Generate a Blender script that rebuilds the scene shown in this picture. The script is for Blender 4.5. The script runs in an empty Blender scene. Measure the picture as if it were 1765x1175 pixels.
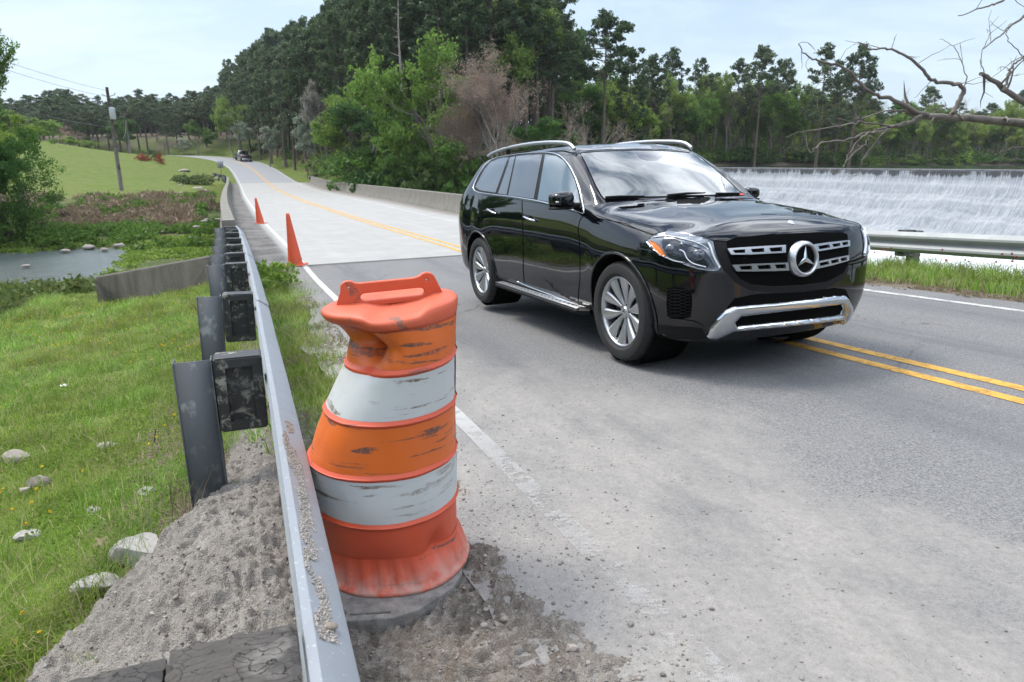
import bpy, bmesh, math, random
import numpy as np
from mathutils import Vector, Matrix
from mathutils.bvhtree import BVHTree
from mathutils.geometry import delaunay_2d_cdt
R = math.radians
SC = bpy.context.scene
COL = SC.collection
rng = np.random.default_rng(7)
random.seed(7)

# ------------------------------------------------------------------ camera
F_PX, PITCH, CAM_H = 1165.0, 0.257, 1.5
cam_d = bpy.data.cameras.new('camera')
cam_d.sensor_width = 36.0
cam_d.lens = 36.0 * F_PX / 1765.0
cam_d.clip_start = 0.05
cam_d.clip_end = 3000
cam_d.dof.use_dof = True
cam_d.dof.focus_distance = 3.4
cam_d.dof.aperture_fstop = 6.3
cam = bpy.data.objects.new('camera', cam_d)
COL.objects.link(cam)
cam.location = (0, 0, CAM_H)
cam.rotation_euler = (math.pi / 2 - PITCH, 0, 0)
SC.camera = cam

# ------------------------------------------------------------------ world and sun
SUN_ELEV, SUN_AZ = 56.0, -62.0          # azimuth from +Y, negative = to the left
w = bpy.data.worlds.new('World'); SC.world = w; w.use_nodes = True
nt = w.node_tree; nt.nodes.clear()
def WN(t, **k):
    n = nt.nodes.new(t)
    for a, b in k.items(): setattr(n, a, b)
    return n
wl = nt.links.new
out = WN('ShaderNodeOutputWorld'); bg = WN('ShaderNodeBackground'); bg.inputs['Strength'].default_value = 0.12
sky = WN('ShaderNodeTexSky', sky_type='NISHITA'); sky.sun_disc = False
sky.sun_elevation = R(SUN_ELEV); sky.sun_rotation = R(SUN_AZ)
sky.air_density = 1.0; sky.dust_density = 1.2; sky.ozone_density = 1.3
tc = WN('ShaderNodeTexCoord'); sep = WN('ShaderNodeSeparateXYZ'); wl(tc.outputs['Generated'], sep.inputs[0])
def M_(op, a, b=None, c=None):
    n = WN('ShaderNodeMath', operation=op)
    for i, v in enumerate((a, b, c)):
        if v is None: continue
        if isinstance(v, (int, float)): n.inputs[i].default_value = v
        else: wl(v, n.inputs[i])
    return n.outputs[0]
zc = M_('MAXIMUM', sep.outputs['Z'], 0.0); den = M_('ADD', zc, 0.22)
comb = WN('ShaderNodeCombineXYZ'); wl(M_('DIVIDE', sep.outputs['X'], den), comb.inputs[0]); wl(M_('DIVIDE', sep.outputs['Y'], den), comb.inputs[1])
mp = WN('ShaderNodeMapping'); wl(comb.outputs[0], mp.inputs[0]); mp.inputs['Rotation'].default_value = (0, 0, 0.5); mp.inputs['Scale'].default_value = (0.9, 1.5, 1)
nz = WN('ShaderNodeTexNoise'); nz.inputs['Scale'].default_value = 1.5; nz.inputs['Detail'].default_value = 9; nz.inputs['Roughness'].default_value = 0.6; nz.inputs['Distortion'].default_value = 0.4
wl(mp.outputs[0], nz.inputs['Vector'])
cr = WN('ShaderNodeValToRGB'); cr.color_ramp.elements[0].position = 0.42; cr.color_ramp.elements[1].position = 0.60
wl(nz.outputs['Fac'], cr.inputs[0])
# thinner towards the horizon, thicker overhead
_mr = WN('ShaderNodeMapRange'); _mr.interpolation_type = 'SMOOTHSTEP'; wl(zc, _mr.inputs[0])
for _i, _v in enumerate((0.27, 0.62, 0.035, 1.0)): _mr.inputs[_i + 1].default_value = _v
amt = M_('MULTIPLY', cr.outputs[0], _mr.outputs[0])
mx = WN('ShaderNodeMix', data_type='RGBA'); wl(amt, mx.inputs[0]); 
hz = WN('ShaderNodeMix', data_type='RGBA')   # pale spring haze near the horizon
hzf = M_('MULTIPLY', M_('POWER', M_('SUBTRACT', 1.0, zc), 2.2), 0.95)
wl(hzf, hz.inputs[0]); wl(sky.outputs[0], hz.inputs[6]); hz.inputs[7].default_value = (4.0, 4.85, 5.65, 1)
wl(hz.outputs[2], mx.inputs[6]); mx.inputs[7].default_value = (21, 22, 23.5, 1)
wl(mx.outputs[2], bg.inputs[0]); wl(bg.outputs[0], out.inputs[0])
sun_d = bpy.data.lights.new('sun', 'SUN'); sun_d.energy = 2.0; sun_d.angle = R(16); sun_d.color = (1.0, 0.93, 0.82)
sun = bpy.data.objects.new('sun', sun_d); COL.objects.link(sun)
_a, _e = R(SUN_AZ), R(SUN_ELEV)
sdir = Vector((math.sin(_a) * math.cos(_e), math.cos(_a) * math.cos(_e), math.sin(_e)))
sun.rotation_euler = sdir.to_track_quat('Z', 'Y').to_euler()
SC.view_settings.view_transform = 'Standard'; SC.view_settings.look = 'None'
SC.view_settings.exposure = 0.6; SC.view_settings.gamma = 1.0

# ------------------------------------------------------------------ helpers
def tag(o, label=None, cat=None, group=None, kind=None):
    if label: o['label'] = label
    if cat: o['category'] = cat
    if group: o['group'] = group
    if kind: o['kind'] = kind
    return o
def empty(name, loc=(0, 0, 0), rz=0.0, **k):
    o = bpy.data.objects.new(name, None); COL.objects.link(o); o.location = loc; o.rotation_euler = (0, 0, rz)
    o.empty_display_size = 0.2
    return tag(o, **k)
def mesh_data(name, V, faces, mats=(), smooth=False, uv=None, midx=None):
    """faces: list of (m,k) int arrays; uv: per-vertex (n,2)."""
    me = bpy.data.meshes.new(name)
    V = np.asarray(V, dtype=np.float32).reshape(-1, 3)
    fs = [np.asarray(f, dtype=np.int32) for f in faces if len(f)]
    loops = np.concatenate([f.ravel() for f in fs]); cnt = np.concatenate([np.full(len(f), f.shape[1], np.int32) for f in fs])
    start = np.concatenate([[0], np.cumsum(cnt)[:-1]]).astype(np.int32)
    me.vertices.add(len(V)); me.vertices.foreach_set('co', V.ravel())
    me.loops.add(len(loops)); me.loops.foreach_set('vertex_index', loops)
    me.polygons.add(len(cnt)); me.polygons.foreach_set('loop_start', start); me.polygons.foreach_set('loop_total', cnt)
    if midx is not None: me.polygons.foreach_set('material_index', np.asarray(midx, np.int32))
    if smooth: me.polygons.foreach_set('use_smooth', np.ones(len(cnt), bool))
    if uv is not None:
        l = me.uv_layers.new(name='UVMap'); l.data.foreach_set('uv', np.asarray(uv, np.float32)[loops].ravel())
    for m in (mats if isinstance(mats, (list, tuple)) else [mats]): me.materials.append(m)
    me.update(calc_edges=True); me.validate()
    return me
def obj(name, me, parent=None, loc=None, **k):
    o = bpy.data.objects.new(name, me); COL.objects.link(o)
    if parent is not None: o.parent = parent
    if loc is not None: o.location = loc
    return tag(o, **k)
class MB:
    """collects shapes into ONE mesh"""
    def __init__(s): s.V = []; s.Q = []; s.T = []; s.n = 0
    def add(s, V, Q=(), T=()):
        V = np.asarray(V, float).reshape(-1, 3)
        if len(Q): s.Q.append(np.asarray(Q, int).reshape(-1, 4) + s.n)
        if len(T): s.T.append(np.asarray(T, int).reshape(-1, 3) + s.n)
        s.V.append(V); s.n += len(V); return s
    def box(s, c, d, rot=None, bev=0.0):
        c = np.array(c, float); d = np.array(d, float) / 2
        if bev > 0:
            b = min(bev, d.min() * 0.9); V = []
            for sx in (-1, 1):
                for sy in (-1, 1):
                    for sz in (-1, 1):
                        g = np.array([sx, sy, sz])
                        for ax in range(3):
                            p = d.copy() - b; p[ax] = d[ax]; V.append(g * p)
            bm = bmesh.new()
            for v in V: bm.verts.new(v)
            r = bmesh.ops.convex_hull(bm, input=bm.verts); bm.verts.index_update()
            VV = np.array([v.co[:] for v in bm.verts]); T = [[v.index for v in f.verts] for f in bm.faces]
            Q = [t for t in T if len(t) == 4]; T = [t for t in T if len(t) == 3]; bm.free()
            V = VV
        else:
            V = np.array([[x, y, z] for x in (-1, 1) for y in (-1, 1) for z in (-1, 1)]) * d
            Q = [[0, 1, 3, 2], [4, 6, 7, 5], [0, 4, 5, 1], [2, 3, 7, 6], [0, 2, 6, 4], [1, 5, 7, 3]]; T = ()
        if rot is not None: V = V @ np.array(rot).T
        return s.add(V + c, Q, T)
    def tube(s, pts, rad, n=8, cap=True, flat=None):
        P = np.asarray(pts, float); m = len(P); rad = np.broadcast_to(np.asarray(rad, float), (m,))
        t = np.gradient(P, axis=0); t /= (np.linalg.norm(t, axis=1, keepdims=True) + 1e-9)
        up = np.array([0, 0, 1.0]) if abs(t[0, 2]) < 0.9 else np.array([1.0, 0, 0])
        a = np.cross(t, up); a /= (np.linalg.norm(a, axis=1, keepdims=True) + 1e-9)
        for i in range(1, m):
            v = a[i - 1] - t[i] * (a[i - 1] @ t[i]); l = np.linalg.norm(v)
            if l > 1e-6: a[i] = v / l
        b = np.cross(t, a)
        th = np.arange(n) * 2 * math.pi / n
        fl = 1.0 if flat is None else flat
        V = (P[:, None] + rad[:, None, None] * (np.cos(th)[None, :, None] * a[:, None] + fl * np.sin(th)[None, :, None] * b[:, None])).reshape(-1, 3)
        i = np.arange(m - 1)[:, None] * n; j = np.arange(n)[None]; j2 = (j + 1) % n
        Q = np.stack([i + j, i + n + j, i + n + j2, i + j2], -1).reshape(-1, 4)
        s.add(V, Q)
        if cap and n >= 3:
            k0 = s.n; s.add([P[0], P[-1]])
            T = [[k0, k0 - n * m + (q + 1) % n, k0 - n * m + q] for q in range(n)] + [[k0 + 1, k0 - n + q, k0 - n + (q + 1) % n] for q in range(n)]
            s.T.append(np.array(T))
            # direction of winding is not important for rendering
        return s
    def lathe(s, prof, n=32, axis='z', c=(0, 0, 0)):
        p = np.asarray(prof, float); m = len(p); th = np.arange(n) * 2 * math.pi / n
        r, h = p[:, 0], p[:, 1]
        x = r[:, None] * np.cos(th); y = r[:, None] * np.sin(th); z = np.broadcast_to(h[:, None], x.shape)
        V = np.stack({'z': (x, y, z), 'y': (x, z, y), 'x': (z, x, y)}[axis], -1).reshape(-1, 3) + np.array(c)
        i = np.arange(m - 1)[:, None] * n; j = np.arange(n)[None]; j2 = (j + 1) % n
        return s.add(V, np.stack([i + j, i + j2, i + n + j2, i + n + j], -1).reshape(-1, 4))
    def grid(s, G, close_u=False):
        G = np.asarray(G, float); a, b = G.shape[:2]
        i = np.arange(a - 1)[:, None] * b; j = np.arange(b - 1)[None]
        return s.add(G.reshape(-1, 3), np.stack([i + j, i + j + 1, i + b + j + 1, i + b + j], -1).reshape(-1, 4))
    def build(s, name, mat, parent=None, smooth=False, sharp=None, xf=None, uv=None, **k):
        V = np.concatenate(s.V)
        if xf is not None: V = V @ np.array(xf)[:3, :3].T + np.array(xf)[:3, 3]
        fs = []
        if s.Q: fs.append(np.concatenate(s.Q))
        if s.T: fs.append(np.concatenate(s.T))
        me = mesh_data(name, V, fs, mat, smooth or sharp is not None, uv)
        o = obj(name, me, parent, **k)
        if sharp is not None: me.set_sharp_from_angle(angle=R(sharp))
        return o
def extrude_curves(name, loops, depth, mat, parent=None, bevel=0.0, xf=None, res=2, smooth=False):
    """closed 2-D outlines (with holes) filled and extruded; returns a mesh object in the XY plane"""
    cu = bpy.data.curves.new('tmp', 'CURVE'); cu.dimensions = '2D'; cu.fill_mode = 'BOTH'; cu.extrude = depth / 2; cu.bevel_depth = bevel; cu.bevel_resolution = res
    for L in loops:
        sp = cu.splines.new('POLY'); sp.points.add(len(L) - 1)
        for p, q in zip(sp.points, L): p.co = (q[0], q[1], 0, 1)
        sp.use_cyclic_u = True
    o = bpy.data.objects.new('tmp', cu); COL.objects.link(o)
    bpy.context.view_layer.update()
    me = bpy.data.meshes.new_from_object(o.evaluated_get(bpy.context.evaluated_depsgraph_get()))
    bpy.data.objects.remove(o); bpy.data.curves.remove(cu)
    me.name = name; me.materials.clear(); me.materials.append(mat)
    if xf is not None: me.transform(Matrix(xf))
    if smooth:
        me.polygons.foreach_set('use_smooth', np.ones(len(me.polygons), bool)); me.set_sharp_from_angle(angle=R(35))
    return obj(name, me, parent)
def copy_tree(o, parent=None):
    c = o.copy(); COL.objects.link(c)
    if parent is not None: c.parent = parent
    for ch in list(o.children): copy_tree(ch, c)
    return c
# value noise in numpy
_tab = rng.random((256, 256))
def vnoise(x, y):
    xi = np.floor(x).astype(int); yi = np.floor(y).astype(int); fx = x - xi; fy = y - yi
    fx = fx * fx * (3 - 2 * fx); fy = fy * fy * (3 - 2 * fy)
    a = _tab[xi & 255, yi & 255]; b = _tab[(xi + 1) & 255, yi & 255]; c = _tab[xi & 255, (yi + 1) & 255]; d = _tab[(xi + 1) & 255, (yi + 1) & 255]
    return (a * (1 - fx) + b * fx) * (1 - fy) + (c * (1 - fx) + d * fx) * fy
def fbm(x, y, oct=5, g=0.5):
    v = 0; a = 1; t = 0
    for i in range(oct): v = v + a * vnoise(x * 2 ** i + 17.3 * i, y * 2 ** i + 5.1 * i); t += a; a *= g
    return v / t
def sstep(a, b, x): t = np.clip((x - a) / (b - a), 0, 1); return t * t * (3 - 2 * t)

# ------------------------------------------------------------------ materials
class NM:
    def __init__(s, name):
        s.m = bpy.data.materials.new(name); s.m.use_nodes = True; s.t = s.m.node_tree; s.t.nodes.clear()
        s.out = s.n('ShaderNodeOutputMaterial'); s.b = s.n('ShaderNodeBsdfPrincipled'); s.l(s.b.outputs[0], s.out.inputs[0])
    def n(s, t, **k):
        q = s.t.nodes.new(t)
        for a, b in k.items(): setattr(q, a, b)
        return q
    def l(s, a, b): s.t.links.new(a, b)
    def set(s, **k):
        for a, v in k.items():
            i = s.b.inputs[a.replace('_', ' ')]
            if hasattr(v, 'is_linked') or isinstance(v, bpy.types.NodeSocket): s.l(v, i)
            else: i.default_value = (*v, 1) if isinstance(v, tuple) and len(v) == 3 else v
        return s
    def pos(s):
        if not hasattr(s, '_p'): s._p = s.n('ShaderNodeNewGeometry').outputs['Position']
        return s._p
    def objc(s): return s.n('ShaderNodeTexCoord').outputs['Object']
    def uv(s): return s.n('ShaderNodeUVMap').outputs[0]
    def noise(s, scale, vec=None, detail=4, rough=0.55, dist=0.0, stretch=None, loc=None):
        v = vec if vec is not None else s.pos()
        if stretch is not None or loc is not None:
            m = s.n('ShaderNodeMapping'); s.l(v, m.inputs[0]); 
            if stretch is not None: m.inputs['Scale'].default_value = stretch
            if loc is not None: m.inputs['Location'].default_value = loc
            v = m.outputs[0]
        q = s.n('ShaderNodeTexNoise'); s.l(v, q.inputs['Vector']); q.inputs['Scale'].default_value = scale; q.inputs['Detail'].default_value = detail
        q.inputs['Roughness'].default_value = rough; q.inputs['Distortion'].default_value = dist
        return q.outputs['Fac']
    def vor(s, scale, vec=None, feature='F1', out='Distance', rnd=1.0):
        q = s.n('ShaderNodeTexVoronoi', feature=feature); s.l(vec if vec is not None else s.pos(), q.inputs['Vector']); q.inputs['Scale'].default_value = scale; q.inputs['Randomness'].default_value = rnd
        return q.outputs[out]
    def ramp(s, f, a, b, c0=(0, 0, 0), c1=(1, 1, 1)):
        q = s.n('ShaderNodeValToRGB'); s.l(f, q.inputs[0]); e = q.color_ramp.elements
        e[0].position = a; e[1].position = b; e[0].color = (*c0, 1); e[1].color = (*c1, 1)
        return q.outputs[0]
    def mth(s, op, a, b=None, c=None, clamp=False):
        q = s.n('ShaderNodeMath', operation=op, use_clamp=clamp)
        for i, v in enumerate((a, b, c)):
            if v is None: continue
            if isinstance(v, (int, float)): q.inputs[i].default_value = v
            else: s.l(v, q.inputs[i])
        return q.outputs[0]
    def mr(s, v, a, b, c=0.0, d=1.0, smooth=True):
        q = s.n('ShaderNodeMapRange'); q.interpolation_type = 'SMOOTHSTEP' if smooth else 'LINEAR'
        s.l(v, q.inputs[0])
        for i, x in enumerate((a, b, c, d)): q.inputs[i + 1].default_value = x
        return q.outputs[0]
    def mix(s, f, a, b, mode='MIX'):
        q = s.n('ShaderNodeMix', data_type='RGBA', blend_type=mode)
        for i, v in ((0, f), (6, a), (7, b)):
            if isinstance(v, (int, float)): q.inputs[i].default_value = v
            elif isinstance(v, tuple): q.inputs[i].default_value = (*v, 1) if len(v) == 3 else v
            else: s.l(v, q.inputs[i])
        return q.outputs[2]
    def sep(s, v):
        q = s.n('ShaderNodeSeparateXYZ'); s.l(v, q.inputs[0]); return q.outputs
    def bump(s, h, strength=0.3, dist=0.01):
        q = s.n('ShaderNodeBump'); q.inputs['Strength'].default_value = strength; q.inputs['Distance'].default_value = dist; s.l(h, q.inputs['Height']); s.l(q.outputs[0], s.b.inputs['Normal']); return s
def simple(name, col, rough=0.6, metal=0.0, var=0.15, scale=8.0, bump=0.0, bscale=60.0, spec=0.5, coat=0.0, obj_space=True):
    q = NM(name); v = q.objc() if obj_space else q.pos()
    n = q.noise(scale, v, 5, 0.6)
    lo = tuple(c * (1 - var) for c in col); hi = tuple(min(1, c * (1 + var)) for c in col)
    q.set(Base_Color=q.ramp(n, 0.3, 0.7, lo, hi), Roughness=rough, Metallic=metal)
    q.b.inputs['Specular IOR Level'].default_value = spec; q.b.inputs['Coat Weight'].default_value = coat
    if bump: q.bump(q.noise(bscale, v, 4), bump, 0.01)
    return q.m
def leafmat(name, cols, trans=0.35, rough=0.55, scale=0.7, patch=0.0):
    q = NM(name); g = q.n('ShaderNodeNewGeometry'); oi = q.n('ShaderNodeObjectInfo')
    rn = g.outputs['Random Per Island']
    c = q.ramp(rn, 0.0, 1.0, cols[0], cols[-1])
    rmp = c.node.color_ramp
    for i, cc in enumerate(cols[1:-1]): 
        e = rmp.elements.new((i + 1) / (len(cols) - 1)); e.color = (*cc, 1)
    hs = q.n('ShaderNodeHueSaturation'); q.l(c, hs.inputs['Color'])
    q.l(q.mr(oi.outputs['Random'], 0, 1, 0.485, 0.515, False), hs.inputs['Hue']); q.l(q.mr(oi.outputs['Random'], 0, 1, 1.12, 0.85, False), hs.inputs['Value'])
    if patch:
        pn = q.noise(patch, None, 5, .65); pn2 = q.noise(patch * .31, None, 3); v_ = q.mth('MULTIPLY', q.mr(oi.outputs['Random'], 0, 1, 1.0, 1.0, False), q.mth('MULTIPLY', q.mr(pn, .3, .7, .62, 1.25), q.mr(pn2, .35, .65, .85, 1.12))); q.l(v_, hs.inputs['Value']); q.l(q.mr(pn2, .35, .65, .492, .520), hs.inputs['Hue'])
    q.set(Base_Color=hs.outputs[0], Roughness=rough); q.b.inputs['Specular IOR Level'].default_value = 0.25
    tr = q.n('ShaderNodeBsdfTranslucent'); q.l(hs.outputs[0], tr.inputs[0])
    mxs = q.n('ShaderNodeMixShader'); mxs.inputs[0].default_value = trans; q.l(q.b.outputs[0], mxs.inputs[1]); q.l(tr.outputs[0], mxs.inputs[2]); q.l(mxs.outputs[0], q.out.inputs[0])
    return q.m
# ------------------------------------------------------------------ road frame: s along the road, o to its right
RS = np.array([-12, -4, 0, 4, 8, 12, 18, 26, 36, 50, 65, 80, 95, 110, 125, 140, 155, 175, 220, 300.])
RH = np.array([-.345, -.350, -.372, -.384, -.388, -.398, -.403, -.393, -.388, -.385, -.378, -.383, -.40, -.41, -.469, -.653, -1.078, -1.35, -1.5, -1.55])
RZ = np.array([.62, .24, .012, -.215, -.41, -.46, -.57, -.69, -.805, -.983, -1.142, -1.148, -.784, -.112, .896, 2.094, 2.982, 3.3, 3.0, 2.5])
RB = np.array([.02, .018, .018, .018, .016, .008, .004] + [.004] * 13)
sd = np.arange(-12, 300, .25)
def _sm(v, k):
    ww = np.hanning(k + 2)[1:-1]; ww /= ww.sum(); return np.convolve(np.pad(v, k // 2, 'edge'), ww, 'valid')
hd = _sm(np.interp(sd, RS, RH), 17); zd = _sm(np.interp(sd, RS, RZ), 17)
hd = np.where(sd > 60, _sm(hd, 61), hd); zd = np.where(sd > 60, _sm(zd, 61), zd); bd = np.interp(sd, RS, RB)
XC = np.cumsum(np.sin(hd) * .25); YC = np.cumsum(np.cos(hd) * .25); _k = np.argmin(abs(sd)); XC += 2.73 - XC[_k]; YC += 5.63 - YC[_k]
def so(x, y):
    x = np.atleast_1d(np.asarray(x, float)).ravel(); y = np.atleast_1d(np.asarray(y, float)).ravel()
    S_ = np.empty(len(x)); O_ = np.empty(len(x))
    for i in range(0, len(x), 20000):
        a = x[i:i + 20000]; b = y[i:i + 20000]
        k = ((a[:, None] - XC) ** 2 + (b[:, None] - YC) ** 2).argmin(1)
        ex = a - XC[k]; ey = b - YC[k]
        S_[i:i + 20000] = sd[k] + ex * np.sin(hd[k]) + ey * np.cos(hd[k]); O_[i:i + 20000] = ex * np.cos(hd[k]) - ey * np.sin(hd[k])
    return S_, O_
def RW(s, o, dz=0.0):
    s = np.asarray(s, float); o = np.asarray(o, float); h = np.interp(s, sd, hd)
    X = np.interp(s, sd, XC) + o * np.cos(h); Y = np.interp(s, sd, YC) - o * np.sin(h)
    # past either end of the table go on straight
    ex = np.minimum(s - sd[0], 0); X = X + ex * np.sin(hd[0]); Y = Y + ex * np.cos(hd[0])
    Z = np.interp(s, sd, zd) + np.interp(s, sd, bd) * np.clip(o, -12, 12) + dz
    return np.stack(np.broadcast_arrays(X, Y, Z), -1)
def rz_at(s): return np.interp(s, sd, zd)
LAKE_Z, CREEK_Z, DAM_O = 1.15, -2.95, 33.7
SHX = np.array([-200, 0, 5, 20, 41, 80, 128, 300, 600.]); SHY = np.array([60, 66, 80, 104, 128, 150, 168, 200, 240.])
def ground(x, y):
    x = np.asarray(x, float); shp = x.shape; x = x.ravel(); y = np.asarray(y, float).ravel()
    s, o = so(x, y); rz = rz_at(s); a = np.abs(o)
    ban = np.interp(s, sd, bd) * np.clip(o, -5, 5)
    left = np.interp(a, [0, 3.5, 3.8, 4.4, 4.7, 5.1, 6, 7.5, 9, 12, 20, 45], [-.06, -.06, -.06, -.10, -.16, -.26, -.42, -.55, -.66, -.9, -1.25, -1.5])
    right = np.interp(a, [0, 3.0, 3.3, 4.6, 5.2, 6.5, 9, 13, 60], [-.06, -.06, -.01, -.03, -.22, -1.4, -3.2, -4.2, -4.2])
    far_r = np.interp(a, [0, 3.5, 3.8, 6, 9, 14, 30, 60, 140], [-.06, -.06, -.03, .05, 1.4, 3.6, 5.5, 8, 13.])
    far_l = np.interp(a, [0, 3.5, 3.8, 6, 12, 40], [-.06, -.06, -.03, -.15, -.2, -.2])
    bump = np.minimum(.0031 * a ** 2, 6 + .01 * a) * sstep(58, 112, s)
    # left side
    V = np.interp(s, [8, 13, 18, 23.5, 26, 35, 39, 46, 60, 76, 92], [-.95, -1.35, -2.2, -3.0, -3.3, -3.35, -2.75, -2.45, -1.35, -1.15, -1.0])
    V = np.where((o > -9.6) & (o < 0) & (s > 20) & (s < 40), np.maximum(V, -2.86 + .0 * V), V)
    V = V + .5 * (fbm(x * .35, y * .35, 4) - .5) * sstep(14, 20, s)
    zl = rz + ban + left
    zl = zl + (V - zl) * sstep(9.6, 14, s) * np.where(o < -7.2, 1, sstep(10.5, 13, s))
    zl = zl + ((rz + far_l + ban) - zl) * sstep(82, 93, s) + bump
    # right side
    zr = rz + ban + right
    zr = zr + (-4.2 - zr) * sstep(10, 13, s)
    bank = np.maximum(rz, -1.0) + far_r
    zr = zr + (bank - zr) * sstep(56, 70, s) * np.where(a > 5.2, 1, 0)
    zr = zr + ((rz + ban + far_r) - zr) * sstep(88, 92, s)
    z = np.where(o < 0, zl, zr)
    under = (a < 6.0) & (s > 11.2) & (s < 88.8)
    z = np.where(under, np.minimum(z, np.minimum(V, rz - 1.2)), z)
    # lake basin and far shore
    ysh = np.interp(x, SHX, SHY) + 1.5 * np.sin(x * .21) + 1.0 * np.sin(x * .57 + 1)
    d = y - ysh
    shore = LAKE_Z - 2.0 + 2.6 * sstep(-5, 5, d) + np.clip(d - 5, 0, 400) * .045
    inl = sstep(DAM_O - 1, DAM_O + 4, o) * sstep(-2, 3, o)
    z = np.where(o > DAM_O + .3, np.where(x > -2, shore, np.maximum(z, shore * 0 + z)), z)
    z = z + 5.0 * sstep(260, 700, np.hypot(x, y))
    return z.reshape(shp)
def gz1(x, y): return float(ground(np.array([x]), np.array([y]))[0])

# ------------------------------------------------------------------ setting materials
def ground_mat():
    q = NM('terrain'); p = q.pos()
    at = q.n('ShaderNodeVertexColor', layer_name='zone'); z = q.n('ShaderNodeSeparateColor'); q.l(at.outputs[0], z.inputs[0])
    n1 = q.noise(.35, p, 6, .6); n2 = q.noise(9, p, 5, .65); n3 = q.noise(60, p, 3)
    n4 = q.noise(1.6, p, 7, .7, stretch=(1, .5, 1)); grass = q.mix(n1, (.06, .115, .012), (.10, .155, .02)); grass = q.mix(q.ramp(n4, .44, .58), grass, (.14, .155, .045)); grass = q.mix(q.ramp(n2, .45, .7, (0,) * 3, (.6,) * 3), grass, (.06, .10, .02)); grass = q.mix(q.ramp(n3, .5, .8), grass, (.14, .15, .04))
    dirt = q.mix(n2, (.13, .10, .075), (.26, .21, .16)); dirt = q.mix(q.ramp(n3, .45, .6), dirt, (.07, .06, .045))
    weed = q.mix(q.ramp(n1, .40, .62), (.045, .075, .02), (.15, .115, .07)); weed = q.mix(q.ramp(n2, .4, .6), weed, (.06, .09, .025))
    c = q.mix(z.outputs[0], weed, grass); c = q.mix(z.outputs[1], c, dirt)
    q.set(Base_Color=c, Roughness=.95); q.b.inputs['Specular IOR Level'].default_value = .15
    q.bump(n3, .5, .03); return q.m
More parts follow.
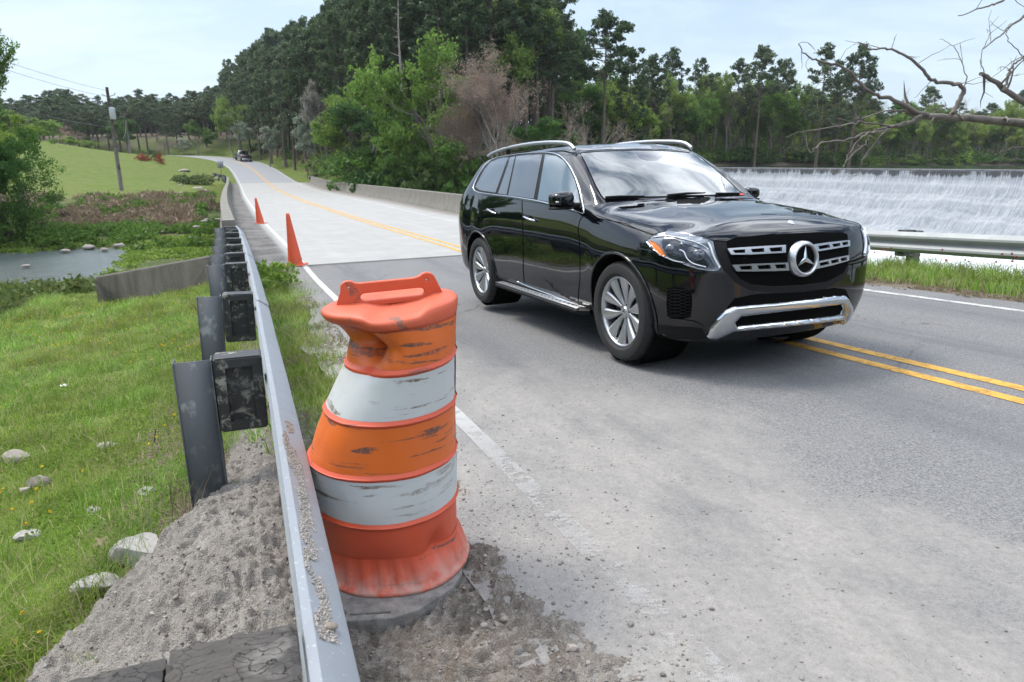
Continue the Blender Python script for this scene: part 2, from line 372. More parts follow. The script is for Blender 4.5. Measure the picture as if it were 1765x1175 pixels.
def asphalt_mat(dusty=True):
    q = NM('asphalt'); p = q.pos(); u = q.sep(q.uv()); s_, o_ = u[0], u[1]
    n = q.mth('ADD', q.mth('MULTIPLY', q.noise(260, p, 3, .7), .5), q.mth('MULTIPLY', q.noise(75, p, 4, .75), .5)); n2 = q.noise(2.2, p, 6, .6); n3 = q.noise(38, p, 4, .6); spk = q.vor(120, p)
    c = q.mix(q.ramp(n, .43, .575), (.060, .061, .066), (.255, .253, .25))
    c = q.mix(q.ramp(spk, .0, .32, (.75,) * 3, (0,) * 3), c, (.38, .385, .385))
    c = q.mix(q.ramp(n2, .3, .75, (0,) * 3, (.35,) * 3), c, (.20, .198, .192))
    # wheel paths are a little darker and bluer
    def band(c0, wd): return q.mr(q.mth('ABSOLUTE', q.mth('SUBTRACT', o_, c0)), 0, wd, 1, 0)
    tr = q.mth('ADD', q.mth('ADD', band(-2.75, .55), band(-.95, .55)), q.mth('ADD', band(.8, .5), band(2.2, .5)))
    streak = q.noise(1.0, q.uv(), 5, .6, stretch=(.5, 5, 1))
    c = q.mix(q.mth('MULTIPLY', q.mth('MULTIPLY', tr, q.ramp(streak, .3, .62)), .62), c, (.085, .09, .10))
    # sand tracked out of the shoulder
    wob = q.noise(.9, q.uv(), 6, .65, stretch=(.6, 1.2, 1)); patch = q.noise(2.2, q.uv(), 8, .75, stretch=(.6, 1, 1), dist=.1)
    edge = q.mth('ADD', o_, q.mth('MULTIPLY', q.mth('SUBTRACT', wob, .5), 2.4))
    ext = q.mr(s_, 2.6, -1.6, -3.35, -2.15)
    d1 = q.mth('SUBTRACT', 1.0, q.mr(q.mth('SUBTRACT', edge, ext), -.55, .65))
    fadeS = q.mr(s_, 5.5, 1.2, .0, 1.0)
    sh = q.mr(o_, -3.2, -3.75, 0, .55)
    d2 = q.mth('MAXIMUM', q.mth('MULTIPLY', d1, fadeS), sh, clamp=True)
    fine = q.ramp(patch, .36, .58)
    arc = q.n('ShaderNodeTexWave', wave_type='BANDS', bands_direction='X'); mpx = q.n('ShaderNodeMapping'); q.l(q.uv(), mpx.inputs[0]); mpx.inputs['Rotation'].default_value = (0, 0, .5); q.l(mpx.outputs[0], arc.inputs[0]); arc.inputs['Scale'].default_value = 2.2; arc.inputs['Distortion'].default_value = 7; arc.inputs['Detail'].default_value = 3; arc.inputs['Detail Scale'].default_value = 1.5
    arcs = q.mth('MULTIPLY', q.mth('MULTIPLY', band(-1.75, .55), q.ramp(arc.outputs['Fac'], .62, .9)), q.mth('MULTIPLY', fadeS, q.ramp(wob, .45, .6)))
    dd = q.mth('MULTIPLY', d2, q.mth('MULTIPLY_ADD', fine, .5, .5), clamp=True)
    dd = q.mth('ADD', dd, q.mth('MULTIPLY', arcs, .28), clamp=True)
    dust = q.mix(n3, (.27, .252, .23), (.37, .35, .322)); dust = q.mix(q.ramp(n, .49, .57, (0,) * 3, (.6,) * 3), dust, (.13, .128, .125)); dust = q.mix(q.ramp(n, .40, .46, (.5,) * 3, (0,) * 3), dust, (.46, .45, .43))
    grt = q.ramp(n, .42, .56, (.35,) * 3, (0,) * 3); dd = q.mth('SUBTRACT', dd, grt, clamp=True)
    crk = q.n('ShaderNodeTexVoronoi', feature='DISTANCE_TO_EDGE'); dv_ = q.n('ShaderNodeVectorMath', operation='ADD'); nv_ = q.n('ShaderNodeTexNoise'); nv_.inputs['Scale'].default_value = 3; nv_.inputs['Detail'].default_value = 6; sc_ = q.n('ShaderNodeVectorMath', operation='SCALE'); sc_.inputs['Scale'].default_value = .35; q.l(nv_.outputs['Color'], sc_.inputs[0]); q.l(p, nv_.inputs['Vector']); q.l(p, dv_.inputs[0]); q.l(sc_.outputs[0], dv_.inputs[1]); q.l(dv_.outputs[0], crk.inputs['Vector']); crk.inputs['Scale'].default_value = .55
    ck = q.mth('MULTIPLY', q.ramp(crk.outputs['Distance'], .0, .008, (1,) * 3, (0,) * 3), q.ramp(q.noise(.45, p, 3), .5, .6)); c = q.mix(q.mth('MULTIPLY', ck, .6), c, (.03, .03, .035))
    ms_ = q.noise(30, p, 7, .85); dust = q.mix(q.ramp(ms_, .52, .66, (0,) * 3, (.55,) * 3), dust, (.15, .14, .13)); dust = q.mix(q.ramp(ms_, .36, .46, (.4,) * 3, (0,) * 3), dust, (.45, .43, .40)); c = q.mix(q.ramp(ms_, .50, .66, (0,) * 3, (.35,) * 3), c, (.08, .08, .085))
    c = q.mix(q.mth('MULTIPLY', dd, .93), c, dust)
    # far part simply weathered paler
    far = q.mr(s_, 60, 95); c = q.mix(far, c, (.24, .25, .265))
    q.set(Base_Color=c, Roughness=q.mr(n, 0, 1, .72, .95)); q.b.inputs['Specular IOR Level'].default_value = .35
    q.bump(q.mth('ADD', n, q.mth('MULTIPLY', spk, .8)), .45, .006); return q.m
def concrete_mat(name, base, dark, joints=None, streak=0.0, scale=1.0):
    q = NM(name); p = q.pos(); n1 = q.noise(1.3 * scale, p, 7, .65); n2 = q.noise(30 * scale, p, 5, .6)
    c = q.mix(q.ramp(n1, .3, .72), base, tuple(.8 * b for b in base)); c = q.mix(q.ramp(n2, .3, .75, (0,) * 3, (.35,) * 3), c, dark)
    if streak:
        st = q.noise(5, p, 6, .7, stretch=(1, 1, .12)); c = q.mix(q.mth('MULTIPLY', q.ramp(st, .42, .66), streak), c, dark)
    if joints:
        u = q.sep(q.uv()); f = q.mth('FRACT', q.mth('DIVIDE', u[0], joints)); l = q.mr(q.mth('ABSOLUTE', q.mth('SUBTRACT', f, .5)), .5 - .035 / joints, .5, 0, .55)
        c = q.mix(l, c, dark)
        c = q.mix(q.mth('MULTIPLY', q.mr(u[1], -3.5, -3.75), .95), c, q.mix(q.ramp(n1, .35, .65), (.045, .045, .045), (.17, .16, .15)))
        c = q.mix(q.mth('MULTIPLY', q.mr(u[1], 3.6, 4.6), .55), c, (.2, .16, .12))
        stn = q.noise(1.0, q.uv(), 5, .6, stretch=(.15, 3, 1)); c = q.mix(q.mth('MULTIPLY', q.ramp(stn, .4, .7), .22), c, (.24, .24, .24))
    q.set(Base_Color=c, Roughness=.88); q.b.inputs['Specular IOR Level'].default_value = .3; q.bump(n2, .3, .01); return q.m
def paint_mat(name, col, wear=.5, lo=.42, hi=.62, bury=False):
    q = NM(name); p = q.pos(); n = q.noise(7, p, 8, .75); f = q.noise(150, p, 3, .7)
    c = q.mix(q.ramp(f, .3, .8, (0,) * 3, (.35,) * 3), col, tuple(.55 * x for x in col))
    q.set(Base_Color=c, Roughness=.7)
    a = q.ramp(n, lo, hi, (1 - wear,) * 3, (1,) * 3)
    if bury:
        u = q.sep(q.uv()); k = q.noise(4.5, p, 8, .8); bu = q.mr(u[0], -.3, -1.5, .0, .53)
        a = q.mth('MULTIPLY', a, q.mth('GREATER_THAN', q.mth('SUBTRACT', k, q.mth('MULTIPLY', bu, 1.0)), -.02), clamp=True)
        a = q.mth('MULTIPLY', a, q.mr(u[0], -1.6, .4, .33, 1.0))
    tr = q.n('ShaderNodeBsdfTransparent'); ms = q.n('ShaderNodeMixShader'); q.l(a, ms.inputs[0]); q.l(tr.outputs[0], ms.inputs[1]); q.l(q.b.outputs[0], ms.inputs[2]); q.l(ms.outputs[0], q.out.inputs[0])
    return q.m
MAT = {}
MAT['terrain'] = ground_mat(); MAT['asphalt'] = asphalt_mat()
MAT['deck'] = concrete_mat('bridge_deck', (.37, .368, .355), (.26, .255, .245), joints=13.2)
MAT['parapet'] = concrete_mat('parapet', (.24, .228, .20), (.10, .095, .08), streak=.6)
MAT['wetwall'] = concrete_mat('old_concrete', (.14, .13, .11), (.045, .045, .035), streak=.8)
MAT['damwall'] = concrete_mat('dam_concrete', (.19, .195, .205), (.04, .045, .05), streak=.6, scale=.5)
MAT['white_line'] = paint_mat('white_line', (.50, .50, .49), .55, .32, .50, bury=True)
MAT['yellow_line'] = paint_mat('yellow_line', (.62, .34, .05), .6, .34, .52)
MAT['wline2'] = paint_mat('white_line_worn', (.6, .6, .58), .6, .38, .6)

# ------------------------------------------------------------------ terrain sheet
def axis_pts(lo, hi, c, n, k):
    t = np.linspace(math.asinh((lo - c) / k), math.asinh((hi - c) / k), n); return c + k * np.sinh(t)
gx_ = axis_pts(-900, 1000, -2.5, 330, 5.0); gy_ = axis_pts(-60, 1500, 4.0, 380, 5.5)
GX, GY = np.meshgrid(gx_, gy_, indexing='ij'); GZ = ground(GX, GY)
_ss, _oo = [q.reshape(GX.shape) for q in so(GX, GY)]; GZ = GZ - .09 * sstep(-5.25, -5.0, _oo) * sstep(-3.7, -3.85, _oo) * sstep(.1, -.4, _ss) * (_ss > -8)
GZ = GZ + (fbm(GX * 1.7, GY * 1.7, 4) - .5) * .05 * (np.abs(so(GX, GY)[1].reshape(GX.shape)) > 4.2)
mb = MB(); mb.grid(np.stack([GX, GY, GZ], -1))
terrain = mb.build('ground', MAT['terrain'], smooth=True, kind='structure')
S_, O_ = so(GX, GY); gxr, gyr = GX.ravel(), GY.ravel()
zn = np.zeros((len(S_), 4), np.float32); zn[:, 3] = 1
nn = fbm(gxr * .25, gyr * .25, 4)
zn[:, 0] = np.where(O_ < 0, np.where(S_ < 11, 1, sstep(56, 64, S_ + 10 * (nn - .5))), np.where(S_ > 70, 1 - sstep(7.5, 10.5, O_ + 5 * (nn - .5)), 1 - sstep(5.0, 6, O_) * .8))
zn[:, 0] *= np.where((O_ < -70) & (S_ > 60), .3, 1)
zn[:, 1] = np.maximum.reduce([sstep(.55, .62, nn) * .9 * (np.abs(O_) > 6) * (zn[:, 0] < .5), ((O_ > -5.4) & (O_ < -3.3) & (S_ < 11)) * .9, ((O_ > 3) & (O_ < 3.75) & (S_ < 12)) * 1.0, .85 * ((O_ > 18) & (S_ > 60)), .8 * (O_ > 36)])
ca = terrain.data.color_attributes.new('zone', 'FLOAT_COLOR', 'POINT'); ca.data.foreach_set('color', zn.ravel())

# ------------------------------------------------------------------ road sheets (kind = structure)
def ribbon(name, s0, s1, o0, o1, dz, mat, ds=.5, no=2, label=None):
    ss = np.linspace(s0, s1, max(2, int((s1 - s0) / ds) + 1)); t = np.linspace(0, 1, no)
    f0 = o0(ss) if callable(o0) else np.full_like(ss, o0); f1 = o1(ss) if callable(o1) else np.full_like(ss, o1)
    O = f0[:, None] * (1 - t) + f1[:, None] * t; Sg = np.broadcast_to(ss[:, None], O.shape)
    m = MB(); m.grid(RW(Sg, O, dz)); o = m.build(name, mat, smooth=True, uv=np.stack([Sg, O], -1).reshape(-1, 2), kind='structure')
    return o
edgeL = lambda s: -3.93 - .22 * fbm(s * 1.3, s * 0 + 3, 4) - .12 * np.sin(s * .9)
ribbon('road', -70, 9.8, edgeL, 3.15, 0.0, MAT['asphalt'], .25, 12)
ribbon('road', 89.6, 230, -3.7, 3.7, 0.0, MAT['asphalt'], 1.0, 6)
# bridge deck with real thickness
ss = np.linspace(9.8, 89.6, 120); rb = lambda s: np.interp(s, [10, 25, 40, 65, 90], [4.7, 4.85, 5.3, 5.6, 4.95])
m = MB(); ol = -4.98
ring = np.stack([RW(ss, np.full_like(ss, ol), 0), RW(ss, np.full_like(ss, -3.6), 0), RW(ss, 0 * ss, 0), RW(ss, 0 * ss + 3.5, 0), RW(ss, rb(ss) + .42, 0), RW(ss, rb(ss) + .42, -.55), RW(ss, 0 * ss + ol, -.55), RW(ss, 0 * ss + ol, 0)], 1)
m.grid(ring); uvs = np.stack([np.broadcast_to(ss[:, None], (len(ss), 8)), np.broadcast_to(np.array([ol, -3.6, 0, 3.5, 5.3, 5.3, ol, ol]), (len(ss), 8))], -1).reshape(-1, 2)
bridge = empty('bridge', RW(9.8, 0), label='pale concrete road bridge crossing the creek below the dam', cat='bridge')
bo = m.build('deck', MAT['deck'], uv=uvs); bo.parent = bridge; bo.matrix_parent_inverse = Matrix.Translation(-bridge.location)
def bpar(o):
    o.parent = bridge; o.matrix_parent_inverse = Matrix.Translation(-bridge.location); return o
def barrier(name, s0, s1, oi, sgn, hgt, label=None):
    sl = np.linspace(s0, s1, int((s1 - s0) / .8)); f = oi(sl) if callable(oi) else np.full_like(sl, oi)
    prof = [(0, .0), (.03, .08), (.16, .30), (.20, hgt - .02), (.22, hgt), (.46, hgt), (.48, hgt - .02), (.48, -.56)]
    G = np.stack([RW(sl, f + sgn * a, b + (.001 if i in (0,) else 0)) for i, (a, b) in enumerate(prof)], 1)
    mm = MB(); mm.grid(G)
    for e in (0, -1):
        P = G[e]; c = P.mean(0); mm.add(np.vstack([P, c]), T=[[i, (i + 1) % len(P), len(P)] for i in range(len(P))])
    return bpar(mm.build(name, MAT['parapet'], sharp=30))
barrier('parapet', 12.4, 90, -4.42, -1, .78)
barrier('parapet', 13, 89.0, rb, 1, .80)
# piers under the deck
for sp in (24, 42, 60, 78):
    mm = MB(); c = RW(sp, .2); mm.box((0, 0, -2.3), (1.0, 9.0, 4.2), rot=Matrix.Rotation(-float(np.interp(sp, sd, hd)), 3, 'Z') @ Matrix.Rotation(math.pi / 2 * 0, 3, 'Z'), bev=.05)
    p_ = mm.build('pier', MAT['wetwall']); p_.location = c - np.array([0, 0, .05]); 
    # long side across the road
    p_.rotation_euler = (0, 0, math.pi / 2); bpar(p_)
# abutment block and wing wall at the near left corner
mm = MB(); A = np.array([-6.0, 13.3]); B = np.array([-7.75, 12.45]); dv = (B - A) / np.linalg.norm(B - A); nv = np.array([-dv[1], dv[0]]) * .34
for (pa, za), (pb, zb) in (((A + np.array([.45, .22]), -.26), (A, -.28)), ((A, -.28), (B, -.55))):
    Vv = [];
    for p_, zt in ((pa, za), (pb, zb)):
        for q_ in (p_ - nv / 2, p_ + nv / 2):
            Vv += [(*q_, zt), (*q_, -3.4)]
    mm.add(Vv, Q=[[0, 2, 6, 4], [0, 1, 3, 2], [4, 6, 7, 5], [0, 4, 5, 1], [2, 3, 7, 6]])
ww_ = mm.build('wing_wall', MAT['wetwall']); tag(ww_, 'weathered grey concrete wing wall running out to the creek beside the bridge end', 'retaining wall')
bmx = bmesh.new(); bmx.from_mesh(ww_.data); bmesh.ops.remove_doubles(bmx, verts=bmx.verts, dist=.001); bmesh.ops.bevel(bmx, geom=[e for e in bmx.edges if e.is_manifold], offset=.03, segments=2, affect='EDGES'); bmx.to_mesh(ww_.data); bmx.free()
mm = MB(); mm.box((0, 0, 0), (10.6, 1.0, 3.4)); ab = mm.build('abutment', MAT['wetwall']); c = RW(11.3, .25); ab.location = (c[0], c[1], -2.55); ab.rotation_euler = (0, 0, .398); bpar(ab)
mm = MB(); mm.box((0, 0, 0), (11, 1.0, 2.2)); ab = mm.build('abutment', MAT['wetwall']); c = RW(89.0, .25); ab.location = (c[0], c[1], -2.5); ab.rotation_euler = (0, 0, .385); bpar(ab)
# painted lines, lying 4 mm above the sheet below
WLO = lambda s: np.interp(s, [-8, 0, 20, 40], [-3.46, -3.47, -3.43, -3.40])
WRO = lambda s: np.interp(s, [-8, 2, 12, 20, 34], [2.60, 2.66, 2.9, 3.08, 3.42])
YA = lambda s: np.interp(s, [-8, 0, 11, 20, 40], [-.31, -.31, .07, .02, -.14]); YB = lambda s: YA(s) + .27
H_ = .055
ribbon('road_marking', -70, 160, lambda s: WLO(s) - .05, lambda s: WLO(s) + .05, .004, MAT['white_line'], .4)
ribbon('road_marking', -70, 230, lambda s: WRO(s) - .05, lambda s: WRO(s) + .05, .004, MAT['wline2'], .4)
ribbon('road_marking', -70, 230, lambda s: YA(s) - H_, lambda s: YA(s) + H_, .004, MAT['yellow_line'], .4)
ribbon('road_marking', -70, 230, lambda s: YB(s) - H_, lambda s: YB(s) + H_, .004, MAT['yellow_line'], .4)
ribbon('bridge_joint', 9.72, 9.9, -3.9, 3.1, .004, concrete_mat('joint', (.12, .115, .11), (.07, .07, .07)), .18, 8)

# ------------------------------------------------------------------ water
def water_mat(name, deep, foam=False):
    q = NM(name); p = q.pos()
    n = q.noise(2.2, p, 6, .6, stretch=(1, 1.6, 1)); n2 = q.noise(.6, p, 4)
    c = q.mix(n2, deep, tuple(1.5 * x for x in deep)); r = .22 if foam else .06
    if foam:
        u = q.sep(q.uv()); m_ = q.mr(u[1], 13, 24, 0, 1); f = q.noise(1.6, p, 8, .7, dist=.8)
        k = q.mth('MULTIPLY', q.ramp(f, .30, .5), m_, clamp=True); c = q.mix(k, c, (.72, .76, .79)); r = q.mr(k, 0, 1, .22, .7)
    q.set(Base_Color=c, Roughness=r); q.b.inputs['IOR'].default_value = 1.33; q.bump(n, 1.0 if foam else .12, .10 if foam else .08); return q.m
m = MB(); sg, og = np.meshgrid(np.linspace(-30, 60, 60), np.linspace(-75, 31, 60), indexing='ij')
P = RW(sg, og); P[..., 2] = CREEK_Z; m.grid(P); m.build('creek_water', water_mat('creek_water', (.07, .085, .085), True), uv=np.stack([sg, og], -1).reshape(-1, 2), kind='structure', smooth=True)
m = MB(); sg, og = np.meshgrid(np.linspace(-140, 75, 30), np.concatenate([[DAM_O - .15], np.linspace(DAM_O + .5, 420, 40)]), indexing='ij')
P = RW(np.clip(sg, -12, 400), og); hh = hd[0]; ex = np.minimum(sg + 12, 0); P[..., 0] += ex * math.sin(hh); P[..., 1] += ex * math.cos(hh); P[..., 2] = LAKE_Z
m.grid(P); m.build('lake_water', water_mat('lake_water', (.03, .045, .035)), kind='structure', smooth=True)
# dam: a long concrete weir with a stepped face, water pouring over it
DS0, DS1 = -60, 67
def damP(s, o, z):
    P = RW(s, o); P[..., 2] = z; return P
ds = np.linspace(DS0, DS1, 160); m = MB()
prof = [(DAM_O + 1.2, -3.5), (DAM_O + 1.2, LAKE_Z - .03), (DAM_O + 1.1, LAKE_Z + .03), (DAM_O - .12, LAKE_Z + .03), (DAM_O - .22, LAKE_Z - .0), (DAM_O - .24, .45), (DAM_O - .26, -3.9)]
m.grid(np.stack([damP(ds, np.full_like(ds, a), np.full_like(ds, b)) for a, b in prof], 1))
dam = m.build('dam', MAT['damwall'], sharp=30); tag(dam, 'long low concrete dam with white water pouring down its stepped face', 'dam')
def fall_mat():
    q = NM('falling_water'); u = q.uv(); 
    a = q.noise(1.0, u, 7, .65, stretch=(3.2, .35, 1), dist=.3); b = q.noise(1.0, u, 6, .7, stretch=(14, 1.1, 1), dist=.4); g = q.noise(6, q.pos(), 6, .75)
    v = q.sep(u)[1]
    thr = q.mr(v, .15, .85, .66, .14)          # gaps are wide just under the crest, closed lower down
    blk = q.noise(.55, u, 3, .5, stretch=(1.6, .12, 1)); 
    cov = q.mth('ADD', q.mth('MULTIPLY', a, .45), q.mth('MULTIPLY', blk, .75)); cov = q.mth('ADD', cov, q.mth('MULTIPLY', q.mth('SUBTRACT', b, .5), .5))
    k = q.mr(q.mth('SUBTRACT', cov, thr), -.05, .07)
    w_ = q.mix(q.ramp(b, .28, .66), (.13, .15, .175), (.45, .47, .495)); w_ = q.mix(q.ramp(g, .36, .62, (.55,) * 3, (0,) * 3), w_, (.22, .25, .28))
    stp = q.mr(q.mth('ABSOLUTE', q.mth('SUBTRACT', q.mth('FRACT', q.mth('MULTIPLY', q.mth('ADD', v, q.mth('MULTIPLY', a, .15)), 1.15)), .5)), .30, .5); w_ = q.mix(q.mth('MULTIPLY', stp, .25), w_, (.52, .535, .555))
    c = q.mix(k, (.06, .065, .07), w_)
    q.set(Base_Color=c, Roughness=.75); q.b.inputs['Specular IOR Level'].default_value = .3
    q.bump(q.mth('ADD', b, g), .5, .10); return q.m
ds = np.linspace(DS0, DS1, 900); dist = np.linspace(0, 1, 70)
fo = np.interp(dist, [0, .10, .3, .32, .52, .54, .76, .78, 1], [.26, .29, .70, .98, 1.45, 1.85, 2.4, 2.8, 3.6]); fz = np.interp(dist, [0, .10, .3, .32, .52, .54, .76, .78, 1], [1.08, .60, -.25, -.32, -1.15, -1.22, -2.05, -2.12, -3.05])
SG, DG = np.meshgrid(ds, dist, indexing='ij'); nz_ = (fbm(SG * 2.2, DG * 5, 4) - .5); nz2 = (fbm(SG * .5 + 40, DG * 2, 3) - .5)
P = RW(SG, DAM_O - np.interp(DG, dist, fo) - (.22 * nz_ + .3 * nz2) * np.clip(DG * 3, 0, 1)); P[..., 2] = np.interp(DG, dist, fz) + .25 * (nz_ + nz2) * np.clip(DG * 3, 0, 1) - .03 * 0
arc = (LAKE_Z - np.interp(DG, dist, fz))
m = MB(); m.grid(P); m.build('waterfall', fall_mat(), uv=np.stack([SG, arc], -1).reshape(-1, 2), smooth=True, kind='structure')
# ------------------------------------------------------------------ vegetation
LM = {
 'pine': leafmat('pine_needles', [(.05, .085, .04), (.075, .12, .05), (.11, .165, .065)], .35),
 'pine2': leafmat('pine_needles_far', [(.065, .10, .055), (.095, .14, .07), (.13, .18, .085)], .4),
 'bright': leafmat('spring_leaves', [(.10, .19, .03), (.16, .27, .045), (.24, .35, .075)], .5),
 'yellow': leafmat('young_leaves', [(.16, .25, .045), (.23, .33, .07), (.32, .40, .12)], .5),
 'mid': leafmat('leaves', [(.055, .12, .022), (.085, .175, .03), (.12, .22, .04)], .5),
 'dark': leafmat('dark_leaves', [(.035, .08, .02), (.05, .11, .028), (.075, .15, .035)], .4),
 'blossom': leafmat('blossom', [(.10, .17, .06), (.38, .42, .32), (.55, .56, .48)], .3),
 'blossom2': leafmat('grey_blossom', [(.16, .15, .12), (.33, .31, .27), (.5, .47, .43)], .3),
 'bud': leafmat('red_buds', [(.30, .17, .13), (.34, .25, .20), (.27, .24, .20)], .4),
 'red': leafmat('red_azalea', [(.30, .025, .02), (.45, .05, .03), (.08, .10, .03)], .2),
 'brown': leafmat('dry_stems', [(.20, .15, .10), (.30, .23, .16), (.13, .12, .06)], .2),
 'grass': leafmat('grass_blades', [(.12, .23, .022), (.20, .35, .04), (.30, .43, .075), (.36, .41, .14), (.50, .45, .27)], .5, patch=3.0),
 'weed': leafmat('creek_weeds', [(.06, .10, .03), (.09, .15, .04), (.16, .19, .07)], .4),
}
def barkmat(name, col): return simple(name, col, .95, var=.35, scale=6, bump=.6, bscale=25)
BK = {'pine': barkmat('pine_bark', (.11, .085, .07)), 'grey': barkmat('grey_bark', (.19, .165, .14)), 'dark': barkmat('dark_bark', (.07, .06, .05)), 'dead': barkmat('dead_wood', (.26, .23, .20))}
def leafcloud(C, rad, per, size, r, elong=1.6, zsq=.75, up=0.0):
    """diamond leaves spread through balls at C"""
    C = np.repeat(np.asarray(C, float), per, 0); n = len(C); rad = np.repeat(np.broadcast_to(rad, (n // per,)), per)
    d = r.normal(size=(n, 3)); d /= np.linalg.norm(d, axis=1, keepdims=True); d *= (r.random(n) ** .45)[:, None] * rad[:, None]; d[:, 2] *= zsq
    P = C + d
    a = r.normal(size=(n, 3)); a[:, 2] += up; a /= np.linalg.norm(a, axis=1, keepdims=True)
    b = np.cross(a, r.normal(size=(n, 3))); b /= np.linalg.norm(b, axis=1, keepdims=True)
    s = size * r.uniform(.6, 1.35, n)[:, None]; a = a * s * elong * .5; b = b * s * .5
    V = np.stack([P - a, P + b, P + a, P - b], 1).reshape(-1, 3)
    return V, np.arange(4 * n).reshape(-1, 4)
def rot_about(v, ax, ang):
    ax = ax / np.linalg.norm(ax); return v * math.cos(ang) + np.cross(ax, v) * math.sin(ang) + ax * (ax @ v) * (1 - math.cos(ang))
def make_pine(seed, H=20.0, crown=.5, Rm=3.6, leaves=26, dens=1.25, size=.34):
    r = np.random.default_rng(seed); tb = MB(); zz = np.linspace(0, H, 9); wob = np.cumsum(r.normal(0, .05, (9, 2)), 0)
    tb.tube(np.c_[wob, zz], np.interp(zz, [0, H], [.02 * H * .55 + .05, .03]), 7)
    C = []; RR = []; z0 = H * (1 - crown); nb = int(34 * dens)
    for i in range(nb):
        t = (i + r.random()) / nb; z = z0 + (H - z0) * t; L = Rm * (math.sin(math.pi * min(1, .28 + .72 * t) ** .9) ** .8 * .9 + .12) * r.uniform(.65, 1.15)
        a = i * 2.4 + r.normal(0, .4); rise = r.uniform(-.05, .35) * L + .25 * L * t
        c0 = np.array([np.interp(z, zz, wob[:, 0]), np.interp(z, zz, wob[:, 1]), z]); e = c0 + np.array([math.cos(a) * L, math.sin(a) * L, rise])
        mid = (c0 + e) / 2 + np.array([0, 0, -.05 * L]); tb.tube([c0, mid, e], [.055, .04, .015], 4, cap=False)
        for k in range(int(2 + L * 1.1)):
            f = r.uniform(.45, 1.05); C.append(c0 + (e - c0) * f + r.normal(0, .2, 3)); RR.append(r.uniform(.35, .62))
    for k in range(5): C.append(np.array([*wob[-1], H - .3]) + r.normal(0, .3, 3)); RR.append(.6)
    for k in range(4):  # dead stubs below the crown
        z = z0 * r.uniform(.55, 1); a = r.uniform(0, 6.3); c0 = np.array([0, 0, z]); tb.tube([c0, c0 + np.array([math.cos(a), math.sin(a), .2]) * r.uniform(.6, 1.6)], [.03, .01], 3, cap=False)
    V, Q = leafcloud(C, RR, leaves, size, r, 2.4, .85)
    return tb, V, Q
def grow(tb, ends, p, d, L, rad, dep, r, spread=.6, up=.15, n=3, taper=.62, thin=3, segs=4, droop=0.0, dmax=5):
    pts = [p]; v = d / np.linalg.norm(d)
    for i in range(segs):
        v = v + r.normal(0, .13, 3) + np.array([0, 0, up * .18 - droop * .1]); v /= np.linalg.norm(v); pts.append(pts[-1] + v * L / segs)
    tb.tube(pts, np.linspace(rad, rad * taper, segs + 1), 6 if dep < 2 else thin, cap=False)
    ends.append((pts[-1], dep)); 
    if dep >= 2: ends.append((pts[segs // 2], dep))
    if dep >= dmax: return
    for i in range(n):
        k = segs if i == 0 else r.integers(max(1, segs // 2), segs + 1)
        ax = np.cross(v, r.normal(size=3)); nv = rot_about(v, ax, spread * r.uniform(.5, 1.25))
        grow(tb, ends, pts[k], nv, L * r.uniform(.6, .82), rad * taper * (.9 if i == 0 else .7), dep + 1, r, spread, up, n, taper, thin, max(2, segs - 1), droop, dmax)
def make_decid(seed, H=12.0, dmax=4, n=3, leaves=30, size=.26, rad=.75, spread=.62, up=.3, trunk=.32, low=0, clump=1.0):
    r = np.random.default_rng(seed); tb = MB(); ends = []
    grow(tb, ends, np.zeros(3), np.array([.03, .02, 1.0]), H * trunk, H * .014 + .03, 0, r, spread, up, n, .66, 3, 4, 0, dmax)
    P = np.array([e[0] for e in ends if e[1] >= dmax - 2]); top = P[:, 2].max(); f = H / top
    V0 = [v * f for v in tb.V]; tb.V = V0; P = P * f
    if low:
        A = r.uniform(0, 6.3, low); rr = r.uniform(.1, .36, low) * H; P = np.vstack([P, np.c_[np.cos(A) * rr, np.sin(A) * rr, r.uniform(.04, .45 if low < 100 else .8, low) * H]])
    V, Q = leafcloud(P, r.uniform(.6, 1.2, len(P)) * rad, leaves, size, r, 1.5, .8)
    return tb, V, Q
def make_bare(seed, H=12.0, n=3, dmax=6, spread=.5, bud=10, budsize=.12, rad0=.018):
    r = np.random.default_rng(seed); tb = MB(); ends = []
    grow(tb, ends, np.zeros(3), np.array([.05, 0, 1.0]), H * .3, H * rad0 + .03, 0, r, spread, .25, n, .62, 3, 4, .1, dmax)
    P = np.array([e[0] for e in ends if e[1] >= dmax - 1]); f = H / P[:, 2].max(); tb.V = [v * f for v in tb.V]; P = P * f
    if bud: P = P[r.random(len(P)) < .6]
    V, Q = leafcloud(P, .3, max(1, bud), budsize, r, 1.5, .9)
    return tb, V, Q
def make_bush(seed, H=2.5, W=2.2, clumps=34, leaves=34, size=.16):
    r = np.random.default_rng(seed); tb = MB(); C = []
    for i in range(clumps):
        a = r.uniform(0, 6.3); q = math.sqrt(r.random()) * W; z = H * r.uniform(.1, 1) * math.sqrt(max(.05, 1 - (q / W) ** 2 * .8)); p = np.array([math.cos(a) * q, math.sin(a) * q, z]); C.append(p)
        if i % 3 == 0: tb.tube([np.array([p[0] * .15, p[1] * .15, -.1]), p * np.array([.6, .6, .55]), p], [.035, .02, .008], 4, cap=False)
    V, Q = leafcloud(C, r.uniform(.25, .6, len(C)) * min(1.2, H / 2.2), leaves, size, r, 1.6, .8)
    return tb, V, Q
def plant(kindname, data, trunkmat, crownmat, label, cat, group=None, crown_name='crown', trunk_name='trunk'):
    tb, V, Q = data
    e = empty(kindname, label=label, cat=cat, group=group)
    tb.build(trunk_name, trunkmat, e, smooth=True)
    obj(crown_name, mesh_data(crown_name, V, [Q], crownmat), e)
    return e
_proto = {}
def proto(key, fn):
    if key not in _proto: _proto[key] = fn()
    return _proto[key]
_meshes = {}
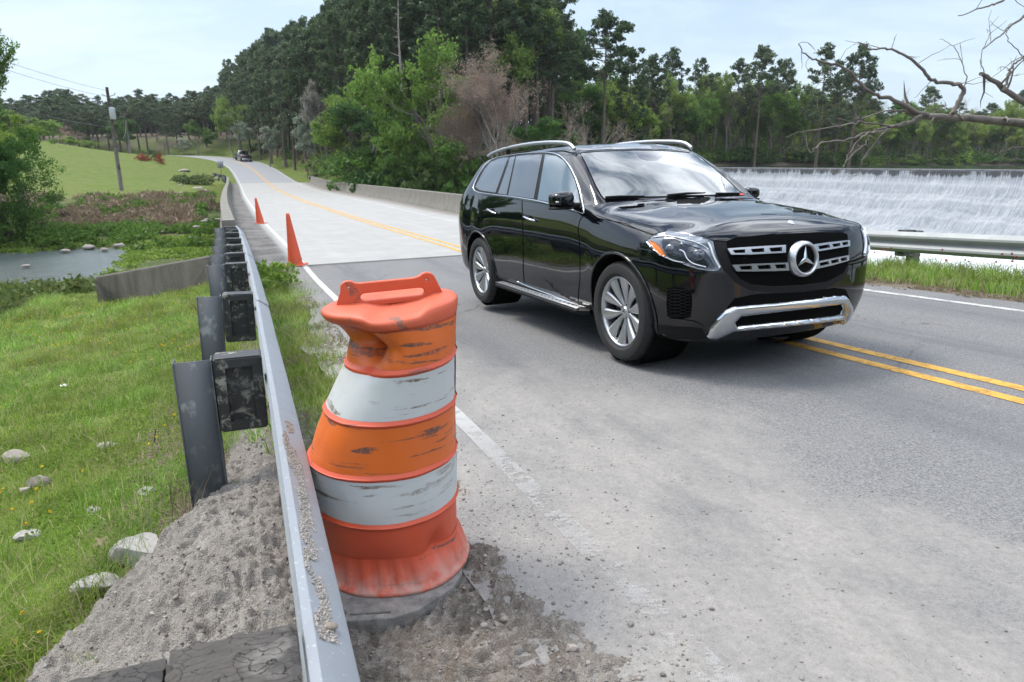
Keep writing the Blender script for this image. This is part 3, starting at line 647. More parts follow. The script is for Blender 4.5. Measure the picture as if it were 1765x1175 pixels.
def tree(kind, data_key, maker, H0, px, Y, top, tm, cm, label, cat='tree', group=None, sx=None, base=None, names=('trunk', 'crown'), spin=None):
    """stand one tree at ground distance Y on the bearing of px, tall enough to reach the height seen at top"""
    if data_key not in _meshes:
        tb, V, Q = maker(); me = mesh_data(names[1], V, [Q], LM[cm])
        Vt = np.concatenate(tb.V); fs = []
        if tb.Q: fs.append(np.concatenate(tb.Q))
        if tb.T: fs.append(np.concatenate(tb.T))
        _meshes[data_key] = (mesh_data(names[0], Vt, fs, BK[tm], True), me)
    mt, mc = _meshes[data_key]
    x = (px - 882.5) / F_PX * (Y * math.cos(PITCH) + 1.0 * math.sin(PITCH)); g = gz1(x, Y) - .1 if base is None else base
    v = -(top - 587.5) / F_PX; ry = math.cos(PITCH) + v * math.sin(PITCH); rz = -math.sin(PITCH) + v * math.cos(PITCH); zt = CAM_H + Y / ry * rz
    h = max(.8, zt - g); k = h / H0; kx = k if sx is None else sx
    e = empty(kind, (x, Y, g), random.uniform(0, 6.28) if spin is None else spin, label=label, cat=cat, group=group); e.scale = (kx, kx, k)
    obj(names[0], mt, e); obj(names[1], mc, e)
    return e
def zone(px, tab):
    for lim, txt in tab:
        if px < lim: return txt
    return tab[-1][1]
ZL = [(70, 'behind the slim tree at the left edge'), (165, 'above the hill crest left of the transformer pole'), (235, 'behind the two utility poles'), (300, 'above the red azaleas'), (355, 'just right of the red azaleas'), (999, 'where the road bends out of sight')]
ZM = [(452, 'above the dark pickup'), (520, 'left of the tall blossoming tree'), (595, 'behind the two blossoming trees'), (680, 'behind the yellow green bushy tree'), (800, 'behind the big bright green tree'), (900, 'behind the pinkish bare tree'), (9999, 'right of the pinkish bare tree')]
ZR = [(1100, 'above the left part of the windscreen'), (1240, 'above the right end of the car roof'), (1350, 'left of the tips of the dead branches'), (1500, 'behind the tips of the dead branches'), (1640, 'behind the thick dead limb'), (9999, 'at the right edge of the picture')]
ROWN = ['front row', 'middle row', 'back row']
def pine(px, Y, top, label, group, far=False, k=None, sx=None):
    i = random.randrange(5) if k is None else k
    args = [(20, .52, 3.0), (20, .60, 3.3), (20, .45, 2.8), (20, .68, 3.1), (20, .38, 3.7)][i]
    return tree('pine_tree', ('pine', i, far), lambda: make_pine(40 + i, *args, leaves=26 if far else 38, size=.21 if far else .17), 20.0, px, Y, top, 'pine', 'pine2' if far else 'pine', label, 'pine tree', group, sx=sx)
def decid(px, Y, top, col, label, group=None, k=None, sx=None, bark='grey', cat='tree', low=0):
    i = random.randrange(3) if k is None else k
    return tree('leafy_tree', ('dec', i, col, low, bark), lambda: make_decid(70 + i, 12.0, 5, 3, 22, .17, .62, spread=[.5, .62, .72][i], low=low), 12.0, px, Y, top, bark, col, label, cat, group, sx=sx)
def bare(px, Y, top, label, group=None, k=None, sx=None, bud=3, bark='grey', key='b', cat='bare tree', dmax=6):
    i = random.randrange(2) if k is None else k
    return tree('bare_tree', ('bare', i, bud, bark, dmax), lambda: make_bare(90 + i, 12.0, 4 if dmax == 7 else 3, 6, [.42, .5][i], bud * 4, .06), 12.0, px, Y, top, bark, 'bud', label, cat, group, sx=sx, names=('trunk', 'twigs'))
SKX = [-80, 30, 60, 85, 100, 130, 150, 170, 230, 270, 300, 340, 375, 400, 415, 440, 460, 480, 510, 530, 560, 580, 600, 640, 700, 760, 830, 900, 950, 990]
SKY = [120, 168, 170, 162, 152, 148, 160, 166, 162, 153, 165, 157, 142, 128, 108, 92, 70, 58, 42, 36, 28, 12, -5, -40, -60, -70, -60, -50, -25, 0]
G1 = 'pines of the wood beyond the green hill'
L1 = 'dark pine standing in the long wood beyond the grassy hill'
for i in range(84):
    px = -60 + 470 * (i + random.random()) / 84; row = i % 3
    pine(px, [158, 176, 196][row] + random.uniform(-6, 6), np.interp(px, SKX, SKY) + [24, 8, 2][row] + random.uniform(-4, 12), ROWN[row].split()[0] + ' row far pine ' + zone(px, ZL), G1, far=True, sx=random.uniform(.7, 1.05))
G2 = 'tall pines on the slope right of the road'; L2 = 'tall dark pine crowded in the wood on the slope right of the road'
def DB(px): return np.interp(px, [395, 440, 500, 560, 620, 700, 800, 1000], [156, 140, 118, 102, 92, 84, 80, 88])
for i in range(86):
    px = 398 + 560 * ((i + random.random()) / 86) ** 1.05; row = i % 3
    pine(px, DB(px) + [0, 12, 26][row] + random.uniform(-4, 4), np.interp(px, SKX, SKY) + [26, 10, 0][row] + random.uniform(-10, 12), ROWN[row].split()[0] + ' row roadside pine ' + zone(px, ZM), G2, far=px < 520, sx=random.uniform(.8, 1.1))
# a few single trees the eye picks out
pine(950, 84, -35, 'tallest dark pine rising out of frame behind the car roof, left of the round-topped pine', None, k=1, sx=1.0)
pine(1040, 86, 27, 'round-topped dark pine standing alone against the sky above the car windscreen', None, k=4, sx=1.15)
pine(1082, 92, 100, 'smaller dark pine just right of the round-topped pine', None, k=3)
e_ = tree('snag', 'snag', lambda: make_pine(77, 20, .9, 1.2, 1, .6, .05), 20., 697, 74, -30, 'dead', 'brown', 'bare pale snag trunk rising in front of the dark pines', 'dead tree', names=('trunk', 'twigs'), sx=.9)
decid(745, 63, 68, 'bright', 'big bright green tree in front of the dark pines left of the pinkish bare tree', k=2, sx=1.05, low=40)
decid(700, 66, 215, 'bright', 'low bright green tree beside the big bright green one', k=1, sx=.75, low=20)
decid(600, 74, 165, 'bright', 'yellow green bushy tree below the dark pines beyond the bridge', k=1, sx=.8, low=30)
decid(885, 82, -8, 'yellow', 'pale yellow green tree whose top shows above the pinkish bare tree', k=1, sx=1.1)
decid(655, 70, 175, 'dark', 'dark green dense tree between the two bright green trees', k=2, sx=1.0, low=30)
bare(868, 58, 62, 'big bare tree with pinkish red buds above the left end of the car roof', k=1, bud=2, sx=1.15, dmax=7, bark='dead')
bare(965, 60, 165, 'low bare grey tree leaning right behind the car roof', k=0, bud=0, sx=.95)
decid(565, 96, 143, 'blossom2', 'tall grey white blossoming tree at the wood edge', k=0, sx=.55)
decid(530, 98, 198, 'blossom', 'small white dogwood beside the tall blossoming tree', k=1, sx=.55)
decid(420, 140, 196, 'blossom', 'white flowering dogwood beyond the dark pickup', k=2, sx=.75)
decid(466, 122, 218, 'blossom', 'low white flowering bush right of the dark pickup', k=1, sx=.5)
decid(318, 150, 238, 'blossom', 'small white dogwood beyond the red bushes', k=1, sx=.5)
for px, Y, top, c, l in ((405, 140, 165, 'yellow', 'slim yellow green tree behind the dogwood at the bend'), (135, 140, 234, 'bright', 'small bright green bush tree on the crest of the hill'), (345, 150, 205, 'mid', 'mid green tree in front of the far wood near the bend'),
                         (80, 132, 205, 'bright', 'light green tree at the left end of the hill'), (60, 120, 190, 'yellow', 'yellow green tree beside the near cedar'), (228, 150, 205, 'mid', 'dark mid green tree behind the second utility pole'), (170, 160, 200, 'mid', 'mid green tree behind the transformer pole')):
    decid(px, Y, top, c, l, sx=.75)
bare(110, 150, 215, 'bare greyish tree behind the crest of the hill', bud=3, sx=.8, dmax=6)
bare(287, 140, 225, 'thin bare tree behind the red bushes', bud=0, sx=.6)
# right-hand shore of the lake: named single trees, then rows
G3 = 'trees along the far shore of the lake'
spec = [(1150, 128, 86, 'p'), (1200, 132, 103, 'p'), (1225, 140, 128, 'p'), (1300, 128, 84, 'p'), (1262, 136, 105, 'p'), (1340, 138, 105, 'p'), (1405, 126, 80, 'p'), (1462, 130, 82, 'p'), (1435, 142, 120, 'p'), (1583, 170, 152, 'p'), (1530, 165, 178, 'p'), (1640, 180, 178, 'p'), (1490, 150, 172, 'p'), (1740, 185, 158, 'p'), (1690, 180, 180, 'p'), (1118, 110, 98, 'p')]
for px, Y, top, _ in spec: pine(px, Y, top, 'tallest far shore pine ' + zone(px, ZR), 'pines on the far shore of the lake', sx=random.uniform(.9, 1.2), far=True)
for i in range(26):
    px = 1000 + 790 * (i + random.random()) / 26; Y = np.interp(px, [1000, 1250, 1765], [118, 142, 186]) + random.uniform(0, 16)
    pine(px, Y, np.interp(px, [1000, 1150, 1480, 1520, 1765], [130, 165, 172, 192, 182]) + random.uniform(0, 22), 'lower far shore pine ' + zone(px, ZR), 'pines on the far shore of the lake', far=True, sx=random.uniform(.8, 1.05))
for i in range(62):
    px = 985 + 800 * (i + random.random()) / 62; Y = np.interp(px, [1000, 1250, 1765], [104, 130, 172]) + random.uniform(-2, 10)
    c = random.choice(['bright', 'yellow', 'bright', 'yellow', 'yellow', 'mid']); top = np.interp(px, [985, 1100, 1300, 1480, 1520, 1765], [130, 145, 150, 175, 198, 190]) + random.uniform(-22, 34)
    nm = {'bright': 'bright green', 'mid': 'mid green', 'yellow': 'yellow green'}[c]
    decid(px, Y, top, c, nm + ' far shore tree ' + zone(px, ZR), nm + ' trees along the far shore of the lake', sx=random.uniform(.7, 1.0), low=18 if i % 2 else 0)
for i in range(40):
    px = 1100 + 680 * (i + random.random()) / 40; Y = np.interp(px, [1000, 1250, 1765], [108, 133, 176]) + random.uniform(-2, 8)
    bare(px, Y, np.interp(px, [1000, 1480, 1765], [140, 150, 196]) + random.uniform(-15, 30), 'bare grey far shore tree ' + zone(px, ZR), 'bare trees along the far shore of the lake', bud=0, sx=random.uniform(.45, .65), dmax=6)
# leafy trees in front of the pines, x 800-1080
for px, Y, top, c, l in ((1010, 92, 150, 'mid', 'mid green tree behind the car roof below the round-topped pine'), (1060, 96, 150, 'bright', 'bright green tree behind the car roof right of the pines'), (935, 74, 205, 'mid', 'low green tree right of the pinkish bare tree'), (815, 70, 200, 'dark', 'dark green undergrowth tree at the foot of the bare tree'), (780, 60, 240, 'mid', 'green bushy tree behind the parapet beside the car'), (1095, 100, 175, 'bright', 'bright green tree at the left end of the lake shore')):
    decid(px, Y, top, c, l, sx=.85, low=30)
# shrubs
def bush(px, Y, top, col, label, group=None, sx=None, k=None, H=2.5, name='bush', cat='bush'):
    i = random.randrange(3) if k is None else k
    return tree(name, ('bush', i, col), lambda: make_bush(120 + i), 2.5, px, Y, top, 'dark', col, label, cat, group, sx=sx, names=('stem', 'foliage'))
for i in range(38):
    px = 556 + 304 * (i + random.random()) / 38; Y = np.interp(px, [520, 600, 700, 860], [86, 72, 62, 60]) + random.uniform(-3, 8)
    while so((px - 882.5) / F_PX * Y, Y)[1][0] < 8.2: Y += 2
    c = random.choice(['bright', 'mid', 'mid', 'dark', 'weed']); nm = {'bright': 'bright green', 'mid': 'mid green', 'dark': 'dark green', 'weed': 'dull green'}[c]
    bush(px, Y, np.interp(px, [520, 560, 620, 700, 860], [285, 272, 252, 262, 270]) + random.uniform(-14, 16), c, nm + ' bush behind the right bridge parapet, ' + ('towards its far end' if px < 640 else 'below the big bright green tree' if px < 760 else 'close to the car tail'), nm + ' bushes behind the bridge parapet', sx=random.uniform(1.2, 2.0))
for i in range(40):
    px = 985 + 800 * (i + random.random()) / 40; Y = np.interp(px, [985, 1100, 1250, 1500, 1765], [94, 112, 131, 150, 169]) + random.uniform(-1, 5)
    c = random.choice(['mid', 'dark', 'weed', 'bright']); nm = {'bright': 'bright green', 'mid': 'mid green', 'dark': 'dark green', 'weed': 'dull green'}[c]
    bush(px, Y, 262 + random.uniform(-12, 10), c, nm + ' far shore bush ' + zone(px, ZR), nm + ' bushes at the far lake shore', sx=random.uniform(1.6, 2.6))
for px, Y, top, l, s in ((250, 118, 262, 'wide low red azalea on the hill, left of the round one', .62), (278, 116, 259, 'round red azalea bush on the hill beside the wide one', .36)):
    bush(px, Y, top, 'red', l, sx=s, k=1)
bush(264, 121, 256, 'dark', 'dark evergreen shrub between and behind the two red azaleas', sx=.8)
for px, l in ((316, 'left of the three small grey green clumps on the lawn by the road'), (334, 'middle one of the three small grey green clumps on the lawn by the road'), (349, 'right one of the three small grey green clumps on the lawn by the road')):
    bush(px, 84, 299, 'weed', l, sx=.75, name='shrub', cat='shrub')
# understory and creek-side weeds, nobody could count them
def scatter(n, fn, seed):
    r = np.random.default_rng(seed); P = fn(r, n); return P
def stuff_leaves(name, P, rad, per, size, mat, label, cat, elong=1.8, up=0., seed=1, zsq=.8):
    V, Q = leafcloud(P, rad, per, size, np.random.default_rng(seed), elong, zsq, up)
    return obj(name, mesh_data(name, V, [Q], mat), label=label, cat=cat, kind='stuff')
r_ = np.random.default_rng(5)
def so_pts(n, s0, s1, o0, o1, dz0, dz1, cond=None, power=1.0):
    s = r_.uniform(s0, s1, n); o = o0 + (o1 - o0) * r_.random(n) ** power; P = RW(s, o); P[:, 2] = ground(P[:, 0], P[:, 1]); 
    if cond is not None: P = P[cond(P, s, o)]
    P[:, 2] += r_.uniform(dz0, dz1, len(P)); return P
noiseok = lambda P, s, o: fbm(P[:, 0] * .5 + 9, P[:, 1] * .5, 3) > .42
stuff_leaves('bank_weeds', so_pts(6500, 9.5, 19.5, -36, -5.4, .02, .32, lambda P, s, o: (P[:, 2] > CREEK_Z - .1) & (fbm(P[:, 0], P[:, 1], 3) > .36) & ((s > 12.5) | (o < -8.6))), .26, 22, .075, LM['weed'], 'dull green weeds covering the near creek bank', 'weeds', 2.2, 1.0)
stuff_leaves('bank_weeds', so_pts(7500, 35.5, 60, -46, -5.4, .02, .40, lambda P, s, o: (P[:, 2] > CREEK_Z - .02) & (fbm(P[:, 0] * .6 + 3, P[:, 1] * .6, 3) > np.where(s > 45, .54, .45))), .40, 22, .12, LM['mid'], 'green weeds and brambles on the far creek bank below the hill', 'weeds', 2.0, .8, 2)
stuff_leaves('dry_weeds', so_pts(3200, 45, 62, -40, -5.4, .0, .4, lambda P, s, o: fbm(P[:, 0] * .4 + 30, P[:, 1] * .4, 3) > .43), .4, 26, .08, LM['brown'], 'dry brown stems and litter on the far creek bank', 'dead weeds', 5, 1.5, 3)
stuff_leaves('water_plants', so_pts(4200, 22.0, 40, -44, -5, .0, .08, lambda P, s, o: ((s > 34) | (o > -10.2 - .8 * np.sin(s))) & (P[:, 2] > CREEK_Z - .35) & (fbm(P[:, 0] * .3, P[:, 1] * .3, 3) > .32)), .35, 24, .11, LM['bright'], 'bright green low plants along the far edge of the creek', 'water plants', 1.6, .3, 4, .25)
stuff_leaves('undergrowth', so_pts(2600, 62, 150, 7.5, 30, .0, .9, lambda P, s, o: (o > 9 - 1.2 * np.sin(s * .3)) & (fbm(P[:, 0] * .3, P[:, 1] * .3, 3) > .40)), .8, 16, .34, LM['mid'], 'green undergrowth on the road bank below the pines', 'undergrowth', 1.8, .5, 5)
stuff_leaves('dry_undergrowth', so_pts(900, 84, 150, 8, 24, .0, .5, lambda P, s, o: fbm(P[:, 0] * .3 + 8, P[:, 1] * .3, 3) > .5), .7, 14, .34, LM['brown'], 'dry brown scrub on the road bank below the pines', 'scrub', 4, .8, 6)
# the wood itself carries on behind the trees one can tell apart
def woodmass(name, pxr, Yr, zfun, n, mat, label, seed, size=.5, rad=1.7):
    r = np.random.default_rng(seed); px = r.uniform(*pxr, n); Y = Yr(px) + r.uniform(0, 35, n); x = (px - 882.5) / F_PX * Y * math.cos(PITCH); g = ground(x, Y)
    top = zfun(px); v = -(top - 587.5) / F_PX; zt = CAM_H + Y / (math.cos(PITCH) + v * math.sin(PITCH)) * (-math.sin(PITCH) + v * math.cos(PITCH))
    z = g + (zt - g) * r.random(n) ** .8
    V, Q = leafcloud(np.c_[x, Y, z], r.uniform(.7, 1.2, n) * rad, 24, size, r, 1.6, .8); return obj(name, mesh_data(name, V, [Q], mat), label=label, cat='woodland', kind='stuff')
woodmass('woodland', (-120, 420), lambda p: 190 + 0 * p, lambda p: np.interp(p, SKX, SKY) + 22, 5200, LM['dark'], 'depths of the dark wood beyond the grassy hill', 11)
woodmass('woodland', (400, 1000), lambda p: DB(p) + 30, lambda p: np.interp(p, SKX, SKY) + 60, 3600, LM['dark'], 'depths of the dark pine wood right of the road', 12)
woodmass('woodland', (940, 1900), lambda p: np.interp(p, [940, 1250, 1765], [120, 160, 205]), lambda p: np.interp(p, [940, 1480, 1520, 1900], [188, 196, 205, 200]), 4800, LM['mid'], 'depths of the mixed wood behind the far shore of the lake', 13)
for a_, b_, sd_ in ((-34, -13, 31), (9, 26, 32)):
    rr_ = np.random.default_rng(sd_); P_ = RW(rr_.uniform(-75, -24, 900), rr_.uniform(a_, b_, 900)); P_[:, 2] = ground(P_[:, 0], P_[:, 1]) + 13 * rr_.random(900) ** .8
    V, Q = leafcloud(P_, rr_.uniform(.9, 1.6, 900), 14, .6, rr_, 1.6, .8); obj('woodland', mesh_data('woodland', V, [Q], LM['dark']), label='roadside wood behind the camera, mirrored in the car', cat='woodland', kind='stuff')
rr_ = np.random.default_rng(33); P_ = np.c_[rr_.uniform(-44, -21, 1300), rr_.uniform(-30, 16, 1300), np.zeros(1300)]; P_[:, 2] = ground(P_[:, 0], P_[:, 1]) + 11 * rr_.random(1300) ** .8
V, Q = leafcloud(P_, rr_.uniform(.9, 1.5, 1300), 14, .5, rr_, 1.6, .8); obj('woodland', mesh_data('woodland', V, [Q], LM['mid']), label='wood on the near creek bank outside the left edge, mirrored in the car', cat='woodland', kind='stuff')
# near cedar thicket and the slim tree at the left edge, over the creek
tree('cedar_tree', 'nearcedar', lambda: make_decid(301, 8.0, 5, 3, 110, .085, .6, spread=.7, low=150, trunk=.15), 8.0, 2, 37.5, 176, 'dark', 'mid', 'broad dark green tree standing beyond the creek at the left edge', 'tree', sx=.80)
tree('cedar_tree', 'nearcedar2', lambda: make_decid(303, 8.0, 5, 3, 60, .12, .5, spread=.55, low=60, trunk=.2), 8.0, -60, 36, 196, 'dark', 'mid', 'dark green tree cut off by the left edge beside the creek', 'tree', sx=.9)
tree('slim_tree', 'neartall', lambda: make_decid(305, 12.0, 5, 3, 40, .10, .42, spread=.42, up=.7, trunk=.25, low=60), 12.0, -2, 43, 8, 'grey', 'bright', 'tall slim light green tree at the left edge reaching into the sky', 'tree', sx=.85)
tree('slim_tree', 'neartall2', lambda: make_decid(306, 12.0, 5, 3, 34, .12, .46, spread=.42, up=.5, trunk=.25), 12.0, 42, 46, 195, 'grey', 'bright', 'lighter green tree rising out of the dark one at the left edge', 'tree', sx=.55)

# ------------------------------------------------------------------ grass near the camera
def blades(P, h, wd, r, lean=.5):
    n = len(P); h = np.broadcast_to(h, (n,)) * r.uniform(.55, 1.3, n); a = r.uniform(0, 2 * np.pi, n); lx = r.normal(0, lean, (n, 2)) * h[:, None]
    sx = np.stack([np.cos(a), np.sin(a), 0 * a], 1) * (wd * r.uniform(.6, 1.3, n))[:, None] / 2
    m_ = P + np.c_[lx * .3, h * .55]; t = P + np.c_[lx, h * (1 - .25 * np.minimum(1, np.hypot(lx[:, 0], lx[:, 1]) / h))]
    V = np.stack([P - sx, P + sx, m_ - sx * .8, m_ + sx * .8, t], 1).reshape(-1, 3); k = np.arange(n)[:, None] * 5
    return V, k + np.array([[0, 1, 3, 2]]), k + np.array([[2, 3, 4]])
def grass_obj(name, P, h, wd, mat, label, cat='grass', lean=.5, seed=3):
    V, Q, T = blades(P, h, wd, np.random.default_rng(seed), lean)
    return obj(name, mesh_data(name, V, [Q, T], mat), label=label, cat=cat, kind='stuff')
def pile_mask(s, o):
    """1 where the spilled sand lies"""
    q = np.interp(s, [-4.6, -4.0, -3.2, -2.5, -1.72, -1.3, -.6, -.1], [-5.62, -5.62, -5.62, -5.60, -5.46, -5.2, -5.02, -4.86])
    return sstep(-.07, .07, (o - q) + .12 * (fbm(s * 4, o * 4, 3) - .5))
def grass_pts(n, s0, s1, o0, o1, r):
    s = r.uniform(s0, s1, n); o = r.uniform(o0, o1, n); P = RW(s, o); P[:, 2] = ground(P[:, 0], P[:, 1]) - .005; return P, s, o
r_ = np.random.default_rng(21)
allP = []; H_all = []; W_all = []
for n, s0, s1, o0, o1, h, wd in ((62000, -4.6, 1.5, -7.6, -4.75, .05, .0035), (60000, 1.5, 6, -9.5, -4.75, .07, .006), (60000, 6, 12.5, -12.5, -4.8, .10, .010), (26000, -4, 3, -11.5, -7.5, .09, .008)):
    P, s, o = grass_pts(n, s0, s1, o0, o1, r_); k = fbm(P[:, 0] * 1.6, P[:, 1] * 1.6, 4)
    keep = (r_.random(n) < np.clip((k - .2) * 3.2, .25, 1)) & ((pile_mask(s, o) < .4) | (s > .05)) & ~((s > 10) & (o > -6.6))
    P = P[keep]; k = k[keep]; s = s[keep]; o = o[keep]
    allP.append(P); tall = 1 + 1.6 * np.clip(k - .55, 0, 1) * 3 + 1.1 * sstep(-5.3, -4.85, o) * (s > -.4); H_all.append(h * tall); W_all.append(np.full(len(P), wd))
grass_obj('grass', np.vstack(allP), np.concatenate(H_all), np.concatenate(W_all), LM['grass'], 'bright green grass and clover sloping down from the guardrail', seed=3)
# low clover leaves between the blades
P, s, o = grass_pts(60000, -4.6, 5, -8.5, -4.8, r_); keep = ((pile_mask(s, o) < .4) | (s > .05)) & (fbm(P[:, 0] * 2.3 + 5, P[:, 1] * 2.3, 4) > .42); P = P[keep]; P[:, 2] += r_.uniform(.01, .055, len(P))
V, Q = leafcloud(P, .006, 2, .015, r_, 1.0, .6); obj('clover', mesh_data('clover', V, [Q], LM['bright']), label='low clover leaves carpeting the ground between the grass blades', cat='clover', kind='stuff')
P, s, o = grass_pts(3000, -4.6, 12, -11, -4.9, r_); keep = ((pile_mask(s, o) < .4) | (s > .05)) & (fbm(P[:, 0] * 1.1 + 50, P[:, 1] * 1.1, 3) > .5); P = P[keep][:900]; P[:, 2] += r_.uniform(.06, .11, len(P))
V, Q = leafcloud(P, .005, 6, .017, r_, 1.0, .5); obj('buttercups', mesh_data('buttercups', V, [Q], leafmat('yellow_petals', [(.75, .5, .01), (.8, .6, .03)], .2)), label='tiny yellow flowers dotted through the grass', cat='flowers', kind='stuff')
# long tufts at the bottom left corner and round the posts
def tufts(name, centres, nb, h, wd, spread, label, mat='grass', lean=.55, seed=8):
    r = np.random.default_rng(seed); C = np.repeat(np.asarray(centres, float), nb, 0); P = C + np.c_[r.normal(0, spread, (len(C), 2)), np.zeros(len(C))]
    P[:, 2] = ground(P[:, 0], P[:, 1]) - .01
    return grass_obj(name, P, h, wd, LM[mat], label, 'grass', lean, seed)
tc_ = RW(np.array([-2.4, -2.2, -2.0, -1.8, -1.6, -2.1, -1.8, -2.6, -1.4, -1.5]), np.array([-5.95, -6.0, -5.9, -5.85, -5.8, -6.2, -6.1, -6.2, -5.95, -6.3]) + .1)
tufts('tall_grass', tc_, 170, .24, .006, .10, 'tuft of long grass blades hanging over the edge of the sand at the bottom left', lean=.65)
_ss = np.linspace(-3.0, -.7, 26); tc2 = RW(_ss, np.interp(_ss, [-4.6, -4.0, -3.2, -2.5, -1.72, -1.3, -.6, -.1], [-5.62, -5.62, -5.62, -5.60, -5.46, -5.2, -5.02, -4.86]) - .12 - .12 * np.abs(np.sin(np.arange(26) * 2.3)))
tufts('tall_grass', tc2, 90, .15, .004, .07, 'ragged taller grass along the left edge of the sand heap', lean=.6, seed=14)
_q = RW(r_.uniform(-3.5, 11, 420), r_.uniform(-9.5, -5.1, 420)); tufts('tall_grass', _q, 46, .15, .0045, .07, 'scattered taller tufts standing out of the grass slope', lean=.45, seed=15)
tufts('dry_grass', RW(r_.uniform(-2.5, 6, 110), r_.uniform(-8, -5.1, 110)), 26, .08, .0035, .09, 'dry straw blades lying in the green grass', mat='brown', lean=1.3, seed=16)
tc_ = RW(np.linspace(-.4, 9.0, 34), -4.28 + .18 * np.sin(np.arange(34) * 2.1)); tufts('verge_grass', tc_, 330, .20, .007, .14, 'long grass growing on the road side of the guardrail', lean=.5, seed=9)
tc_ = RW(np.linspace(4.5, 8.6, 12), -3.95 + .16 * np.sin(np.arange(12) * 1.7)); tufts('verge_grass', tc_, 90, .16, .008, .12, 'grass growing over the broken shoulder in front of the nearer cone', lean=.5, seed=10)
tc_ = RW(np.array([6.8, 7.2, 7.6]), np.array([-4.15, -4.05, -4.2])); P = np.repeat(tc_, 26, 0) + r_.normal(0, 1, (78, 3)) * np.array([.14, .14, 0]); P[:, 2] += r_.uniform(.05, .42, 78)
V, Q = leafcloud(P, .06, 12, .04, r_, 1.5, .8); wb = empty('weed', tc_[1], label='leafy weed growing beside the guardrail just short of the nearer cone', cat='weed'); fo_ = obj('foliage', mesh_data('foliage', V - tc_[1], [Q], LM['bright']), wb)
mm = MB()
for i in range(9): mm.tube([tc_[1] * 0 + np.array([0, 0, -.02]), np.array([*r_.normal(0, .1, 2), .25]), np.array([*r_.normal(0, .16, 2), .45])], [.006, .004, .002], 4)
mm.build('stem', LM['mid'], wb)
# needles and dry litter along the shoulder edge
P, s, o = grass_pts(9000, -1.6, 10, -4.5, -3.75, r_); keep = fbm(P[:, 0] * 3, P[:, 1] * 3, 3) > .5; P = P[keep]; P[:, 2] = RW(s[keep], o[keep])[:, 2] + .004
V, Q = leafcloud(P, .01, 2, .006, r_, 9, .2); obj('dry_litter', mesh_data('dry_litter', V, [Q], LM['brown']), label='brown pine straw and dry litter along the edge of the shoulder', cat='litter', kind='stuff')
# right verge
P, s, o = grass_pts(60000, -1.5, 14, 3.3, 6.4, r_); keep = (fbm(P[:, 0] * 1.2, P[:, 1] * 1.2, 4) > .30) & (r_.random(len(P)) < sstep(3.3, 4.0, o) ) & (s < 11.5 + 0 * o); P = P[keep]; o = o[keep]
grass_obj('verge_grass', P, .16 + .16 * sstep(3.7, 4.8, o), .010, LM['grass'], 'long green grass on the verge under the far guardrail', seed=12)
P, s, o = grass_pts(500, -.5, 9, 4.1, 5.4, r_); P = P[:70]; P[:, 2] += r_.uniform(.28, .42, len(P))
V, Q = leafcloud(P, .012, 22, .016, r_, 1.2, 1); obj('red_clover', mesh_data('red_clover', V, [Q], leafmat('clover_flower', [(.30, .03, .05), (.42, .08, .10)], .2)), label='small dark red clover flowers among the verge grass under the far guardrail', cat='flowers', kind='stuff')
P, s, o = grass_pts(16000, -1.5, 12, 3.0, 4.1, r_); P[:, 2] = RW(s, o)[:, 2] + .004; P = P[fbm(P[:, 0] * 3, P[:, 1] * 3, 3) > .42]
V, Q = leafcloud(P, .01, 2, .007, r_, 8, .2); obj('dry_litter', mesh_data('dry_litter', V, [Q], LM['brown']), label='brown pine straw along the far edge of the road', cat='litter', kind='stuff')
# ------------------------------------------------------------------ near guardrail
def galv(name, base=(.46, .49, .52), rough=.42, spangle=26, metal=.4, streak=True):
    q = NM(name); p = q.pos(); v = q.vor(spangle, p, out='Color'); n = q.noise(2.2, p, 6, .6); f = q.noise(70, p, 4)
    c = q.mix(q.ramp(q.sep(v)[0], 0, 1, (0,) * 3, (.25,) * 3), base, tuple(.8 * b for b in base)); c = q.mix(q.ramp(n, .35, .7, (0,) * 3, (.5,) * 3), c, tuple(.75 * b for b in base))
    c = q.mix(q.ramp(f, .62, .72, (0,) * 3, (.5,) * 3), c, (.62, .64, .66))
    q.set(Base_Color=c, Metallic=metal, Roughness=q.mr(n, .3, .7, rough - .08, rough + .12)); q.bump(f, .08, .004); return q.m
def post_mat():
    q = NM('weathered_steel'); p = q.pos(); n = q.noise(9, p, 6, .65, stretch=(1, 1, .6)); f = q.noise(3, p, 4)
    c = q.mix(q.ramp(n, .54, .64, (0,) * 3, (.8,) * 3), q.mix(f, (.065, .074, .084), (.11, .122, .133)), (.22, .235, .24))
    q.set(Base_Color=c, Metallic=.1, Roughness=.7); return q.m
def block_mat():
    q = NM('composite_block'); p = q.pos(); n = q.noise(14, p, 8, .7, dist=.4); b = q.noise(4.5, p, 4)
    k = q.mth('MULTIPLY', q.ramp(n, .52, .60), q.ramp(b, .42, .56))
    c = q.mix(k, q.mix(q.noise(40, p), (.018, .019, .021), (.04, .041, .044)), q.mix(q.noise(120, p), (.20, .20, .17), (.38, .38, .33)))
    q.set(Base_Color=c, Roughness=q.mr(k, 0, 1, .55, .95)); q.bump(q.mth('MULTIPLY', k, q.noise(90, p, 4)), .8, .012); return q.m
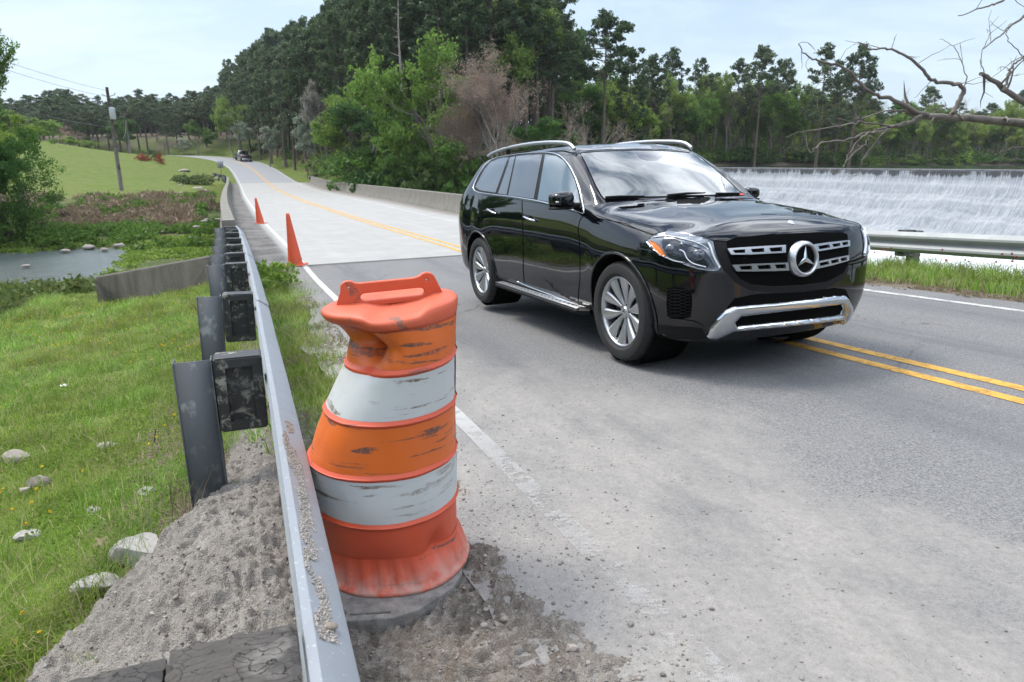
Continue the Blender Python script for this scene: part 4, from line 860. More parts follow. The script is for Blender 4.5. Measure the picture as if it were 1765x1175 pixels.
def wood_mat(name, top):
    q = NM(name); p = q.objc(); n = q.noise(6, p, 6, .65); w = q.vor(24 if top else 9, q.n('ShaderNodeMapping').outputs[0] if False else p, 'DISTANCE_TO_EDGE')
    m = q.n('ShaderNodeMapping'); q.l(p, m.inputs[0]); m.inputs['Scale'].default_value = (1, .38, 1) if top else (.6, .12, .6); m.inputs['Rotation'].default_value = (0, 0, .5)
    nn_ = q.n('ShaderNodeTexNoise'); nn_.inputs['Scale'].default_value = 14; nn_.inputs['Detail'].default_value = 5; q.l(p, nn_.inputs['Vector']); sc_ = q.n('ShaderNodeVectorMath', operation='SCALE'); sc_.inputs['Scale'].default_value = .05; q.l(nn_.outputs['Color'], sc_.inputs[0]); ad_ = q.n('ShaderNodeVectorMath', operation='ADD'); q.l(m.outputs[0], ad_.inputs[0]); q.l(sc_.outputs[0], ad_.inputs[1])
    crk = q.n('ShaderNodeTexVoronoi', feature='DISTANCE_TO_EDGE'); q.l(ad_.outputs[0], crk.inputs['Vector']); crk.inputs['Scale'].default_value = 62 if top else 60
    rings = q.n('ShaderNodeTexWave', wave_type='RINGS', rings_direction='Z'); mm_ = q.n('ShaderNodeMapping'); q.l(p, mm_.inputs[0]); mm_.inputs['Location'].default_value = (.03, -.02, 0); q.l(mm_.outputs[0], rings.inputs[0]); rings.inputs['Scale'].default_value = 26; rings.inputs['Distortion'].default_value = 2.5; rings.inputs['Detail'].default_value = 2
    c = q.mix(n, (.02, .019, .018), (.12, .108, .095)); c = q.mix(q.mth('MULTIPLY', rings.outputs['Fac'], .35), c, (.09, .08, .075))
    c = q.mix(q.ramp(q.noise(2.6, p, 3), .5, .7, (0,) * 3, (.7,) * 3), c, (.035, .034, .036))
    ck = q.ramp(crk.outputs['Distance'], .0, .03, (1,) * 3, (0,) * 3); wid = q.ramp(q.noise(9, p, 4), .42, .55); ck = q.mth('MULTIPLY', ck, wid)
    c = q.mix(q.mth('MULTIPLY', q.ramp(q.noise(7, p, 5), .56, .66), .6), c, (.21, .20, .18)); c = q.mix(ck, c, (.006, .006, .006)); q.set(Base_Color=c, Roughness=.95)
    q.bump(q.mth('SUBTRACT', q.mth('MULTIPLY', n, .4), q.mth('MULTIPLY', ck, 1.0)), .9, .012); return q.m
MAT['galv'] = galv('galvanised_steel', (.29, .315, .345), .55); MAT['post'] = post_mat(); MAT['block'] = block_mat()
MAT['galv_old'] = galv('old_galvanised_steel', (.36, .38, .375), .6, 18, .05)
PROF = [(0, -.006), (.004, 0), (.022, -.001), (.070, -.040), (.083, -.056), (.083, -.086), (.074, -.100), (.012, -.136), (.0, -.150), (.0, -.162), (.012, -.176), (.074, -.212), (.083, -.226), (.083, -.256), (.070, -.272), (.022, -.311), (.004, -.312), (0, -.306)]
def beam(path, side=1.0, th=.0032):
    """path: (n,3) of the top back edge; side +1 puts the face towards +o"""
    m = MB(); P = np.asarray(path, float); t = np.gradient(P, axis=0); t[:, 2] = 0; t /= np.linalg.norm(t, axis=1, keepdims=True); nrm = np.c_[t[:, 1], -t[:, 0], 0 * t[:, 0]] * side
    pr = np.array(PROF) * np.array([1.13, 1.0]); tg = np.gradient(pr, axis=0); tg /= np.linalg.norm(tg, axis=1, keepdims=True); off = np.c_[tg[:, 1], -tg[:, 0]] * th
    ring = np.vstack([pr, (pr + off)[::-1], pr[:1]])
    G = P[:, None] + nrm[:, None] * ring[None, :, :1] + np.array([0, 0, 1.0])[None, None] * ring[None, :, 1:]
    m.grid(G); return m
ZT = lambda s: .55 - .03 * (s + 1)
sr = np.linspace(-6.5, 13.2, 80); RO = lambda s: np.interp(s, [-6.5, -3.3, -2.2, -1, 0, 11, 13.2], [-4.50, -4.535, -4.548, -4.56, -4.57, -4.60, -4.66])
def RWz(s, o, z):
    P = RW(s, o); P[..., 2] = z; return P
gr = empty('guardrail', RWz(-.56, -4.6, -.2), label='galvanised steel guardrail on dark posts beside the orange drum, nearest the camera', cat='guardrail')
def under(o, e):
    o.parent = e; o.matrix_parent_inverse = e.matrix_basis.inverted() if False else Matrix.Translation(-e.location); return o
bm_ = beam(RWz(sr, RO(sr), ZT(sr))); under(bm_.build('rail', MAT['galv'], sharp=28), gr)
# splice laps and bolts on the rail
for s0 in (1.2, 5.2, 9.2):
    ss = np.linspace(s0, s0 + .32, 4); under(beam(RWz(ss, RO(ss) + .0035, ZT(ss) + .0035)).build('splice', MAT['galv'], sharp=28), gr)
POSTS = [-.56, 1.74, 4.22, 5.55, 6.98, 8.42, 10.0, 11.2, 12.1]
def post_meshes():
    a = MB(); # I-section, web across the road; local x along the road, y to the left (away), z up, origin at top centre of the post
    d, wf, t = .185, .10, .008
    a.box((-.042, 0, -.55), (.008, d - 2 * t - .001, 1.1)); a.box((0, d / 2 - t / 2, -.55), (wf, t, 1.1), bev=.002); a.box((0, -d / 2 + t / 2, -.55), (wf, t, 1.1), bev=.002)
    post = mesh_data('post', np.concatenate(a.V), [np.concatenate(a.Q)] + ([np.concatenate(a.T)] if a.T else []), MAT['post'])
    # moulded block: a bevelled box with a pocket in both faces
    bm = bmesh.new(); r = bmesh.ops.create_cube(bm, size=1.0); bmesh.ops.scale(bm, vec=(.15, .235, .40), verts=bm.verts)
    bmesh.ops.bevel(bm, geom=bm.edges[:], offset=.008, segments=2, affect='EDGES')
    for sgn in (-1, 1):
        f = max(bm.faces, key=lambda f: f.calc_area() * (f.normal.x * sgn > .9)); r = bmesh.ops.inset_region(bm, faces=[f], thickness=.062)
        rr = bmesh.ops.inset_region(bm, faces=[f], thickness=.004, depth=-.03)
        for v in f.verts: v.co.z += .035 if v.co.z > 0 else 0
    blk = bpy.data.meshes.new('blockout'); bm.to_mesh(blk); bm.free(); blk.materials.append(MAT['block'])
    b = MB(); b.lathe([(0, 0), (.013, 0), (.013, .008), (.0, .014)], 8, 'y'); bolt = mesh_data('bolt', np.concatenate(b.V), [np.concatenate(b.Q)], MAT['galv'])
    return post, blk, bolt
pm_, bk_, bt_ = post_meshes(); r_ = np.random.default_rng(4)
for i, s in enumerate(POSTS):
    h = float(np.interp(s, sd, hd)); zt = float(ZT(s)); pc = RWz(s + .02, RO(s) - .345, zt - .018); bc = RWz(s, RO(s) - .126, zt - .205)
    Rz = Matrix.Rotation(-h + math.pi / 2, 4, 'Z')
    po = obj('post', pm_, gr); Mp = Matrix.Translation(Vector(pc) - gr.location) @ Rz @ Matrix.Rotation(float(r_.normal(0, .012)), 4, 'X'); po.matrix_basis = Mp
    bo = obj('blockout', bk_, po); bo.matrix_basis = Mp.inverted() @ (Matrix.Translation(Vector(bc) - gr.location) @ Rz @ Matrix.Rotation(float(r_.normal(0, .03)), 4, 'X'))
    if i < 3:
        q = RWz(s, RO(s) + .008, zt - .156); b = obj('bolt', bt_, gr); b.matrix_basis = Matrix.Translation(Vector(q) - gr.location) @ Matrix.Rotation(-h - math.pi / 2, 4, 'Z') @ Matrix.Rotation(math.pi, 4, 'Z')
# the first post is old timber: a sawn block against the rail and the post behind it
def timber(name, s, o0, o1, zt, ds, top=True, h=.5, seed=1, parent=gr):
    c = RWz(s, (o0 + o1) / 2, zt); hh = -float(np.interp(s, sd, hd)); wy = abs(o1 - o0)
    bm = bmesh.new(); bmesh.ops.create_cube(bm, size=1.0); bmesh.ops.scale(bm, vec=(ds, wy, h), verts=bm.verts); bmesh.ops.translate(bm, vec=(0, 0, -h / 2), verts=bm.verts)
    bmesh.ops.subdivide_edges(bm, edges=bm.edges[:], cuts=14, use_grid_fill=True); rr = np.random.default_rng(seed)
    for v in bm.verts:
        e = abs(v.co.x) > ds * .47 or abs(v.co.y) > wy * .47
        n = float(fbm(np.array([v.co.x * 40 + seed]), np.array([v.co.y * 40 + v.co.z * 17]), 4)[0] - .5)
        v.co.z += n * .012 - (.012 * float(rr.random()) if e and v.co.z > -.02 else 0); v.co.x += n * .008; v.co.y += n * .006
    me = bpy.data.meshes.new(name); bm.to_mesh(me); bm.free(); me.materials.append(wood_mat(name + '_wood', True))
    o = obj(name, me, parent); o.matrix_basis = Matrix.Translation(Vector(c) - parent.location) @ Matrix.Rotation(hh + math.pi / 2, 4, 'Z'); return o
timber('timber_block', -3.225, -4.545, -4.765, .645, .20, seed=3)
timber('timber_post', -3.245, -4.770, -5.13, .64, .20, seed=5, h=.9)

# ------------------------------------------------------------------ spilled sand and shoulder grit
def sand_mat():
    q = NM('sand'); p = q.pos(); n = q.noise(3.5, p, 6, .65); f = q.noise(140, p, 5, .7); g = q.vor(190, p); k = q.noise(28, p, 5, .65)
    c = q.mix(q.ramp(n, .35, .68), (.27, .25, .225), (.42, .395, .365)); c = q.mix(q.ramp(k, .35, .7, (0,) * 3, (.6,) * 3), c, (.24, .215, .19)); c = q.mix(q.ramp(f, .5, .75, (0,) * 3, (.7,) * 3), c, (.45, .42, .39)); c = q.mix(q.ramp(f, .25, .42, (.7,) * 3, (0,) * 3), c, (.10, .088, .075))
    u = q.sep(q.uv()); er = q.mth('MULTIPLY', q.mr(u[1], -4.62, -4.5), q.mr(q.mth('ADD', u[1], q.mth('MULTIPLY', q.mth('SUBTRACT', n, .5), .9)), -3.85, -3.6, 1, .15)); er = q.mth('MULTIPLY', er, q.ramp(k, .3, .55)); c = q.mix(q.mth('MULTIPLY', er, .75), c, q.mix(f, (.10, .08, .062), (.20, .17, .14)))
    q.set(Base_Color=c, Roughness=.97); q.b.inputs['Specular IOR Level'].default_value = .15; q.bump(q.mth('ADD', f, q.mth('MULTIPLY', g, .7)), .9, .01); return q.m
MAT['sand'] = sand_mat()
def sand_height(s, o):
    X = RW(s, o); g = ground(X[..., 0], X[..., 1]); rzv = X[..., 2]
    base = np.maximum(g, np.where(o > -4.5, rzv - .035, -9))
    # heap leaning against the inside of the rail
    along = np.exp(-((s + 2.35) / 1.25) ** 4) * np.where(s > -2.35, 1, 1); crest = .235 * along * np.exp(-((o + 4.83) / .42) ** 2)
    crest += .07 * np.exp(-((s + 1.15) / .42) ** 2 - ((o + 4.80) / .25) ** 2)
    left = crest * pile_mask(s, o)
    # grit on the road side
    dq = np.hypot(X[..., 0] + .44, X[..., 1] - 2.25)
    eo = -3.62 - .22 * sstep(-3.2, -1.0, s) - .3 * sstep(-.9, .3, s) + .45 * (fbm(s * 1.7 + 3, o * 1.7, 4) - .5)
    rightm = sstep(.10, -.22, o - eo) * sstep(.9, -.4, s) * (o > -4.64)
    z = base + left + .03 * rightm
    z = z - np.clip(z - (.032 + .28 * np.clip(dq - .43, 0, 1)), 0, 1) * sstep(-3.86, -4.02, o) * (o > -4.54) * (dq < .95)
    m = np.clip(pile_mask(s, o) * (s < .4) + rightm, 0, 1)
    lump = fbm(s * 9, o * 9, 3) - .5; l2 = np.abs(fbm(s * 24 + 7, o * 24, 4) - .5); l3 = fbm(s * 62, o * 62, 3) - .5; l4 = np.abs(vnoise(s * 45, o * 45 + 9) - .5)
    z = z + m * (.05 * lump * (1 + 1.4 * (left > .05)) - .11 * l2 + .024 * l3 - .022 * l4 + .03)
    z = np.where(o > -4.35, z - (1 - rightm) * .06, z - (1 - np.clip(m, 0, 1)) * .12)
    return z
sg = np.linspace(-4.7, .7, 600); og = np.linspace(-6.3, -3.0, 380); SG, OG = np.meshgrid(sg, og, indexing='ij'); P = RW(SG, OG); P[..., 2] = sand_height(SG, OG)
m = MB(); m.grid(P); m.build('sand', MAT['sand'], smooth=True, uv=np.stack([SG, OG], -1).reshape(-1, 2), label='heap of grey brown sand and grit spilled under the guardrail and round the drum', cat='sand', kind='stuff')
def stone_mesh(r, n=1):
    bm = bmesh.new(); bmesh.ops.create_icosphere(bm, subdivisions=n, radius=1.0); V = np.array([v.co[:] for v in bm.verts]); F = np.array([[v.index for v in f.verts] for f in bm.faces]); bm.free()
    V = V * (1 + r.normal(0, .16, (len(V), 1))); V *= np.array([1, r.uniform(.6, .95), r.uniform(.4, .75)]); return V, F
def stones(name, P, size, mat, label, seed=2, sub=1, kind='stuff'):
    r = np.random.default_rng(seed); VV = []; FF = []; base = [stone_mesh(r, sub) for _ in range(8)]; n0 = 0
    for p, sz in zip(P, size):
        V, Fc = base[r.integers(8)]; a = r.uniform(0, 6.3); ca_, sa = math.cos(a), math.sin(a); b = r.normal(0, .3)
        Rm_ = np.array([[ca_, -sa, 0], [sa, ca_, 0], [0, 0, 1]]) @ np.array([[1, 0, 0], [0, math.cos(b), -math.sin(b)], [0, math.sin(b), math.cos(b)]])
        VV.append(V @ Rm_.T * sz + p); FF.append(Fc + n0); n0 += len(V)
    return obj(name, mesh_data(name, np.concatenate(VV), [np.concatenate(FF)], mat), label=label, cat='gravel', kind=kind)
def stone_mat(name, a, b):
    q = NM(name); g = q.n('ShaderNodeNewGeometry'); n = q.noise(30, q.pos(), 5, .65); c = q.mix(g.outputs['Random Per Island'], a, b); c = q.mix(q.ramp(n, .35, .7, (0,) * 3, (.5,) * 3), c, tuple(.6 * x for x in a)); q.set(Base_Color=c, Roughness=.9); q.bump(n, .4, .005); return q.m
MAT['grit'] = stone_mat('grit', (.17, .15, .13), (.36, .335, .31)); MAT['rock'] = stone_mat('pale_rock', (.25, .24, .225), (.42, .40, .38)); MAT['rock2'] = stone_mat('brown_rock', (.27, .235, .21), (.36, .32, .29))
r_ = np.random.default_rng(31); n = 17000; s = r_.uniform(-4.6, .5, n); o = r_.uniform(-5.6, -3.15, n)
eo = -3.62 - .22 * sstep(-3.2, -1.0, s) - .3 * sstep(-.9, .3, s); keep = ((pile_mask(s, o) > .5) & (o < -4.5)) | ((o > -4.5) & (r_.random(n) < sstep(.40, -.25, o - eo) * .95 + .05)); s = s[keep]; o = o[keep]
P = RW(s, o); P[:, 2] = np.maximum(sand_height(s, o), np.where(o > -3.9, P[:, 2], -9)); sz = .0022 + .004 * r_.random(len(s)) ** 3 + .010 * (r_.random(len(s)) ** 14)
stones('gravel', P + np.c_[0 * sz, 0 * sz, sz * .3], sz, MAT['grit'], 'loose grit and small stones lying on the sand and the road shoulder', seed=3)
n = 1500; s = np.concatenate([r_.uniform(-3.6, 3.5, n), r_.uniform(-3.5, -.5, 1500)]); o = np.concatenate([-3.3 + 3.6 * r_.random(n) ** 2.2, -3.65 + 1.1 * r_.random(1500) ** 1.8]); P = RW(s, o); sz = .0018 + .005 * r_.random(len(s)) ** 6
stones('gravel', P + np.c_[0 * sz, 0 * sz, sz * .3], sz, MAT['grit'], 'small stones scattered over the asphalt', seed=5)
# single stones one can point to
def unz(px, py, z):
    u = (px - 882.5) / F_PX; v = -(py - 587.5) / F_PX; rr = np.array([u, math.cos(PITCH) + v * math.sin(PITCH), -math.sin(PITCH) + v * math.cos(PITCH)]); return rr * ((z - CAM_H) / rr[2]) + np.array([0, 0, CAM_H])
def on_ground(px, py, fn=None):
    z = -.3
    for _ in range(25): p = unz(px, py, z); z = gz1(p[0], p[1]) if fn is None else fn(p)
    return unz(px, py, z)
def sandz(p):
    s, o = so(p[0], p[1]); return float(max(sand_height(s, o)[0], gz1(p[0], p[1])))
def rock(px, py, wpx, mat, label, name='rock', flat=.6, seed=1, ground_fn=None, cat='rock', sub=3, rough=.16, sink=.25):
    p = on_ground(px, py, ground_fn); dep = p[1] * math.cos(PITCH) - (p[2] - CAM_H) * math.sin(PITCH); w_ = wpx / F_PX * dep / 2; r = np.random.default_rng(seed)
    bm = bmesh.new(); bmesh.ops.create_icosphere(bm, subdivisions=sub, radius=1.0); dirs = [r.normal(size=3) for _ in range(9)]; dirs = [d / np.linalg.norm(d) for d in dirs]; lim = r.uniform(.50, .88, 9)
    for v in bm.verts:
        c = np.array(v.co[:])
        for d, l in zip(dirs, lim):
            e = c @ d
            if e > l: c = c - d * (e - l)
        c = c * (1 + rough * 1.1 * float(fbm(np.array([c[0] * 2 + seed]), np.array([c[1] * 2 + c[2] * 1.7]), 4)[0] - .5)); v.co = Vector(c * np.array([1, .8, flat]) * w_)
    me = bpy.data.meshes.new(name); bm.to_mesh(me); bm.free(); me.materials.append(mat)
    me.polygons.foreach_set('use_smooth', np.ones(len(me.polygons), bool)); me.set_sharp_from_angle(angle=R(24))
    return obj(name, me, None, (p[0], p[1], p[2] + w_ * flat * (1 - 2 * sink) * .6), label=label, cat=cat)
for a in ((30, 792, 50, 'rock2', 'grey brown rock in the grass at the left edge, highest of three', .6, 1), (68, 836, 38, 'rock2', 'rounded brown grey stone in the grass, beside a smaller one', .85, 2), (44, 850, 24, 'rock2', 'small stone touching the rounded brown grey stone', .8, 3),
          (48, 925, 46, 'rock', 'flat grey stone half sunk in the grass at the left edge', .35, 4), (252, 850, 34, 'rock', 'white grey stone in the grass left of the nearest steel post', .5, 5), (164, 880, 34, 'rock', 'flat white stone chip lying in the grass', .35, 6),
          (165, 1018, 84, 'rock', 'pale flat rock lying in the long grass beside the sand', .5, 7), (185, 768, 34, 'rock', 'thin white stone flake in the grass beside dry straw', .25, 9)):
    px, py, wp, mt, lb, fl, sd_ = a; rock(px, py, wp, MAT[mt], lb, flat=fl, seed=sd_)
rock(232, 958, 118, MAT['rock'], 'large broken pale rock at the left edge of the sand heap', flat=.55, seed=8, sink=.3)
for px, py, wp, mt, lb, sd_ in ((263, 1058, 12, 'rock', 'small white pebble on the sand heap above the timber post, left of another', 11), (288, 1066, 17, 'rock', 'white pebble on the sand heap above the timber post', 12), (340, 1028, 22, 'rock2', 'brown pebble half buried on the lower sand heap', 13), (985, 1118, 24, 'rock2', 'round grey stone on the grit at the bottom, largest right of the drum', 14), (963, 1134, 12, 'rock2', 'small stone beside the round grey one on the grit', 15), (870, 1068, 16, 'rock2', 'angular stone on the grit right of the rubber base', 16), (920, 998, 14, 'rock', 'pale stone on the grit right of the drum foot', 17), (1183, 722, 7, 'rock', 'tiny pebble on the asphalt below the car', 18), (838, 1052, 12, 'rock2', 'little stone close to the rubber base', 19)):
    rock(px, py, wp, MAT[mt], lb, name='pebble', seed=sd_, ground_fn=sandz, cat='pebble', sub=2, flat=.65, sink=.15)
# sand lying on top of the rail, and one smooth pebble
r_ = np.random.default_rng(77); n = 15000; ssr = r_.uniform(-3.15, -1.75, n); uu = .022 + .045 * r_.random(n)
den = fbm(ssr * 9, uu * 30, 3) * (1 - sstep(.0, .016, np.abs(uu - .050 - .008 * np.sin(ssr * 7)) - .013)); kp = den > .40; ssr = ssr[kp]; uu = uu[kp]
P = RWz(ssr, RO(ssr) + uu, ZT(ssr) - .001 - (uu - .022) * .8125 + r_.uniform(.0, .009, len(uu)))
stones('sand_grains', P, .0016 + .0022 * r_.random(len(P)) ** 2, stone_mat('rail_sand', (.30, .27, .24), (.42, .39, .355)), 'clumps of sand lying along the top of the guardrail', seed=9, sub=1)['category'] = 'sand'
pb = rock(0, 0, 0, MAT['rock2'], 'x') if False else None
bm = bmesh.new(); bmesh.ops.create_uvsphere(bm, u_segments=20, v_segments=12, radius=1); bmesh.ops.scale(bm, vec=(.015, .011, .007), verts=bm.verts); me = bpy.data.meshes.new('pebble'); bm.to_mesh(me); bm.free(); me.materials.append(simple('pebble_stone', (.20, .17, .135), .6, var=.2, scale=90)); me.polygons.foreach_set('use_smooth', np.ones(len(me.polygons), bool))
q = RWz(-3.10, RO(-3.10) + .058, ZT(-3.10) - .018); obj('pebble', me, None, q, label='smooth oval brown pebble lying on top of the guardrail', cat='pebble').rotation_euler = (0, .3, .5)

# ------------------------------------------------------------------ traffic drum
def drum_mat(name, col, scratch=(.10, .05, .035), dirt=(.42, .38, .34), rough=.42, fade=None, dirtlow=0.0, sc=(9, 9, 26), thr=.63):
    q = NM(name); p = q.objc(); n = q.noise(1.0, p, 6, .6, stretch=sc, dist=.5); g = q.noise(3.2, p, 6, .65); f = q.noise(60, p, 4, .7)
    c = q.mix(q.ramp(g, .35, .7, (0,) * 3, (.35,) * 3), col, fade or tuple(min(1, .6 * x + .12) for x in col))
    sk = q.mth('MULTIPLY', q.ramp(n, thr, thr + .025), q.ramp(q.noise(3.4, p, 3), .36, .5)); sk = q.mth('MULTIPLY', sk, q.ramp(f, .3, .55)); c = q.mix(sk, c, scratch)
    pk = q.vor(16, p); c = q.mix(q.mth('MULTIPLY', q.ramp(pk, .0, .06, (1,) * 3, (0,) * 3), q.ramp(q.noise(6, p), .52, .6)), c, scratch)
    z = q.sep(p)[2]
    if dirtlow: c = q.mix(q.mth('MULTIPLY', q.mth('MULTIPLY', q.mr(z, .20, .08), dirtlow), q.ramp(q.noise(16, p, 6, .7), .34, .58)), c, dirt)
    q.set(Base_Color=c, Roughness=q.mr(g, .3, .7, rough, rough + .2)); q.bump(q.mth('SUBTRACT', q.mth('MULTIPLY', f, .25), sk), .25, .003); return q.m
MAT['orange'] = drum_mat('orange_plastic', (.56, .075, .028), (.16, .06, .05), fade=(.50, .13, .085), dirtlow=.6, rough=.45, sc=(5, 5, 30), thr=.62)
MAT['orange_sheet'] = drum_mat('orange_sheeting', (.62, .125, .014), (.12, .06, .045), rough=.36, fade=(.56, .13, .03), sc=(4, 4, 40), thr=.575)
MAT['white_sheet'] = drum_mat('white_sheeting', (.50, .52, .52), (.16, .13, .10), rough=.4, fade=(.40, .42, .42), sc=(4, 4, 38), thr=.575)
MAT['lid'] = drum_mat('faded_orange', (.56, .085, .03), (.20, .09, .06), rough=.45, fade=(.52, .17, .11), sc=(7, 7, 7), thr=.60)
MAT['rubber'] = simple('rubber_base', (.19, .18, .17), .9, var=.4, scale=24, bump=.4, bscale=120)
DZ = .005

drum = empty('traffic_drum', (-.44, 2.25, DZ), 0, label='dented orange and white striped plastic traffic drum with a handle on top', cat='traffic drum')
dxl = np.array([[.03, -.690, -.195], [.10, -.690, -.192], [.20, -.700, -.206], [.35, -.709, -.205], [.51, -.718, -.205], [.60, -.690, -.205], [.69, -.650, -.204], [.86, -.565, -.200], [.93, -.560, -.195], [1.0, -.625, -.189], [1.05, -.640, -.187], [1.09, -.625, -.195]])
_yaw = math.atan2(-.44, 2.25); drum.scale = (1, 1, 1)
def drumP(h, th, off=0.0):
    """surface point at height h and angle th; th=0 right of the picture, pi left, -pi/2 towards the road camera side"""
    h = np.asarray(h, float); th = np.asarray(th, float); xl = np.interp(h, dxl[:, 0], dxl[:, 1]); xr = np.interp(h, dxl[:, 0], dxl[:, 2]); cx_ = (xl + xr) / 2 + .44; a = (xr - xl) / 2 + off
    b = np.interp(h, [0, .1, .5, .8, 1.1], [.25, .25, .255, .235, .225]) + off
    # creased dent under the lid on the near left
    thd = np.mod(th + 2 * np.pi, 2 * np.pi); d = np.exp(-np.abs((h - .932) / .056) ** 1.5) * np.exp(-np.abs((thd - math.radians(232)) / .34) ** 1.4) * .135
    d += np.exp(-((h - .968) / .04) ** 2) * np.exp(-((thd - math.radians(205)) / .45) ** 2) * .05
    d += .012 * np.exp(-((h - .16) / .07) ** 2) * np.exp(-((thd - math.radians(262)) / .5) ** 2) * 2.0 + .03 * np.exp(-((h - .2) / .06) ** 2) * np.exp(-((thd - math.radians(312)) / .16) ** 2)
    d += .004 * np.exp(-np.abs(h - .935) / .05) * np.exp(-((thd - math.radians(235)) / .5) ** 2) * np.sin(th * 26 + h * 55); d += .012 * (fbm(th * 2.2 + 9, h * 5, 3) - .5)
    k = 1 - d / np.maximum(a, .05)
    x = cx_ + a * k * np.cos(th); y = b * (1 - d / b) * np.sin(th); z = h + .012 * np.cos(th) * sstep(.5, .9, h) + 0 * th
    tilt = np.interp(h, [0, .5, 1.1], [0, .0, .03]); z = z + tilt * (x - 0) * .9
    c, s_ = math.cos(-_yaw * .8), math.sin(-_yaw * .8); return np.stack([x * c - y * s_, x * s_ + y * c, z], -1)
def bandmesh(name, hs, mat, off=0.0, n=120, cap=None, prof=None):
    th = np.linspace(0, 2 * np.pi, n + 1); hs = np.asarray(hs, float); o_ = np.zeros_like(hs) + off if prof is None else np.asarray(prof, float)
    G = np.stack([drumP(np.full_like(th, h), th, o) for h, o in zip(hs, o_)], 0); m = MB(); m.grid(G)
    if cap is not None:
        Gc = G[cap]; c = Gc[:-1].mean(0); k0 = m.n; m.add(np.vstack([Gc, c]), T=[[i, i + 1, len(Gc)] for i in range(n)])
    return m.build(name, mat, drum, smooth=True)
hs = []; pr = []
for h0, h1 in ((.16, .335), (.335, .51), (.51, .69), (.69, .855), (.855, .998)):
    t = np.linspace(h0, h1, 14)[:-1]; hs += list(t); pr += [0.0] * len(t)
hs.append(.998); pr.append(0.0); hs = np.array(hs); pr = np.array(pr)
for rdg in (.335, .51, .69, .855): pr += .007 * np.exp(-((hs - rdg) / .009) ** 2)
hs2 = np.sort(np.concatenate([hs] + [np.linspace(rdg - .022, rdg + .022, 11) for rdg in (.335, .51, .69, .855)])); pr2 = sum(.009 * np.exp(-((hs2 - rdg) / .009) ** 2) for rdg in (.335, .51, .69, .855))
bandmesh('body', hs2, MAT['orange'], prof=pr2, n=150)
for a, b, mt, nm in ((.347, .498, 'white_sheet', 'white_band'), (.522, .678, 'orange_sheet', 'orange_band'), (.702, .843, 'white_sheet', 'white_band'), (.867, .988, 'orange_sheet', 'orange_band')):
    bandmesh(nm, np.linspace(a, b, 16), MAT[mt], off=.0022, n=150)
# lid: rounded rim, shallow channel across the middle
th = np.linspace(0, 2 * np.pi, 121); rows = []
for h, o in ((.992, .004), (.996, .010), (1.002, .014), (1.013, .016), (1.026, .014), (1.037, .008), (1.043, -.004)): rows.append(drumP(np.full_like(th, h), th, o * np.where(np.cos(th) > 0, 1 - .75 * np.cos(th), 1)))
top = drumP(np.full_like(th, 1.045), th, -.012); c = top[:-1].mean(0)
for f, dz in ((.93, .003), (.86, .0035), (.7, .003), (.45, .003), (.2, .003), (.02, .003)): rows.append(c + (top - c) * f + np.array([0, 0, dz]))
G = np.array(rows); ca_, sa_ = math.cos(_yaw * .8), math.sin(_yaw * .8)
lx = G[..., 0] * math.cos(.11) + G[..., 1] * math.sin(.11); dent_m = np.exp(-((lx - .055) / .085) ** 6); G[7:, :, 2] -= .020 * dent_m[7:] * 1.0; G[5:7, :, 2] -= .016 * dent_m[5:7] * (G[5:7, :, 1] < 0)
m = MB(); m.grid(G); m.build('lid', MAT['lid'], drum, smooth=True)
# handle: an upright plate with a long slot and two eyelets
def circ(cx_, cy_, r, n=18, a0=0, a1=2 * math.pi, end=False): return [(cx_ + r * math.cos(a), cy_ + r * math.sin(a)) for a in np.linspace(a0, a1, n, endpoint=end)]
outl = [(-.182, -.012)] + [(-.160, .055)] + circ(-.136, .068, .024, 9, R(160), R(35), True) + [(-.10, .078), (.085, .078)] + circ(.128, .070, .026, 9, R(145), R(20), True) + [(.182, -.012)]
slot = circ(-.085, .022, .020, 8, R(90), R(270), True) + circ(.100, .022, .020, 8, R(-90), R(90), True)
hp = extrude_curves('handle', [outl, slot[::-1], circ(-.136, .066, .0085)[::-1], circ(.128, .068, .0085)[::-1]], .016, MAT['lid'], drum, bevel=.004, smooth=True)
hp.matrix_basis = Matrix.Translation((.024, .03, 1.044)) @ Matrix.Rotation(.17 + .10, 4, 'Z') @ Matrix.Rotation(-.055, 4, 'Y') @ Matrix.Rotation(math.pi / 2, 4, 'X') @ Matrix.Diagonal((1, .82, 1, 1))
# flange with ribs, and the rubber ballast ring under it
oct_ = lambda th, r: r / np.maximum(np.cos(np.mod(th + np.pi / 8, np.pi / 4) - np.pi / 8), .85)
rows = []
ths = np.linspace(0, 2 * np.pi, 241); rib = np.clip(1.6 * np.cos(ths * 26), 0, 1) ** .5
for h, o, rbk in ((.205, .001, 0), (.185, .004, .3), (.155, .010, 1), (.115, .018, 1), (.100, .022, .6), (.096, .030, .0), (.086, .032, 0), (.080, .026, 0)): rows.append(drumP(np.full_like(ths, h), ths, oct_(ths, .0 + 1) * 0 + o + .006 * rbk * rib + .012 * (oct_(ths, 1.0) - 1) * 2))
m = MB(); m.grid(np.array(rows)); m.build('flange', MAT['orange'], drum, smooth=True)
pts = [(.318 * math.cos(a) * (1.02 if abs(math.cos(a)) > .5 else .98), .325 * math.sin(a)) for a in np.linspace(0, 2 * np.pi, 9)[:-1] + R(22.5)]
hs_ = [(-.07, -.262), (.07, -.262), (.075, -.285), (-.075, -.285)]
def chamf(P, k=.25):
    o = []
    for i in range(len(P)):
        a, b, c_ = np.array(P[i - 1]), np.array(P[i]), np.array(P[(i + 1) % len(P)]); o += [tuple(b + (a - b) * k), tuple(b + (c_ - b) * k)]
    return o
